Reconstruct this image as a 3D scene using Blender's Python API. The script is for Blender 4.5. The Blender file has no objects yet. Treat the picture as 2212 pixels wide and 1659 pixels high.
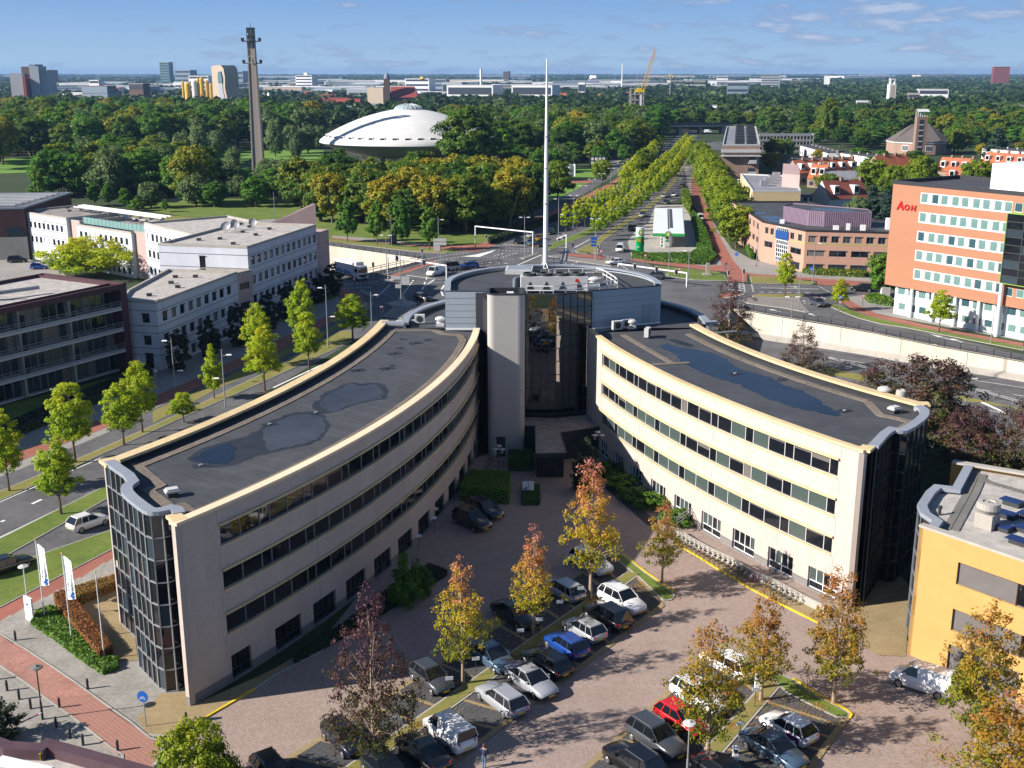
import bpy,math,random
import numpy as np
from mathutils import Vector,Matrix
R=math.radians
rng=random.Random(7)
nrg=np.random.default_rng(11)
sc=bpy.context.scene
COL=sc.collection
CAM_H=42.0;FPX=2445.0;PITCH=math.atan(674/FPX)
cam_d=bpy.data.cameras.new('camera');cam=bpy.data.objects.new('camera',cam_d);COL.objects.link(cam)
cam.location=(0,0,CAM_H);cam.rotation_euler=(R(90)-PITCH,0,0)
cam_d.sensor_width=36;cam_d.lens=FPX/2212*36;cam_d.clip_end=60000;cam_d.clip_start=1
sc.camera=cam
SUN_AZ=R(15.2);SUN_EL=R(29.3)
sun_d=bpy.data.lights.new('sun','SUN');sun=bpy.data.objects.new('sun',sun_d);COL.objects.link(sun)
sun_d.energy=5.0;sun_d.angle=R(0.5);sun_d.color=(1.0,0.92,0.82)
to_sun=Vector((-math.cos(SUN_AZ)*math.cos(SUN_EL),-math.sin(SUN_AZ)*math.cos(SUN_EL),math.sin(SUN_EL)))
sun.rotation_euler=to_sun.to_track_quat('Z','Y').to_euler();sun.location=(-60,-20,90)
world=bpy.data.worlds.new('World');sc.world=world;world.use_nodes=True
def build_world():
 nt=world.node_tree;N=nt.nodes;L=nt.links
 bg=N['Background'];bg.inputs['Strength'].default_value=0.055
 sky=N.new('ShaderNodeTexSky');sky.sky_type='NISHITA';sky.sun_disc=False
 sky.sun_elevation=SUN_EL;sky.sun_rotation=math.atan2(to_sun.x,to_sun.y);sky.altitude=50
 sky.air_density=0.9;sky.dust_density=0.35;sky.ozone_density=3.0
 tc=N.new('ShaderNodeTexCoord')
 sep=N.new('ShaderNodeSeparateXYZ');L.new(tc.outputs['Generated'],sep.inputs[0])
 mp=N.new('ShaderNodeMapping');mp.inputs['Scale'].default_value=(1,1,4.6);mp.inputs['Location'].default_value=(3.3,1.1,0.35)
 L.new(tc.outputs['Generated'],mp.inputs[0])
 no=N.new('ShaderNodeTexNoise');no.inputs['Scale'].default_value=24;no.inputs['Detail'].default_value=9;no.inputs['Roughness'].default_value=0.56
 L.new(mp.outputs[0],no.inputs['Vector'])
 n2=N.new('ShaderNodeTexNoise');n2.inputs['Scale'].default_value=4.5;n2.inputs['Detail'].default_value=2
 L.new(mp.outputs[0],n2.inputs['Vector'])
 ad=N.new('ShaderNodeMath');ad.operation='MULTIPLY_ADD';ad.inputs[1].default_value=0.45;L.new(n2.outputs[0],ad.inputs[0]);L.new(no.outputs[0],ad.inputs[2])
 ax=N.new('ShaderNodeMath');ax.operation='MULTIPLY_ADD';ax.inputs[1].default_value=0.16;L.new(sep.outputs[0],ax.inputs[0]);L.new(ad.outputs[0],ax.inputs[2]);ad=ax
 rp=N.new('ShaderNodeValToRGB');rp.color_ramp.elements[0].position=0.715;rp.color_ramp.elements[1].position=0.86
 L.new(ad.outputs[0],rp.inputs[0])
 eh=N.new('ShaderNodeMapRange');eh.inputs[1].default_value=0.20;eh.inputs[2].default_value=0.01;eh.inputs[3].default_value=0.25;eh.inputs[4].default_value=0.8;L.new(sep.outputs[2],eh.inputs[0])
 mu=N.new('ShaderNodeMath');mu.operation='MULTIPLY';L.new(rp.outputs[0],mu.inputs[0]);L.new(eh.outputs[0],mu.inputs[1])
 r2=N.new('ShaderNodeValToRGB');r2.color_ramp.elements[0].position=0.80;r2.color_ramp.elements[0].color=(2.6,3.6,5.8,1);r2.color_ramp.elements[1].position=0.95;r2.color_ramp.elements[1].color=(5.2,5.9,7.4,1)
 L.new(ad.outputs[0],r2.inputs[0])
 hs=N.new('ShaderNodeHueSaturation');hs.inputs['Saturation'].default_value=1.12;hs.inputs['Value'].default_value=1.0;L.new(sky.outputs[0],hs.inputs['Color'])
 h2=N.new('ShaderNodeMapRange');h2.inputs[1].default_value=0.05;h2.inputs[2].default_value=0.30;h2.inputs[3].default_value=0.95;h2.inputs[4].default_value=0.0;L.new(sep.outputs[2],h2.inputs[0])
 m2=N.new('ShaderNodeMixRGB');m2.inputs[2].default_value=(1.75,3.7,7.3,1);L.new(h2.outputs[0],m2.inputs[0]);L.new(hs.outputs[0],m2.inputs[1])
 hb=N.new('ShaderNodeMapRange');hb.inputs[1].default_value=0.0;hb.inputs[2].default_value=0.07;hb.inputs[3].default_value=0.95;hb.inputs[4].default_value=0.0;L.new(sep.outputs[2],hb.inputs[0])
 mh=N.new('ShaderNodeMixRGB');mh.inputs[2].default_value=(4.0,5.7,7.6,1);L.new(hb.outputs[0],mh.inputs[0]);L.new(m2.outputs[0],mh.inputs[1])
 mx=N.new('ShaderNodeMixRGB');L.new(mu.outputs[0],mx.inputs[0]);L.new(mh.outputs[0],mx.inputs[1]);L.new(r2.outputs[0],mx.inputs[2])
 L.new(mx.outputs[0],bg.inputs['Color'])
build_world()
sc.view_settings.view_transform='Standard';sc.view_settings.look='None';sc.view_settings.gamma=1;sc.view_settings.use_curve_mapping=False
sc.view_settings.exposure=0.92
sc.cycles.max_bounces=5;sc.cycles.diffuse_bounces=2;sc.cycles.glossy_bounces=3;sc.cycles.transmission_bounces=3;sc.cycles.transparent_max_bounces=4;sc.cycles.volume_bounces=0
sc.cycles.caustics_reflective=False;sc.cycles.caustics_refractive=False
_c,_s=math.cos(PITCH),math.sin(PITCH)
def ray(x,y):
 u=(x-1106.)/FPX;v=(829.5-y)/FPX
 return(u,_c+v*_s,-_s+v*_c)
def G(x,y,z=0.0):
 d=ray(x,y);t=(z-CAM_H)/d[2];return Vector((d[0]*t,d[1]*t,z))
def Z(x,y,Y):
 d=ray(x,y);t=Y/d[1];return Vector((d[0]*t,Y,CAM_H+d[2]*t))
def T(i,j,x,y,z=0.0):
 return G(553*i+x/4,414.75*j+y/4,z)
def D(i,j,x,y):return(553*i+x/4,414.75*j+y/4)
def v2(p):return Vector((p[0],p[1]))
def rgb(c):return(c[0],c[1],c[2],1.0)
MATS={}
def mat(name,col,rough=0.8,var=0.12,scale=2.0,bump=0.0,metal=0.0,spec=0.3,detail=5,col2=None,coords='Object',coat=0.0,stretch=None):
 """plain weathered surface: colour broken up by noise at two scales"""
 m=bpy.data.materials.new(name);m.use_nodes=True;nt=m.node_tree;N=nt.nodes;L=nt.links
 b=N['Principled BSDF'];b.inputs['Roughness'].default_value=rough;b.inputs['Metallic'].default_value=metal
 b.inputs['Specular IOR Level'].default_value=spec;b.inputs['Coat Weight'].default_value=coat
 if var<=0 and col2 is None:
  b.inputs['Base Color'].default_value=rgb(col);MATS[name]=m;return m
 tc=N.new('ShaderNodeTexCoord');src=tc.outputs[coords]
 if stretch:
  mp=N.new('ShaderNodeMapping');mp.inputs['Scale'].default_value=stretch;L.new(src,mp.inputs[0]);src=mp.outputs[0]
 n1=N.new('ShaderNodeTexNoise');n1.inputs['Scale'].default_value=scale;n1.inputs['Detail'].default_value=detail;n1.inputs['Roughness'].default_value=0.65;L.new(src,n1.inputs['Vector'])
 n2=N.new('ShaderNodeTexNoise');n2.inputs['Scale'].default_value=scale*0.13;n2.inputs['Detail'].default_value=3;L.new(src,n2.inputs['Vector'])
 av=N.new('ShaderNodeMath');av.operation='ADD';L.new(n1.outputs[0],av.inputs[0]);L.new(n2.outputs[0],av.inputs[1])
 rp=N.new('ShaderNodeMapRange');rp.inputs[1].default_value=0.75;rp.inputs[2].default_value=1.25;L.new(av.outputs[0],rp.inputs[0])
 c2=col2 or tuple(min(1,c*(1+var))for c in col);c1=col if col2 else tuple(c*(1-var)for c in col)
 mx=N.new('ShaderNodeMixRGB');mx.inputs[1].default_value=rgb(c1);mx.inputs[2].default_value=rgb(c2);L.new(rp.outputs[0],mx.inputs[0]);L.new(mx.outputs[0],b.inputs['Base Color'])
 if bump>0:
  bp=N.new('ShaderNodeBump');bp.inputs['Strength'].default_value=0.6;bp.inputs['Distance'].default_value=bump;L.new(n1.outputs[0],bp.inputs['Height']);L.new(bp.outputs[0],b.inputs['Normal'])
 MATS[name]=m;return m
def brick(name,c1,c2,mortar,bw,bh,ms=0.02,rough=0.85,coords='Object',bump=0.01,rot=0.0,big=0.15,offset=0.5,warm=None):
 m=bpy.data.materials.new(name);m.use_nodes=True;nt=m.node_tree;N=nt.nodes;L=nt.links
 b=N['Principled BSDF'];b.inputs['Roughness'].default_value=rough;b.inputs['Specular IOR Level'].default_value=0.25
 tc=N.new('ShaderNodeTexCoord');mp=N.new('ShaderNodeMapping');mp.inputs['Rotation'].default_value=(0,0,rot);L.new(tc.outputs[coords],mp.inputs[0])
 br=N.new('ShaderNodeTexBrick');br.inputs['Color1'].default_value=rgb(c1);br.inputs['Color2'].default_value=rgb(c2);br.inputs['Mortar'].default_value=rgb(mortar)
 br.inputs['Scale'].default_value=1;br.inputs['Brick Width'].default_value=bw;br.inputs['Row Height'].default_value=bh;br.inputs['Mortar Size'].default_value=ms*bh*4;br.offset=offset
 L.new(mp.outputs[0],br.inputs['Vector'])
 n2=N.new('ShaderNodeTexNoise');n2.inputs['Scale'].default_value=0.35;n2.inputs['Detail'].default_value=6;n2.inputs['Roughness'].default_value=0.7;m2=N.new('ShaderNodeMapping');m2.inputs['Scale'].default_value=(1.6,.22,1)if coords=='UV' else(1,1,1);L.new(tc.outputs[coords],m2.inputs[0]);L.new(m2.outputs[0],n2.inputs['Vector'])
 mr=N.new('ShaderNodeMapRange');mr.inputs[1].default_value=0.3;mr.inputs[2].default_value=0.7;mr.inputs[3].default_value=1-big;mr.inputs[4].default_value=1+big;L.new(n2.outputs[0],mr.inputs[0])
 hs=N.new('ShaderNodeHueSaturation');L.new(mr.outputs[0],hs.inputs['Value']);L.new(br.outputs[0],hs.inputs['Color']);L.new(hs.outputs[0],b.inputs['Base Color'])
 if bump:
  bp=N.new('ShaderNodeBump');bp.inputs['Strength'].default_value=0.5;bp.inputs['Distance'].default_value=bump;bp.invert=True;L.new(br.outputs[1],bp.inputs['Height']);L.new(bp.outputs[0],b.inputs['Normal'])
 MATS[name]=m;return m
def leafmat(name,cols,spread=0.25,trans=0.30,rough=0.55):
 """leaves: mesh attribute 'tint' (0..1) picks along the colour list; each tree is shifted a little by its own random number"""
 m=bpy.data.materials.new(name);m.use_nodes=True;nt=m.node_tree;N=nt.nodes;L=nt.links
 b=N['Principled BSDF'];b.inputs['Roughness'].default_value=rough;b.inputs['Specular IOR Level'].default_value=0.3
 at=N.new('ShaderNodeAttribute');at.attribute_name='tint'
 oi=N.new('ShaderNodeObjectInfo')
 ad=N.new('ShaderNodeMath');ad.operation='MULTIPLY_ADD';ad.inputs[1].default_value=spread;L.new(oi.outputs['Random'],ad.inputs[0]);L.new(at.outputs['Fac'],ad.inputs[2])
 sb=N.new('ShaderNodeMath');sb.operation='SUBTRACT';sb.inputs[1].default_value=spread*0.5;L.new(ad.outputs[0],sb.inputs[0])
 rp=N.new('ShaderNodeValToRGB');els=rp.color_ramp.elements
 while len(els)<len(cols):els.new(0.5)
 for i,c in enumerate(cols):els[i].position=i/(len(cols)-1);els[i].color=rgb(c)
 L.new(sb.outputs[0],rp.inputs[0]);L.new(rp.outputs[0],b.inputs['Base Color'])
 tr=N.new('ShaderNodeBsdfTranslucent');hs=N.new('ShaderNodeHueSaturation');hs.inputs['Value'].default_value=1.3;L.new(rp.outputs[0],hs.inputs['Color']);L.new(hs.outputs[0],tr.inputs['Color'])
 mx=N.new('ShaderNodeMixShader');mx.inputs[0].default_value=trans;L.new(b.outputs[0],mx.inputs[1]);L.new(tr.outputs[0],mx.inputs[2])
 L.new(mx.outputs[0],N['Material Output'].inputs['Surface'])
 MATS[name]=m;return m
def glassmat(name,col,rough=0.04,spec=0.6,coat=0.0,var=0.0):
 return mat(name,col,rough,var,0.5,spec=spec,coat=coat)
def setemit(name,col,s):
 b=MATS[name].node_tree.nodes['Principled BSDF'];b.inputs['Emission Color'].default_value=rgb(col);b.inputs['Emission Strength'].default_value=s
class MB:
 def __init__(s):s.v=[];s.f=[];s.m=[];s.uv=[];s.mi=0;s.sm=False
 def V(s,*ps):
  n=len(s.v);s.v.extend([tuple(p)for p in ps]);return n
 def F(s,idx,uv=None):s.f.append(tuple(idx));s.m.append(s.mi);s.uv.append(uv)
 def quad(s,a,b,c,d,uv=None):
  n=s.V(a,b,c,d);s.F((n,n+1,n+2,n+3),uv);return s
 def poly(s,pts):
  n=s.V(*pts);s.F(range(n,n+len(pts)));return s
 def box(s,x0,y0,z0,x1,y1,z1):
  return s.hexa([(x0,y0,z0),(x1,y0,z0),(x1,y1,z0),(x0,y1,z0),(x0,y0,z1),(x1,y0,z1),(x1,y1,z1),(x0,y1,z1)])
 def hexa(s,p):
  n=s.V(*p)
  for q in((3,2,1,0),(4,5,6,7),(0,1,5,4),(1,2,6,5),(2,3,7,6),(3,0,4,7)):s.F([n+k for k in q])
  return s
 def bar(s,a,b,w,h,z0=None):
  a=Vector(a);b=Vector(b);d=(b-a);d.z=0;d.normalize();n=Vector((-d.y,d.x,0))*w/2;u=Vector((0,0,h))
  return s.hexa([a-n,b-n,b+n,a+n,a-n+u,b-n+u,b+n+u,a+n+u])
 def obox(s,c,a,sx,sy,sz):
  ca,sa=math.cos(a),math.sin(a);P=[]
  for z in(0,sz):
   for dx,dy in((-1,-1),(1,-1),(1,1),(-1,1)):
    x,y=dx*sx/2,dy*sy/2;P.append((c[0]+x*ca-y*sa,c[1]+x*sa+y*ca,c[2]+z))
  return s.hexa(P)
 def prism(s,pts,z0,z1,bottom=False,walls=True,top=True):
  n=len(pts)
  if area2(pts)<0:pts=list(reversed(pts))
  k=s.V(*[(p[0],p[1],z0)for p in pts],*[(p[0],p[1],z1)for p in pts])
  if walls:
   L=0
   for i in range(n):
    j=(i+1)%n;d=math.hypot(pts[j][0]-pts[i][0],pts[j][1]-pts[i][1])
    s.F((k+i,k+j,k+n+j,k+n+i),((L,z0),(L+d,z0),(L+d,z1),(L,z1)));L+=d
  if top:s.F(range(k+n,k+2*n))
  if bottom:s.F(list(reversed(range(k,k+n))))
  return s
 def tube(s,a,b,r0,r1=None,n=8,caps=True):
  r1=r0 if r1 is None else r1;a=Vector(a);b=Vector(b);d=(b-a).normalized()
  x=d.orthogonal().normalized();y=d.cross(x)
  P=[a+(x*math.cos(2*math.pi*i/n)+y*math.sin(2*math.pi*i/n))*r0 for i in range(n)]+[b+(x*math.cos(2*math.pi*i/n)+y*math.sin(2*math.pi*i/n))*r1 for i in range(n)]
  k=s.V(*P)
  for i in range(n):j=(i+1)%n;s.F((k+i,k+j,k+n+j,k+n+i))
  if caps:s.F(range(k+n,k+2*n));s.F(list(reversed(range(k,k+n))))
  return s
 def path(s,pts,r,n=6):
  for a,b in zip(pts,pts[1:]):s.tube(a,b,r,r,n)
  return s
 def lathe(s,prof,c=(0,0,0),n=24,a0=0.0,a1=2*math.pi):
  full=abs(a1-a0-2*math.pi)<1e-6;m=n if full else n+1
  k=len(s.v)
  for r,z in prof:
   for i in range(m):
    a=a0+(a1-a0)*i/n;s.v.append((c[0]+r*math.cos(a),c[1]+r*math.sin(a),c[2]+z))
  for q in range(len(prof)-1):
   for i in range(n):
    j=(i+1)%m;s.F((k+q*m+i,k+q*m+j,k+(q+1)*m+j,k+(q+1)*m+i))
  return s
 def wall(s,pl,z0,z1,t=0.25,side=1,caps=True):
  """thick wall following an open plan polyline; side=+1 thickens to the left of travel"""
  n=len(pl);off=offset(pl,t*side);L=0
  for i in range(n-1):
   a,b,c,d=pl[i],pl[i+1],off[i+1],off[i];q=math.hypot(b[0]-a[0],b[1]-a[1])
   uv=((L,z0),(L+q,z0),(L+q,z1),(L,z1))
   s.quad((a[0],a[1],z0),(b[0],b[1],z0),(b[0],b[1],z1),(a[0],a[1],z1),uv)
   s.quad((c[0],c[1],z0),(d[0],d[1],z0),(d[0],d[1],z1),(c[0],c[1],z1),((L+q,z0),(L,z0),(L,z1),(L+q,z1)))
   s.quad((a[0],a[1],z1),(b[0],b[1],z1),(c[0],c[1],z1),(d[0],d[1],z1),((L,0),(L+q,0),(L+q,t),(L,t)))
   s.quad((d[0],d[1],z0),(c[0],c[1],z0),(b[0],b[1],z0),(a[0],a[1],z0),((L,0),(L+q,0),(L+q,t),(L,t)))
   L+=q
  if caps:
   for i in(0,n-1):
    a,d=pl[i],off[i];s.quad((a[0],a[1],z0),(d[0],d[1],z0),(d[0],d[1],z1),(a[0],a[1],z1),((0,z0),(t,z0),(t,z1),(0,z1)))
  return s
 def mesh(s,name,mats,off=(0,0,0),smooth=False):
  me=bpy.data.meshes.new(name)
  ox,oy,oz=off;vv=[(x-ox,y-oy,z-oz)for x,y,z in s.v]
  me.from_pydata(vv,[],s.f)
  ms=mats if isinstance(mats,(list,tuple))else[mats]
  for q in ms:me.materials.append(MATS[q]if isinstance(q,str)else q)
  if len(ms)>1:me.polygons.foreach_set('material_index',s.m)
  if any(u for u in s.uv):
   ul=me.uv_layers.new(name='UVMap');dat=[]
   for f,u in zip(s.f,s.uv):
    if u:dat.extend([w for q in u for w in q])
    else:dat.extend([w for i in f for w in(s.v[i][0]+s.v[i][2]*0.0,s.v[i][1]+s.v[i][2])])
   ul.data.foreach_set('uv',dat)
  if smooth:me.polygons.foreach_set('use_smooth',[True]*len(s.f))
  me.update();return me
 def build(s,name,mats,parent=None,world=False,smooth=False,at=None):
  off=(0,0,0)
  if world and parent is not None:off=wloc(parent)
  me=s.mesh(name,mats,off,smooth);return link(name,me,parent,at)
def area2(p):return sum(p[i-1][0]*p[i][1]-p[i][0]*p[i-1][1]for i in range(len(p)))
def offset(pl,t):
 out=[];n=len(pl)
 for i in range(n):
  a=Vector(pl[max(i-1,0)][:2]);b=Vector(pl[i][:2]);c=Vector(pl[min(i+1,n-1)][:2])
  d1=(b-a);d2=(c-b)
  if d1.length<1e-9:d1=d2
  if d2.length<1e-9:d2=d1
  d1=d1.normalized();d2=d2.normalized();n1=Vector((-d1.y,d1.x));n2=Vector((-d2.y,d2.x));m=(n1+n2).normalized();k=t/max(0.35,m.dot(n1))
  out.append((b.x+m.x*k,b.y+m.y*k))
 return out
def wloc(o):
 v=Vector((0,0,0))
 while o is not None:v=v+o.location;o=o.parent
 return v
def link(name,me,parent=None,at=None):
 o=bpy.data.objects.new(name,me);COL.objects.link(o)
 if parent is not None:o.parent=parent
 if at is not None:o.location=at
 return o
def tag(o,label=None,cat=None,group=None,kind=None):
 if label:
  o['label']=label
 if cat:o['category']=cat
 if group:o['group']=group
 if kind:o['kind']=kind
 return o
OW='first second third fourth fifth sixth seventh eighth ninth tenth eleventh twelfth thirteenth fourteenth fifteenth sixteenth seventeenth eighteenth nineteenth'.split()
def ordw(n):return OW[n-1]if n<20 else(('twentieth','thirtieth','fortieth','fiftieth')[n//10-2]if n%10==0 else('twenty','thirty','forty','fifty')[n//10-2]+'-'+OW[n%10-1])
def thing(name,label,cat,loc=(0,0,0),rz=0.0,group=None):
 o=bpy.data.objects.new(name,None);COL.objects.link(o);o.location=loc;o.rotation_euler=(0,0,rz);o.empty_display_size=0.5
 return tag(o,label,cat,group)
def copy_tree(o,parent=None):
 c=o.copy();COL.objects.link(c);c.parent=parent
 for ch in list(o.children):copy_tree(ch,c)
 return c
def place(src,first,loc,rz=0.0,label=None,s=1.0,group=None):
 """first use moves the source itself, later uses copy it with its parts"""
 o=src if first else copy_tree(src)
 o.location=loc;o.rotation_euler=(0,0,rz);o.scale=(s,s,s)if not isinstance(s,tuple)else s
 if label:o['label']=label
 if group:o['group']=group
 return o
def sheet(name,pts,z,m,kind='structure',parent=None,label=None):
 """flat sheet from plan points (world)"""
 mb=MB();p=[(q[0],q[1])for q in pts]
 if area2(p)<0:p.reverse()
 mb.poly([(x,y,z)for x,y in p]);o=mb.build(name,m,parent)
 if kind:o['kind']=kind
 return o
def slab(name,pts,z0,z1,m,kind='structure',parent=None):
 mb=MB();mb.prism([(q[0],q[1])for q in pts],z0,z1);o=mb.build(name,m,parent)
 if kind:o['kind']=kind
 return o
def DP(*pts,z=0.0):return[G(x,y,z)for x,y in pts]
def lerp(a,b,t):return a+(b-a)*t
def arcpts(cx,cy,r,a0,a1,n):return[(cx+r*math.cos(lerp(a0,a1,i/n)),cy+r*math.sin(lerp(a0,a1,i/n)))for i in range(n+1)]
def resample(pl,step):
 pl=[Vector(p[:2])for p in pl];out=[pl[0]];acc=0
 tot=sum((b-a).length for a,b in zip(pl,pl[1:]));n=max(1,round(tot/step));st=tot/n;nxt=st;run=0
 for a,b in zip(pl,pl[1:]):
  d=(b-a).length
  while run+d>=nxt-1e-6 and len(out)<n:out.append(a.lerp(b,(nxt-run)/d));nxt+=st
  run+=d
 out.append(pl[-1]);return out
def smooth(pl,k=2):
 pl=[tuple(p[:2])for p in pl]
 for _ in range(k):
  q=[pl[0]]
  for a,b in zip(pl,pl[1:]):q+=[(a[0]*.75+b[0]*.25,a[1]*.75+b[1]*.25),(a[0]*.25+b[0]*.75,a[1]*.25+b[1]*.75)]
  q.append(pl[-1]);pl=q
 return pl
mat('asphalt',(0.105,0.105,0.112),0.9,0.26,1.2,bump=0.004)
mat('asphalt_dark',(0.055,0.057,0.066),0.85,0.2,1.1,bump=0.004)
brick('roof_felt',(0.070,0.072,0.080),(0.060,0.062,0.070),(0.040,0.042,0.049),8,1.0,ms=.007,rough=.66,rot=R(35),bump=0.002,big=.22)
mat('roof_felt_light',(0.13,0.14,0.15),0.7,0.2,0.8)
mat('puddle',(0.012,0.018,0.034),0.15,0.3,0.6,spec=0.16)
mat('puddle_grey',(0.040,0.043,0.052),0.35,0.35,0.5,spec=0.25)
mat('puddle_rim',(0.024,0.026,0.032),0.5,0.35,0.9,spec=0.3)
mat('paver_strip',(0.17,0.145,0.12),0.9,0.22,2.2,bump=0.01)
mat('coping_yellow',(0.60,0.47,0.27),0.75,0.14,1.4)
mat('coping_cream',(0.76,0.60,0.42),0.7,0.08,1.4)
mat('coping_grey',(0.30,0.33,0.38),0.5,0.08,1.0,metal=0.2)
mat('band_yellow',(0.56,0.45,0.27),0.75,0.15,1.4)
mat('felt_black',(0.02,0.022,0.026),0.7,0.25,1.5)
mat('panel_grey',(0.34,0.39,0.45),0.45,0.05,0.5,spec=0.4)
mat('panel_line',(0.20,0.24,0.29),0.6,0)
mat('frame_grey',(0.22,0.24,0.27),0.5,0.1,1.0,metal=0.3)
mat('frame_white',(0.72,0.72,0.74),0.5,0.05,1.0)
mat('frame_pale',(0.50,0.50,0.52),0.5,0.05,1.0)
mat('frame_dark',(0.03,0.033,0.04),0.5,0.1,1.0)
mat('white_paint',(0.78,0.78,0.78),0.5,0.05,1.0)
mat('line_paint',(0.72,0.72,0.70),0.8,0.22,3.0)
mat('yellow_paint',(0.62,0.45,0.03),0.8,0.3,3.0)
mat('concrete',(0.36,0.34,0.31),0.9,0.14,0.6,stretch=(1,1,0.35))
mat('concrete_wall',(0.50,0.46,0.39),0.9,0.16,0.5,stretch=(1,1,0.25))
mat('concrete_dark',(0.16,0.155,0.145),0.9,0.2,1.0)
mat('gravel',(0.33,0.30,0.28),0.95,0.0,9.0,col2=(0.17,0.155,0.15),bump=0.03,detail=8)
mat('gravel_light',(0.50,0.47,0.44),0.95,0.0,7.0,col2=(0.28,0.265,0.255),bump=0.03,detail=8)
mat('soil',(0.10,0.07,0.045),0.95,0.3,2.0)
mat('grass',(0.085,0.13,0.022),0.9,0,1.6,col2=(0.15,0.20,0.035),bump=0.02,detail=8)
mat('grass_dry',(0.15,0.165,0.035),0.9,0,1.4,col2=(0.24,0.20,0.07),bump=0.02,detail=8)
mat('grass_lush',(0.10,0.21,0.028),0.9,0,0.5,col2=(0.15,0.27,0.04),bump=0.01)
mat('land',(0.035,0.055,0.02),0.95,0,0.02,col2=(0.07,0.09,0.035),detail=9)
mat('water',(0.03,0.05,0.045),0.08,0.1,0.2,spec=0.5)
mat('red_path',(0.30,0.115,0.085),0.9,0.14,1.5)
mat('sidewalk',(0.27,0.26,0.245),0.9,0.12,1.2)
mat('kerb',(0.36,0.35,0.32),0.9,0.12,1.5)
mat('metal_dark',(0.05,0.055,0.06),0.5,0.15,2.0,metal=0.3)
mat('metal_grey',(0.33,0.34,0.36),0.45,0.08,1.0,metal=0.4)
mat('rubber',(0.018,0.018,0.02),0.7,0)
mat('bark',(0.12,0.085,0.06),0.9,0.3,3.0)
mat('bark_pale',(0.33,0.25,0.18),0.9,0.25,3.0)
glassmat('glass_dark',(0.008,0.010,0.014),0.03,0.75)
glassmat('glass_atrium',(0.006,0.008,0.012),0.015,1.0,coat=1.0)
glassmat('glass_blue',(0.03,0.045,0.06),0.05,0.7)
glassmat('blind_green',(0.055,0.08,0.075),0.35,0.6,coat=0.6)
glassmat('blind_grey',(0.14,0.13,0.12),0.4,0.5,coat=0.5)
glassmat('glass_teal',(0.13,0.24,0.235),0.12,0.5,coat=0.6,var=0.2)
glassmat('glass_teal_dark',(0.035,0.09,0.11),0.08,0.6,coat=0.6,var=0.2)
brick('facade_brick',(0.53,0.455,0.41),(0.475,0.405,0.365),(0.40,0.34,0.305),0.30,0.075,coords='UV',bump=0.004,big=0.11)
brick('facade_brick_grey',(0.46,0.40,0.36),(0.43,0.37,0.33),(0.38,0.33,0.30),0.30,0.075,coords='UV',bump=0.004,big=0.05)
brick('plinth',(0.22,0.21,0.21),(0.19,0.18,0.18),(0.16,0.15,0.15),0.6,0.3,coords='UV',bump=0.004)
brick('pylon_brick',(0.42,0.405,0.39),(0.39,0.375,0.36),(0.34,0.325,0.315),0.3,0.075,coords='UV',bump=0.003,big=0.04)
brick('herring',(0.40,0.315,0.28),(0.31,0.235,0.205),(0.17,0.13,0.11),0.22,0.11,rot=R(45),bump=0.01,big=0.09)
brick('red_tiles',(0.34,0.165,0.13),(0.30,0.14,0.11),(0.21,0.12,0.10),0.30,0.30,rot=R(-38),bump=0.008,big=0.13,offset=0.5)
brick('grey_tiles',(0.30,0.285,0.26),(0.25,0.235,0.215),(0.15,0.14,0.125),0.30,0.30,rot=R(-38),bump=0.008,big=0.14)
brick('yellow_bricks',(0.36,0.28,0.15),(0.30,0.225,0.12),(0.19,0.15,0.09),0.22,0.11,rot=R(20),bump=0.01,big=0.16)
brick('bay_tiles',(0.085,0.085,0.09),(0.07,0.07,0.075),(0.035,0.035,0.03),0.40,0.40,rot=R(54),bump=0.008,offset=0.0,big=0.2)
brick('cobbles',(0.17,0.155,0.15),(0.12,0.11,0.105),(0.28,0.26,0.24),0.5,0.35,ms=0.05,bump=0.01)
for n_,c_ in(('tile_grey',(.29,.275,.25)),('tile_red',(.35,.18,.145)),('tile_dark',(.075,.075,.08))):
 m_=mat(n_,c_,.9,.22,3.0,bump=.004)
mat('joint_grey',(.12,.115,.09),.95,.3,2);mat('joint_red',(.14,.10,.08),.95,.3,2)
mat('land',(0.022,0.04,0.014),0.95,0,0.02,col2=(0.045,0.065,0.022),detail=9)
# ================================================================= the curved office building in the middle
office=thing('office_building','curved cream brick office building with two dark roofed wings around a glass atrium','office building',(2,110,0))
LIa=arcpts(-114.52,129.78,110.68,R(-33.35),R(-1.2),46)
LOa=arcpts(-133.27,139.95,118.05,R(-3.9),R(-29.8),34)
RIa=arcpts(122.19,150.27,115.72,R(191.4),R(215.1),40)
ROa=arcpts(104.41,147.79,84.84,R(217.3),R(192.3),30)
LB=[(-30.75,80.95),(-27.5,77.0),(-27.75,75.65),(-27.13,74.15),(-24.85,71.24),(-24.23,70.78),(-23.49,70.91),(-22.95,71.45),(-22.5,70.5)]
RB=[(28.75,84.6),(31.3,88.9),(31.9,88.55),(32.6,88.7),(35.4,92.3),(36.2,94.3),(36.3,95.3),(36.0,95.9)]
ZT=13.35
def pb(mb,name,m,parent=office,**k):return mb.build(name,m,parent,world=True,**k)
def cum(pl):
 s=[0.0]
 for a,b in zip(pl,pl[1:]):s.append(s[-1]+math.hypot(b[0]-a[0],b[1]-a[1]))
 return s
def at_s(pl,cs,s):
 s=max(0,min(cs[-1]-1e-6,s))
 for i in range(len(cs)-1):
  if s<=cs[i+1]:
   t=(s-cs[i])/(cs[i+1]-cs[i]);a,b=pl[i],pl[i+1];d=Vector((b[0]-a[0],b[1]-a[1])).normalized()
   return Vector((lerp(a[0],b[0],t),lerp(a[1],b[1],t))),d
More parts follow.
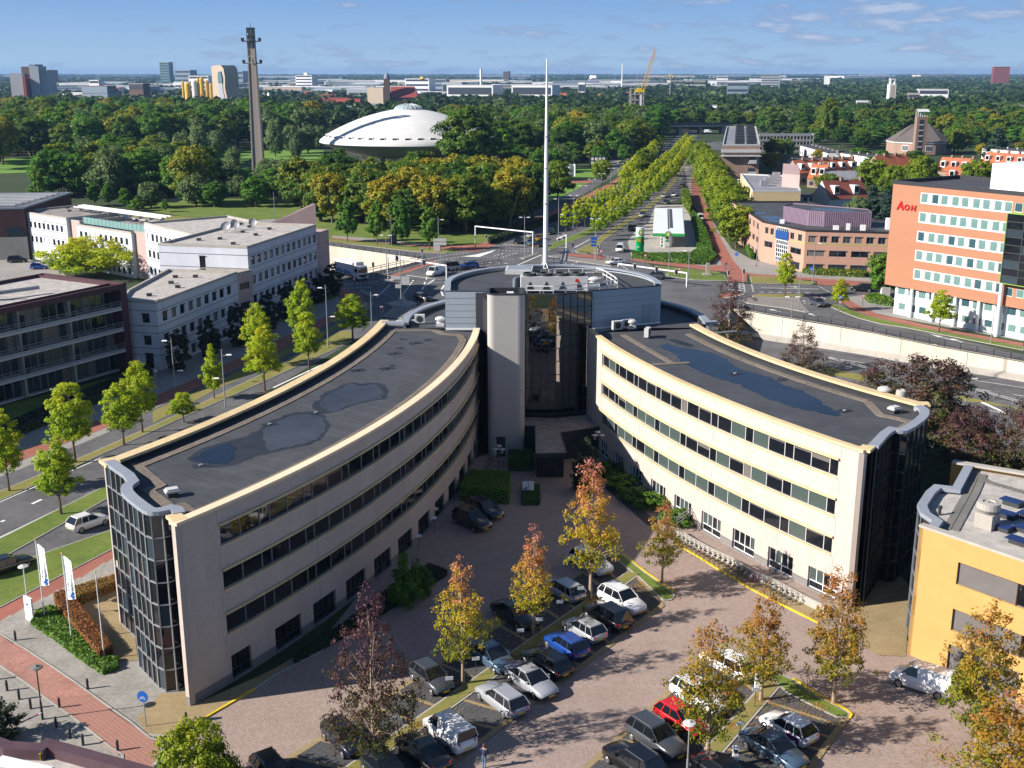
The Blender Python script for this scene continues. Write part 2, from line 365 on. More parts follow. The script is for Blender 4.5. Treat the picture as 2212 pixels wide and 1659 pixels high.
def sub(pl,s0,s1):
 cs=cum(pl);out=[tuple(at_s(pl,cs,s0)[0])]
 out+=[pl[i]for i in range(len(pl))if s0+0.05<cs[i]<s1-0.05];out.append(tuple(at_s(pl,cs,s1)[0]));return out
FLOORS=[(3.85,5.43),(7.22,8.73),(10.55,12.1)]
def facade(pl,s0,s1,ground,lit,gs0=0.0):  # lit picks paler frames: sun and shade of the wings put into colour
 """pl runs with the inside on its left"""
 cs=cum(pl);tot=cs[-1];w=MB()
 for z0,z1 in((2.05,3.85),(5.43,7.22),(8.73,10.55),(12.1,ZT)):w.wall(pl,z0,z1,0.35)
 for z0,z1 in FLOORS:
  w.wall(sub(pl,0,s0),z0,z1,0.35);w.wall(sub(pl,s1,tot),z0,z1,0.35)
 e=0.0
 for a,b in ground:
  w.wall(sub(pl,e,a),0.75,2.05,0.35);e=b
 w.wall(sub(pl,e,tot),0.75,2.05,0.35)
 pb(w,'wall','facade_brick');p=MB();e=0.0
 for a,b in ground:p.wall(offset(sub(pl,e,a),-0.02),-0.3,0.75,0.37);e=b
 p.wall(offset(sub(pl,e,tot),-0.02),-0.3,0.75,0.37)
 for a,b in ground:p.wall(offset(sub(pl,a,b),-0.06),-0.3,0.12,0.4)
 pb(p,'plinth','plinth')
 for k,(z0,z1)in enumerate(FLOORS):
  y=MB();y.wall(offset(sub(pl,s0-0.1,s1+0.1),-0.22),z1-0.02,z1+0.13,0.40);pb(y,'lintel_band','band_yellow')
  y=MB();y.wall(offset(sub(pl,s0,s1),-0.08),z0-0.10,z0+0.02,0.36);pb(y,'sill_band','band_yellow')
  g=MB();g.wall(offset(sub(pl,s0,s1),0.27),z0,z1,0.07);pb(g,'reveal','frame_dark')
  L=s1-s0;n=max(1,round(L/5.05));M=L/n;e=s0
  for i in range(n):
   for wd in(0.395,0.395,0.21):
    a=e;b=e+wd*M;e=b
    pa,d1=at_s(pl,cs,a+0.02);pc,d2=at_s(pl,cs,b-0.02)
    n1=Vector((-d1.y,d1.x));n2=Vector((-d2.y,d2.x));q=0.20
    pa3=Vector((pa.x+n1.x*q,pa.y+n1.y*q,z0));pc3=Vector((pc.x+n2.x*q,pc.y+n2.y*q,z0))
    fr=MB();h=z1-z0-0.03;u=(pc3-pa3).normalized()
    fr.bar(pa3,pa3+u*0.07,0.10,h);fr.bar(pa3+u*0.07,pc3,0.08,0.06);fr.bar(pa3+u*0.07+Vector((0,0,h-0.06)),pc3+Vector((0,0,h-0.06)),0.08,0.06)
    if i==n-1 and wd==0.21:fr.bar(pc3-u*0.07,pc3,0.10,h)
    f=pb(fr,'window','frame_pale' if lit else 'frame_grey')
    j=[rng.uniform(-.006,.006)for _ in range(4)];nn=Vector((n1.x,n1.y,0))
    x0=pa3+u*0.07;x1=pc3;up=Vector((0,0,1))
    g=MB();A,B,C_,D_=x0+nn*j[0]+up*.05,x1+nn*j[1]+up*.05,x1+nn*j[2]+up*(h-.05),x0+nn*j[3]+up*(h-.05)
    r=rng.random();gm='glass_dark'
    if lit and wd>0.3:
     if r<(0.12,0.55,0.62)[2-k]:gm='blind_green'
    elif lit and r<0.12:gm='blind_grey'
    g.quad(A,B,C_,D_);go=g.build('pane',gm,f,world=False)
    go.data.transform(Matrix.Translation(-Vector(wloc(f))))
    if lit and gm=='glass_dark' and wd>0.3 and rng.random()<0.75:
     b2=MB();hb=rng.choice((0.18,0.3,0.3,0.55));o2=nn*0.012
     b2.quad(x0-o2+up*(h-.05-hb),x1-o2+up*(h-.05-hb),x1-o2+up*(h-.05),x0-o2+up*(h-.05));bo=b2.build('blind','blind_grey',f);bo.data.transform(Matrix.Translation(-Vector(wloc(f))))
 for a,b in ground:
  pa,d1=at_s(pl,cs,a);pc,d2=at_s(pl,cs,b);n1=Vector((-d1.y,d1.x,0));n2=Vector((-d2.y,d2.x,0));q=0.24
  A=Vector((pa.x,pa.y,0.12))+n1*q;B=Vector((pc.x,pc.y,0.12))+n2*q;u=(B-A).normalized();H=1.93;ln=(B-A).length;up=Vector((0,0,1));nn=Vector((-u.y,u.x,0))
  fr=MB();zs=0.62
  for t in(0,0.25,0.5,0.75,1):
   p0=A+u*(ln-0.07)*t;fr.bar(p0+(up*(zs if t in(.25,.75)else 0)),p0+u*0.07+(up*(zs if t in(.25,.75)else 0)),0.1,H-(zs if t in(.25,.75)else 0))
  for z in(0,zs,H-0.07):fr.bar(A+up*z-nn*0.003,B+up*z-nn*0.003,0.09,0.07)
  f=pb(fr,'window','frame_white' if lit else 'frame_dark');f['label']='wide ground floor window with a low transom'  # white frames on the sunlit wing, dark where the wing is in shade
  W2=Vector(wloc(f))
  for k in range(4):
   x0=A+u*(ln*k/4+0.05)+nn*0.03;x1=A+u*(ln*(k+1)/4)+nn*0.03;j=[rng.uniform(-.006,.006)for _ in range(4)]
   for za,zb,gm in((0.05,zs,'glass_dark'),(zs+.07,H-.05,'blind_green' if lit and rng.random()<.3 else 'glass_dark')):
    g=MB();g.quad(x0+up*za+nn*j[0]-W2,x1+up*za+nn*j[1]-W2,x1+up*zb+nn*j[2]-W2,x0+up*zb+nn*j[3]-W2);g.build('pane',gm,f)
  bk=MB();bk.quad(A+nn*.3-up*.1,B+nn*.3-up*.1,B+nn*.3+up*H,A+nn*.3+up*H);pb(bk,'reveal','frame_dark')
def joints(pl,ss):
 cs=cum(pl)
 for s_ in ss:
  for z0,z1 in((2.05,3.74),(5.58,7.11),(8.88,10.44),(12.25,ZT)):p,d=at_s(pl,cs,s_);k=MB();n_=Vector((-d.y,d.x))*-.006;k.obox((p.x+n_.x,p.y+n_.y,z0),math.atan2(d.y,d.x),.025,.012,z1-z0);pb(k,'expansion_joint','panel_line')
Ll=cum(LIa)[-1];Rl=cum(RIa)[-1]
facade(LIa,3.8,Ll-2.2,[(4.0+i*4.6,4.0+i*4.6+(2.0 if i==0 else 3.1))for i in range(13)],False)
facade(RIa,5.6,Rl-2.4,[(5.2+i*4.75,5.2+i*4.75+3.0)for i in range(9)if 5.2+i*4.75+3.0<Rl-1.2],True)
joints(LIa,(3.6,14.2,28.5,42.6));joints(RIa,(5.3,16.5,30.2,Rl-2.2))
def backwall(pl):
 w=MB();w.wall(pl,-0.3,ZT,0.35);pb(w,'wall','facade_brick')
 for z0,z1 in FLOORS:
  cs=cum(pl);e=2.0
  for i in range(int((cs[-1]-4)/5)):
   a=2+i*5.0;g=MB();g.wall(offset(sub(pl,a,a+4.4),-0.03),z0,z1,0.04);pb(g,'window','glass_blue')
backwall(LOa);backwall(ROa)
for a,d in((LIa[0],Vector((-.6,.8))),(RIa[-1],Vector((.25,1.0)).normalized())):
 w=MB();w.wall([(a[0],a[1]),(a[0]+d.x*0.5,a[1]+d.y*0.5)],-0.3,ZT,0.4,side=(-1 if a[0]<0 else 1));pb(w,'wall','facade_brick_grey')
w=MB();w.wall([(-31.05,81.35),(-30.35,80.5)],-0.3,ZT,0.9);pb(w,'wall','facade_brick_grey')
w=MB();w.wall([(35.9,96.2),(36.9,96.5)],-0.3,ZT,0.4);pb(w,'wall','facade_brick_grey')
def coping(pl,w0,m,z=ZT,h=0.22,out=0.18,name='coping'):
 c=MB();c.wall(offset(pl,-out),z,z+h,w0);return pb(c,name,m)
coping(LOa,1.0,'coping_yellow');coping(LIa,0.75,'coping_cream');coping(ROa,0.95,'coping_yellow');coping(RIa,0.62,'coping_yellow')
coping([(-31.3,81.55),(-30.3,80.3)],1.15,'coping_yellow',h=0.225);coping([(-22.2,69.15),(-23.05,70.25)][::-1],1.0,'coping_yellow',h=0.225,out=0.0)
coping([(27.9,83.6),(28.6,84.6)],1.0,'coping_yellow',h=0.225,out=0);coping([(35.9,96.35),(37.1,96.2)],1.0,'coping_yellow',h=0.225,out=0)
def curtain(pl,z0,z1,nr,cw,gm,fm,pw=0.07,parent=office,jit=0.004,name='curtain_wall'):
 fr=MB();panes=[];rows=nr if isinstance(nr,list)else[lerp(z0,z1,i/nr)for i in range(nr+1)]
 for a,b in zip(pl,pl[1:]):
  a=Vector((a[0],a[1],0));b=Vector((b[0],b[1],0));L=(b-a).length
  n=max(1,round(L/cw));u=(b-a)/L;nn=Vector((-u.y,u.x,0));up=Vector((0,0,1))
  for i in range(n+1):
   if i==n and b!=Vector((pl[-1][0],pl[-1][1],0)):continue
   p=a+u*L*i/n;fr.bar(p-u*pw/2+up*z0-nn*0.0,p+u*pw/2+up*z0,0.14,z1-z0)
  for z in rows:fr.bar(a+up*(z-pw/2),b+up*(z-pw/2),0.12,pw)
  for i in range(n):
   p0=a+u*(L*i/n+pw/2)+nn*0.02;p1=a+u*(L*(i+1)/n-pw/2)+nn*0.02
   for za,zb in zip(rows,rows[1:]):panes.append((p0,p1,za+pw/2,zb-pw/2,nn))
 f=fr.build(name,fm,parent,world=True);W2=Vector(wloc(f))
 for p0,p1,za,zb,nn in panes:
  j=[rng.uniform(-jit,jit)for _ in range(4)];up=Vector((0,0,1));g=MB()
  g.quad(p0+up*za+nn*j[0]-W2,p1+up*za+nn*j[1]-W2,p1+up*zb+nn*j[2]-W2,p0+up*zb+nn*j[3]-W2)
  g.build('glass_pane',gm if isinstance(gm,str)else rng.choice(gm),f)
 return f
curtain(LB,0.15,ZT,8,1.05,['glass_dark','glass_dark','glass_dark','glass_blue'],'metal_grey',0.08,name='glass_stair_bay')
curtain(RB,0.15,ZT,8,1.15,['glass_dark'],'metal_dark',0.07,name='glass_stair_bay')  # frame darker than the left bay's: its shade is put into the colour
for pl in(LB,RB):
 c=MB();c.wall(offset(smooth(pl,1),-0.12),ZT,ZT+0.28,0.8);pb(c,'coping','coping_grey')
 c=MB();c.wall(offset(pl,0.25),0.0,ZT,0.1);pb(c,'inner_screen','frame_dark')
ZR=12.95
def wing_roof(inner,outer,bay):
 pts=list(inner)+list(outer)+list(bay);s_=MB();p=[(q[0],q[1])for q in pts]
 if area2(p)<0:p.reverse()
 s_.poly([(x,y,ZR)for x,y in p]);pb(s_,'roof','roof_felt')
wing_roof(LIa,LOa,LB[1:-1]);wing_roof(RIa,ROa[0:],[])if False else None
s_=MB();p=RIa+RB[1:-1]+ROa
if area2(p)<0:p=p[::-1]
s_.poly([(x,y,ZR)for x,y in p]);pb(s_,'roof','roof_felt')
for pl,t in((LIa,0.38),(LOa,0.38),(RIa,0.38),(ROa,0.38)):
 u=MB();u.wall(offset(pl,t),ZR,ZT,0.22);pb(u,'upstand','felt_black')
npv=[0]
def pavers(path,w=0.8,z=ZR,name='roof_tile'):
 mb=MB();pts=resample(path,0.42)
 off0=offset([tuple(q)for q in pts],-w/2);off1=offset([tuple(q)for q in pts],w/2)
 for i in range(len(pts)-1):
  for t0,t1 in((0.02,0.49),(0.51,0.98)):
   a0=Vector(off0[i]).lerp(Vector(off1[i]),t0);a1=Vector(off0[i]).lerp(Vector(off1[i]),t1)
   b0=Vector(off0[i+1]).lerp(Vector(off1[i+1]),t0);b1=Vector(off0[i+1]).lerp(Vector(off1[i+1]),t1)
   c=(a0+a1+b0+b1)/4;h=0.06+rng.uniform(0,.015)
   q=[c+(x-c)*0.96 for x in(a0,b0,b1,a1)]
   tgt=mb
   if npv[0]<300:tgt=MB();npv[0]+=1
   tgt.hexa([(x.x,x.y,z)for x in q]+[(x.x,x.y,z+h)for x in q])
   if tgt is not mb:pb(tgt,name,'paver_strip')
 if mb.f:o=pb(mb,name,'paver_strip');o['kind']='stuff'
li=offset(LIa,1.45)[1:-1];lo=offset(LOa,1.9)[2:-1]
pavers([(-29.0,82.3),(-25.5,77.4),(-26.2,76.5),(-23.5,73.1),(-22.9,73.6),(-21.9,72.3)])
pavers(li[1:-2]);pavers(lo)
pavers([lo[0],(-9.0,128.7),(-8.0,127.0),(-6.0,126.2),(li[-3][0],li[-3][1])])
ri=offset(RIa,1.0)[2:-2];ro=offset(ROa,1.9)[4:-2]
pavers(ri,0.6);pavers(ro)
pavers([ri[-1],(28.6,86.0),(30.9,89.6),(31.9,89.9),(34.3,92.9),(33.2,94.3),(32.3,94.9),ro[0]])
pavers([(12.7,126.5),(14.2,121.2),(16.6,113.2)],0.7);pavers([(14.2,112.6),(18.4,113.6)],0.7)
def ragged(q,a=.16):
 n=len(q);o_=[]
 from mathutils import noise as nz
 for i in range(n):
  p=Vector(q[i]);d=Vector(q[(i+1)%n])-Vector(q[i-1]);d.normalize();k_=nz.noise(Vector((p.x*1.1,p.y*1.1,3)))*a*2.4+nz.noise(Vector((p.x*3.3,p.y*3.3,1)))*a;o_.append((p.x-d.y*k_,p.y+d.x*k_))
 return o_
def puddle(pts,wet='puddle',dz=0.008):
 w_=[G(x,y,ZR)for x,y in pts];w_=[(p.x,p.y)for p in w_];w_.append(w_[0]);q=smooth(w_,3)[:-1];q=ragged(q)
 if area2(q)<0:q=q[::-1]
 m=MB();m.poly([(x,y,ZR+dz)for x,y in q]);return pb(m,'puddle',wet)
P1=[(402,992),(440,966),(480,955),(520,947),(560,926),(600,903),(640,888),(690,890),(717,912),(705,935),(690,955),(640,966),(600,976),(560,984),(520,1000),(480,1012),(430,1006)]
P2=[(672,876),(700,850),(730,835),(760,824),(790,832),(820,824),(842,845),(838,860),(800,868),(770,873),(740,885),(715,894),(695,893)]
P3=[D(2,1,*q)for q in((1280,1330),(1330,1295),(1420,1340),(1560,1350),(1700,1385),(1850,1430),(1940,1530),(2212,1590))]+[D(3,2,*q)for q in((140,10),(340,70),(480,170),(640,262),(590,285),(430,250),(230,205),(100,160),(0,130))]+[D(2,2,*q)for q in((2060,60),(1950,0))]+[D(2,1,*q)for q in((1700,1590),(1560,1520),(1440,1455),(1420,1400),(1300,1365))]
puddle(P1,'puddle_rim',0.006);puddle(P2,'puddle_rim',0.006)
def shrink(P,k):
 cx=sum(p[0]for p in P)/len(P);cy=sum(p[1]for p in P)/len(P);return[(cx+(x-cx)*k,cy+(y-cy)*k)for x,y in P]
puddle(shrink(P1[4:14],0.86),'puddle_grey',0.012);puddle(shrink(P1[:4]+P1[14:],0.75),'puddle',0.013);puddle(shrink(P2,0.84),'puddle_grey',0.012);puddle(P3,'puddle',0.008)
puddle([D(2,1,*q)for q in((1300,1260),(1500,1290),(1580,1330),(1540,1345),(1400,1300))],'puddle_rim',0.014)
for x,y,r in((760,777,7),(845,790,5),(795,830,10),(870,733,6),(925,735,6),(868,752,6),(1690,820,10),(1608,718,8)):
 puddle([(x+r*1.3*math.cos(a),y+r*0.45*math.sin(a))for a in[i*0.8 for i in range(8)]],'puddle_rim',0.004)
for a,b in(((1503,705),(1555,700)),((1522,722),(1592,716))):
 A=G(*a,ZR+.01);B=G(*b,ZR+.01);m=MB();n=Vector((0.25,1.0,0)).normalized()*0.8;m.quad(A,B,B+n,A+n);pb(m,'felt_patch','roof_felt_light')
ring=arcpts(5.2,132.0,18.1,R(186),R(-5),48)
s_=MB();s_.poly([(x,y,ZR-0.03)for x,y in reversed(ring)]);pb(s_,'roof','roof_felt')
w=MB();w.wall(ring,-0.3,ZT,0.35,side=-1);pb(w,'wall','panel_grey');c=MB();c.wall(offset(ring,0.15),ZT,ZT+0.28,0.8,side=-1);pb(c,'coping','coping_grey')
u=MB();u.wall(offset(ring,-0.62),ZR,ZT,0.2,side=-1);pb(u,'upstand','felt_black')
c=MB();c.bar((-15.3,130.6,ZT+.002),(-12.6,130.3,ZT+.002),0.8,0.28);c.bar((22.6,130.6,ZT+.002),(24.2,131.0,ZT+.002),0.8,0.28);pb(c,'coping','coping_grey')
drum=[(-7.75,129.2),(-7.75,131.0)]+[(4.9+12.9*math.cos(a),134.9+12.9*math.sin(a))for a in[R(190-3.6*i)for i in range(1,56)]]+[(17.75,132.9)]
drum=[(-7.75,129.2)]+[p for p in drum if p[1]>131.2]+[(17.75,132.9)]
ZP=17.45
w=MB();w.wall(drum,ZR-.5,ZP,0.3,side=-1);pb(w,'drum_wall','panel_grey')
front=[(-7.75,129.2),(-3.4,129.2)];fr2=[(9.25,129.4),(17.75,132.9)]
for q in(front,fr2):
 w=MB();w.wall(q,ZR-0.4,ZP,0.25);pb(w,'drum_wall','panel_grey');a,b=Vector(q[0]),Vector(q[1]);d=(b-a).normalized();n=Vector((d.y,-d.x))*0.012
 w=MB()
 for i in range(1,6):z=lerp(ZR,ZP,i/6);w.bar((a.x+n.x,a.y+n.y,z),(b.x+n.x,b.y+n.y,z),0.015,0.035)
 pb(w,'panel_joint','panel_line')
 w=MB();w.bar((a.x+n.x*6,a.y+n.y*6,ZR),(b.x+n.x*6,b.y+n.y*6,ZR),0.12,0.18);pb(w,'flashing','white_paint')
a,b=Vector(fr2[0]),Vector(fr2[1]);d=(b-a).normalized();dr=MB();p0=a+d*((b-a).length*0.74);p1=a+d*((b-a).length*0.93)
for q0,q1 in((p0,p0.lerp(p1,.49)),(p0.lerp(p1,.51),p1)):dr.bar((q0.x+d.y*.04,q0.y-d.x*.04,ZR+.15),(q1.x+d.y*.04,q1.y-d.x*.04,ZR+.15),0.06,2.25)
pb(dr,'roof_door','coping_grey')
atr=[(1.55,127.5),(5.1,127.3),(9.25,129.0)]
s_=MB();p=list(drum)+[(9.25,129.4),(5.1,127.45),(1.5,127.6),(-3.4,129.2)]
if area2(p)<0:p=p[::-1]
s_.poly([(x,y,ZP-0.35)for x,y in p]);pb(s_,'roof','roof_felt')
c=MB();c.wall(offset(drum,0.12),ZP,ZP+0.16,0.75,side=-1);pb(c,'coping','coping_grey')
c=MB();c.wall(front,ZP+.002,ZP+0.1,0.4);c.wall(fr2,ZP+.002,ZP+0.1,0.4);c.wall(atr,ZP+.002,ZP+.12,0.3);c.bar((-3.4,129.3,ZP),(1.5,127.4,ZP),0.3,0.1);pb(c,'coping','frame_dark')
mat('glass_mirror',(0.33,0.32,0.30),0.02,0,metal=1.0)
curtain(atr,3.3,ZP,9,0.86,['glass_mirror'],'metal_dark',0.05,jit=0.006,name='atrium_glazing')
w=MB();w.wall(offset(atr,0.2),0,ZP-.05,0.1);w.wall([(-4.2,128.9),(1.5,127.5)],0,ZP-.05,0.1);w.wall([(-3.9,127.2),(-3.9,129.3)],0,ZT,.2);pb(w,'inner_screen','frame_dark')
w=MB();w.wall([(9.3,129.3),(9.3,128.3)],-0.3,ZT,0.3);pb(w,'wall','facade_brick_grey')
def rrect(x0,y0,x1,y1,r,n=5):
 out=[]
 for cx,cy,a in((x1-r,y0+r,-90),(x1-r,y1-r,0),(x0+r,y1-r,90),(x0+r,y0+r,180)):
  out+=[(cx+r*math.cos(R(a+90*i/n)),cy+r*math.sin(R(a+90*i/n)))for i in range(n+1)]
 return out
pyl=rrect(-2.72,121.3,1.42,125.2,0.75)
w=MB();w.prism(pyl,-0.3,18.6,top=False);pb(w,'stair_pylon','pylon_brick')
cl=pyl+[pyl[0]]
w=MB();w.wall(offset(cl,-0.04),18.6,18.72,0.3);w.wall(offset(cl,0.25),18.1,18.6,0.06);pb(w,'coping','frame_dark');w=MB();w.poly([(x,y,18.15)for x,y in pyl]);pb(w,'roof','felt_black')
w=MB();w.obox((-0.2,122.6,18.15),0,0.5,0.5,0.45);w.obox((-0.2,122.6,18.6),0,0.75,0.6,0.1);pb(w,'vent','white_paint')
w=MB();w.box(-1.75,121.24,0.0,-0.75,121.35,2.4);pb(w,'door','frame_dark')
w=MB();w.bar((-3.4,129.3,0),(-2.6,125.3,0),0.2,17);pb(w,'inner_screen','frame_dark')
can=[(1.5,125.9),(1.2,122.85),(2.6,122.7),(2.48,112.85),(5.78,113.1),(5.4,120.15),(10.1,122.3),(9.05,127.0),(5.1,125.6)]
w=MB();w.prism(can,2.85,3.25,bottom=True,top=False);w.prism([(2.62,114.6),(5.55,114.6),(5.35,120.1),(9.9,122.4),(8.9,126.9),(1.6,126.2),(1.4,123.0),(2.7,122.6)],0,2.85);pb(w,'entrance_lobby','frame_dark')
w=MB();w.prism(can,3.25,3.27);pb(w,'canopy_gravel','gravel')
w=MB();w.wall([(2.48,112.85),(5.78,113.1),(5.4,120.15),(10.1,122.3)],3.25,3.33,0.1);w.wall([(2.6,122.7),(2.48,112.9)],3.25,3.33,.1);pb(w,'canopy_edge','paver_strip')
for i in range(4):
 x=2.75+i*0.7;dm=MB();dm.box(x,114.52,0.05,x+0.64,114.57,2.3);pb(dm,'entrance_door','glass_dark')
for i,(x,y)in enumerate(((1195,1395),(1380,1305),(1130,1525),(880,1540))):
 a=T(1,1,x,y,ZR+.012);k=MB();k.obox((a.x,a.y,ZR+.006),.5,1.5,1.1,.012);pb(k,'felt_patch','puddle_rim');k=MB();k.obox((a.x,a.y,ZR+.018),.5,.3,.3,.06);pb(k,'roof_drain','felt_black')
for p_ in((0,2,1735,705),(1,2,120,350),(1,2,520,250),(3,2,665,232),(2,1,1930,1570)):
 a=T(*p_,ZR);k=MB();k.obox((a.x,a.y,ZR+.018),.5,1.3,.9,.012);pb(k,'felt_patch','puddle_rim');k=MB();k.obox((a.x,a.y,ZR+.03),.5,.28,.28,.08);pb(k,'roof_drain','metal_grey')
# ================================================================= the ground, with the sunken road cut out of it
from mathutils.geometry import delaunay_2d_cdt
def r1(x,y):return(679.7+x*.25,403.2+y*.25)
def r2(x,y):return(1123.3+x*.25,322.6+y*.25)
def r3(x,y):return(1440.1+x*.2083,489.6+y*.2083)
def r4(x,y):return(1728.1+x*.21875,720+y*.21875)
def zz1(x,y):return(691.2+x*.2083,495.4+y*.2083)
def t(i,j,*ps):return[D(i,j,*p)for p in ps]
railR=[G(*p)for p in((1578,664),(1659,679.8),(1760,696.5),(1864,715),(2019,747),(2212,782),(2330,808))]
trR=[(p.x,p.y)for p in railR]+[(96,118),(62,112),(45,128),(34,160),(34,198)]
railL1=[G(*p)for p in((560,508),(640,521),(720,533),(838,550),(897,558))]
railL2=[G(*p)for p in((918,563),(880,572),(830,583),(791,592),(700,613),(560,650))]
trL=[(p.x,p.y)for p in railL1]+[(p.x,p.y)for p in railL2]
def floorR(X):return-4.3+min(1.9,max(-0.6,(X-48)*1.7/29))
def GT(x,y):
 z=-3.0
 for _ in range(6):p=G(x,y,z);z=floorR(p.x)
 return p
def ground():
 B=[(-9000,-60),(9000,-60),(9000,16000),(-9000,16000)]
 mid=[(-400,-30),(400,-30),(700,1200),(-700,1200)]
 V=B+mid+trR+trL;E=[(0,1),(1,2),(2,3),(3,0),(4,5),(5,6),(6,7),(7,4)]
 for s0,n in((8,len(trR)),(8+len(trR),len(trL))):E+=[(s0+i,s0+(i+1)%n)for i in range(n)]
 vs,es,fs,*_=delaunay_2d_cdt([Vector(v)for v in V],E,[],1,1e-4)
 def inside(p,P):
  c=False
  for i in range(len(P)):
   a,b=P[i-1],P[i]
   if(a[1]>p[1])!=(b[1]>p[1])and p[0]<(b[0]-a[0])*(p[1]-a[1])/(b[1]-a[1])+a[0]:c=not c
  return c
 keep=[]
 for f in fs:
  c=sum((vs[i]for i in f),Vector((0,0)))/len(f)
  if not inside(c,trR)and not inside(c,trL):keep.append(f)
 m=MB();m.v=[(v.x,v.y,0.0)for v in vs];m.f=keep;m.m=[0]*len(keep);m.uv=[None]*len(keep)
 tag(m.build('ground','land'),kind='structure')
ground()
_ac=[0]
def area(name,pts,lvl,m):_ac[0]+=1;return sheet(name,[G(*p)for p in pts],lvl*0.006+_ac[0]*0.0007,m)
m=MB();xs=[34,48,58,68,78,88,100]
for a,b in zip(xs,xs[1:]):m.quad((a,108,floorR(a)),(b,108,floorR(b)),(b,215,floorR(b)),(a,215,floorR(a)))
tag(m.build('sunken_road','asphalt'),kind='structure')
w=MB()
rl=resample(railR,6.0)
for a,b in zip(rl,rl[1:]):
 w.quad((a.x,a.y,floorR(a.x)-.2),(b.x,b.y,floorR(b.x)-.2),(b.x,b.y,0.15),(a.x,a.y,0.15))
 n=Vector((b.y-a.y,a.x-b.x)).normalized()*-0.35
 w.quad((a.x,a.y,.15),(b.x,b.y,.15),(b.x-n.x,b.y-n.y,.15),(a.x-n.x,a.y-n.y,.15))
retR=tag(w.build('retaining_wall','concrete_wall'),'long pale concrete retaining wall of the sunken road on the right','retaining wall')
w=MB()
for a,b in zip(rl,rl[1:]):
 d=(b-a).normalized();n=Vector((d.y,-d.x))
 w.hexa([(a.x,a.y,floorR(a.x)-.3),(b.x,b.y,floorR(b.x)-.3),(b.x+n.x*1.3,b.y+n.y*1.3,floorR(b.x)-.3),(a.x+n.x*1.3,a.y+n.y*1.3,floorR(a.x)-.3),(a.x,a.y,floorR(a.x)+.75),(b.x,b.y,floorR(b.x)+.75),(b.x+n.x*1.3,b.y+n.y*1.3,floorR(b.x)+.35),(a.x+n.x*1.3,a.y+n.y*1.3,floorR(a.x)+.35)])
w.build('ledge','concrete',retR)
w=MB()
for a in rl[::2]:w.obox((a.x+.02,a.y-.03,floorR(a.x)),R(-50),0.06,0.06,-floorR(a.x)+.1)
w.build('wall_joint','concrete_dark',retR)
dr=MB();p=G(1621,672);dr.bar((p.x,p.y-.1,floorR(p.x)+.3),(p.x+.35,p.y-.45,floorR(p.x)+.3),0.3,4.0);dr.build('pilaster','concrete',retR)
p=G(2222/1,780);p=G(2015,744);dr=MB();dr.bar((p.x,p.y-.1,floorR(p.x)+.3),(p.x+.5,p.y-.6,floorR(p.x)+.3),0.3,-floorR(p.x)-.2);dr.build('pilaster','concrete',retR)
def lines(name,segs,lvl,w=0.14,m='line_paint',fn=None):
 fn=fn or(lambda x,y:G(x,y,0));k=MB()
 for a,b in segs:
  A,B=fn(*a),fn(*b);d=(B-A);d.z=0;d.normalize();n=Vector((-d.y,d.x,0))*w/2;z=Vector((0,0,lvl*0.006))
  k.quad(A-n+z,B-n+z,B+n+z,A+n+z)
 o=k.build(name,m);o['kind']='structure';return o
def dashes(a,b,n,duty=0.5):
 return[((lerp(a[0],b[0],i/n),lerp(a[1],b[1],i/n)),(lerp(a[0],b[0],(i+duty)/n),lerp(a[1],b[1],(i+duty)/n)))for i in range(n)]
lines('road_marking',[(r4(270,240),r4(710,305)),(r4(710,305),r4(1520,435)),(r4(1520,435),r4(2400,565)),(r4(1800,557),r4(1885,572)),(r4(2110,605),r4(2212,620)),(r4(1740,735),r4(2060,800)),(r4(1560,690),r4(1740,735)),(r4(450,330),r4(540,345))],3,0.16,fn=GT)
k=MB();q=[GT(*r4(*p))for p in((1770,680),(1810,680),(2065,795),(2050,808))];k.quad(*[v+Vector((0,0,.03))for v in q]);tag(k.build('road_marking','line_paint'),kind='structure')
for pts,mm,l in(([r4(1560,610),r4(2300,770),r4(2300,800),r4(2060,730),r4(1560,660)],'grass_dry',2),([r4(1700,950),r4(1920,1000),r4(1960,1090),r4(1700,1090)],'red_path',2),([r4(260,330),r4(640,420),r4(640,480),r4(260,400)],'grass_dry',2)):
 k=MB();k.poly([GT(*p)+Vector((0,0,l*.012))for p in reversed(pts)]);tag(k.build({'grass_dry':'verge','red_path':'cycle_path'}[mm],mm),kind='structure')
k=MB();nb=trR[len(railR):]
for a,b in zip(nb,nb[1:]):
 k.quad((a[0],a[1],.02),(b[0],b[1],.02),(b[0]+6,b[1]+5,floorR(b[0]+6)-.1),(a[0]+6,a[1]+5,floorR(a[0]+6)-.1))
tag(k.build('bank','soil'),kind='structure')
w=MB()
for pl in(resample(railL1,8),resample(railL2,8)):
 for a,b in zip(pl,pl[1:]):w.quad((a.x,a.y,-7),(b.x,b.y,-7),(b.x,b.y,.15),(a.x,a.y,.15))
a,b=railL1[-1],railL2[0];w.quad((a.x,a.y,-7),(b.x,b.y,-7),(b.x,b.y,.15),(a.x,a.y,.15))
tag(w.build('retaining_wall','concrete_wall'),'pale concrete wall of the sunken road behind the white lorry','retaining wall')
k=MB();k.quad((-90,190,-6.5),(-15,190,-6.5),(-15,310,-6.5),(-90,310,-6.5));tag(k.build('sunken_road','asphalt_dark'),kind='structure')
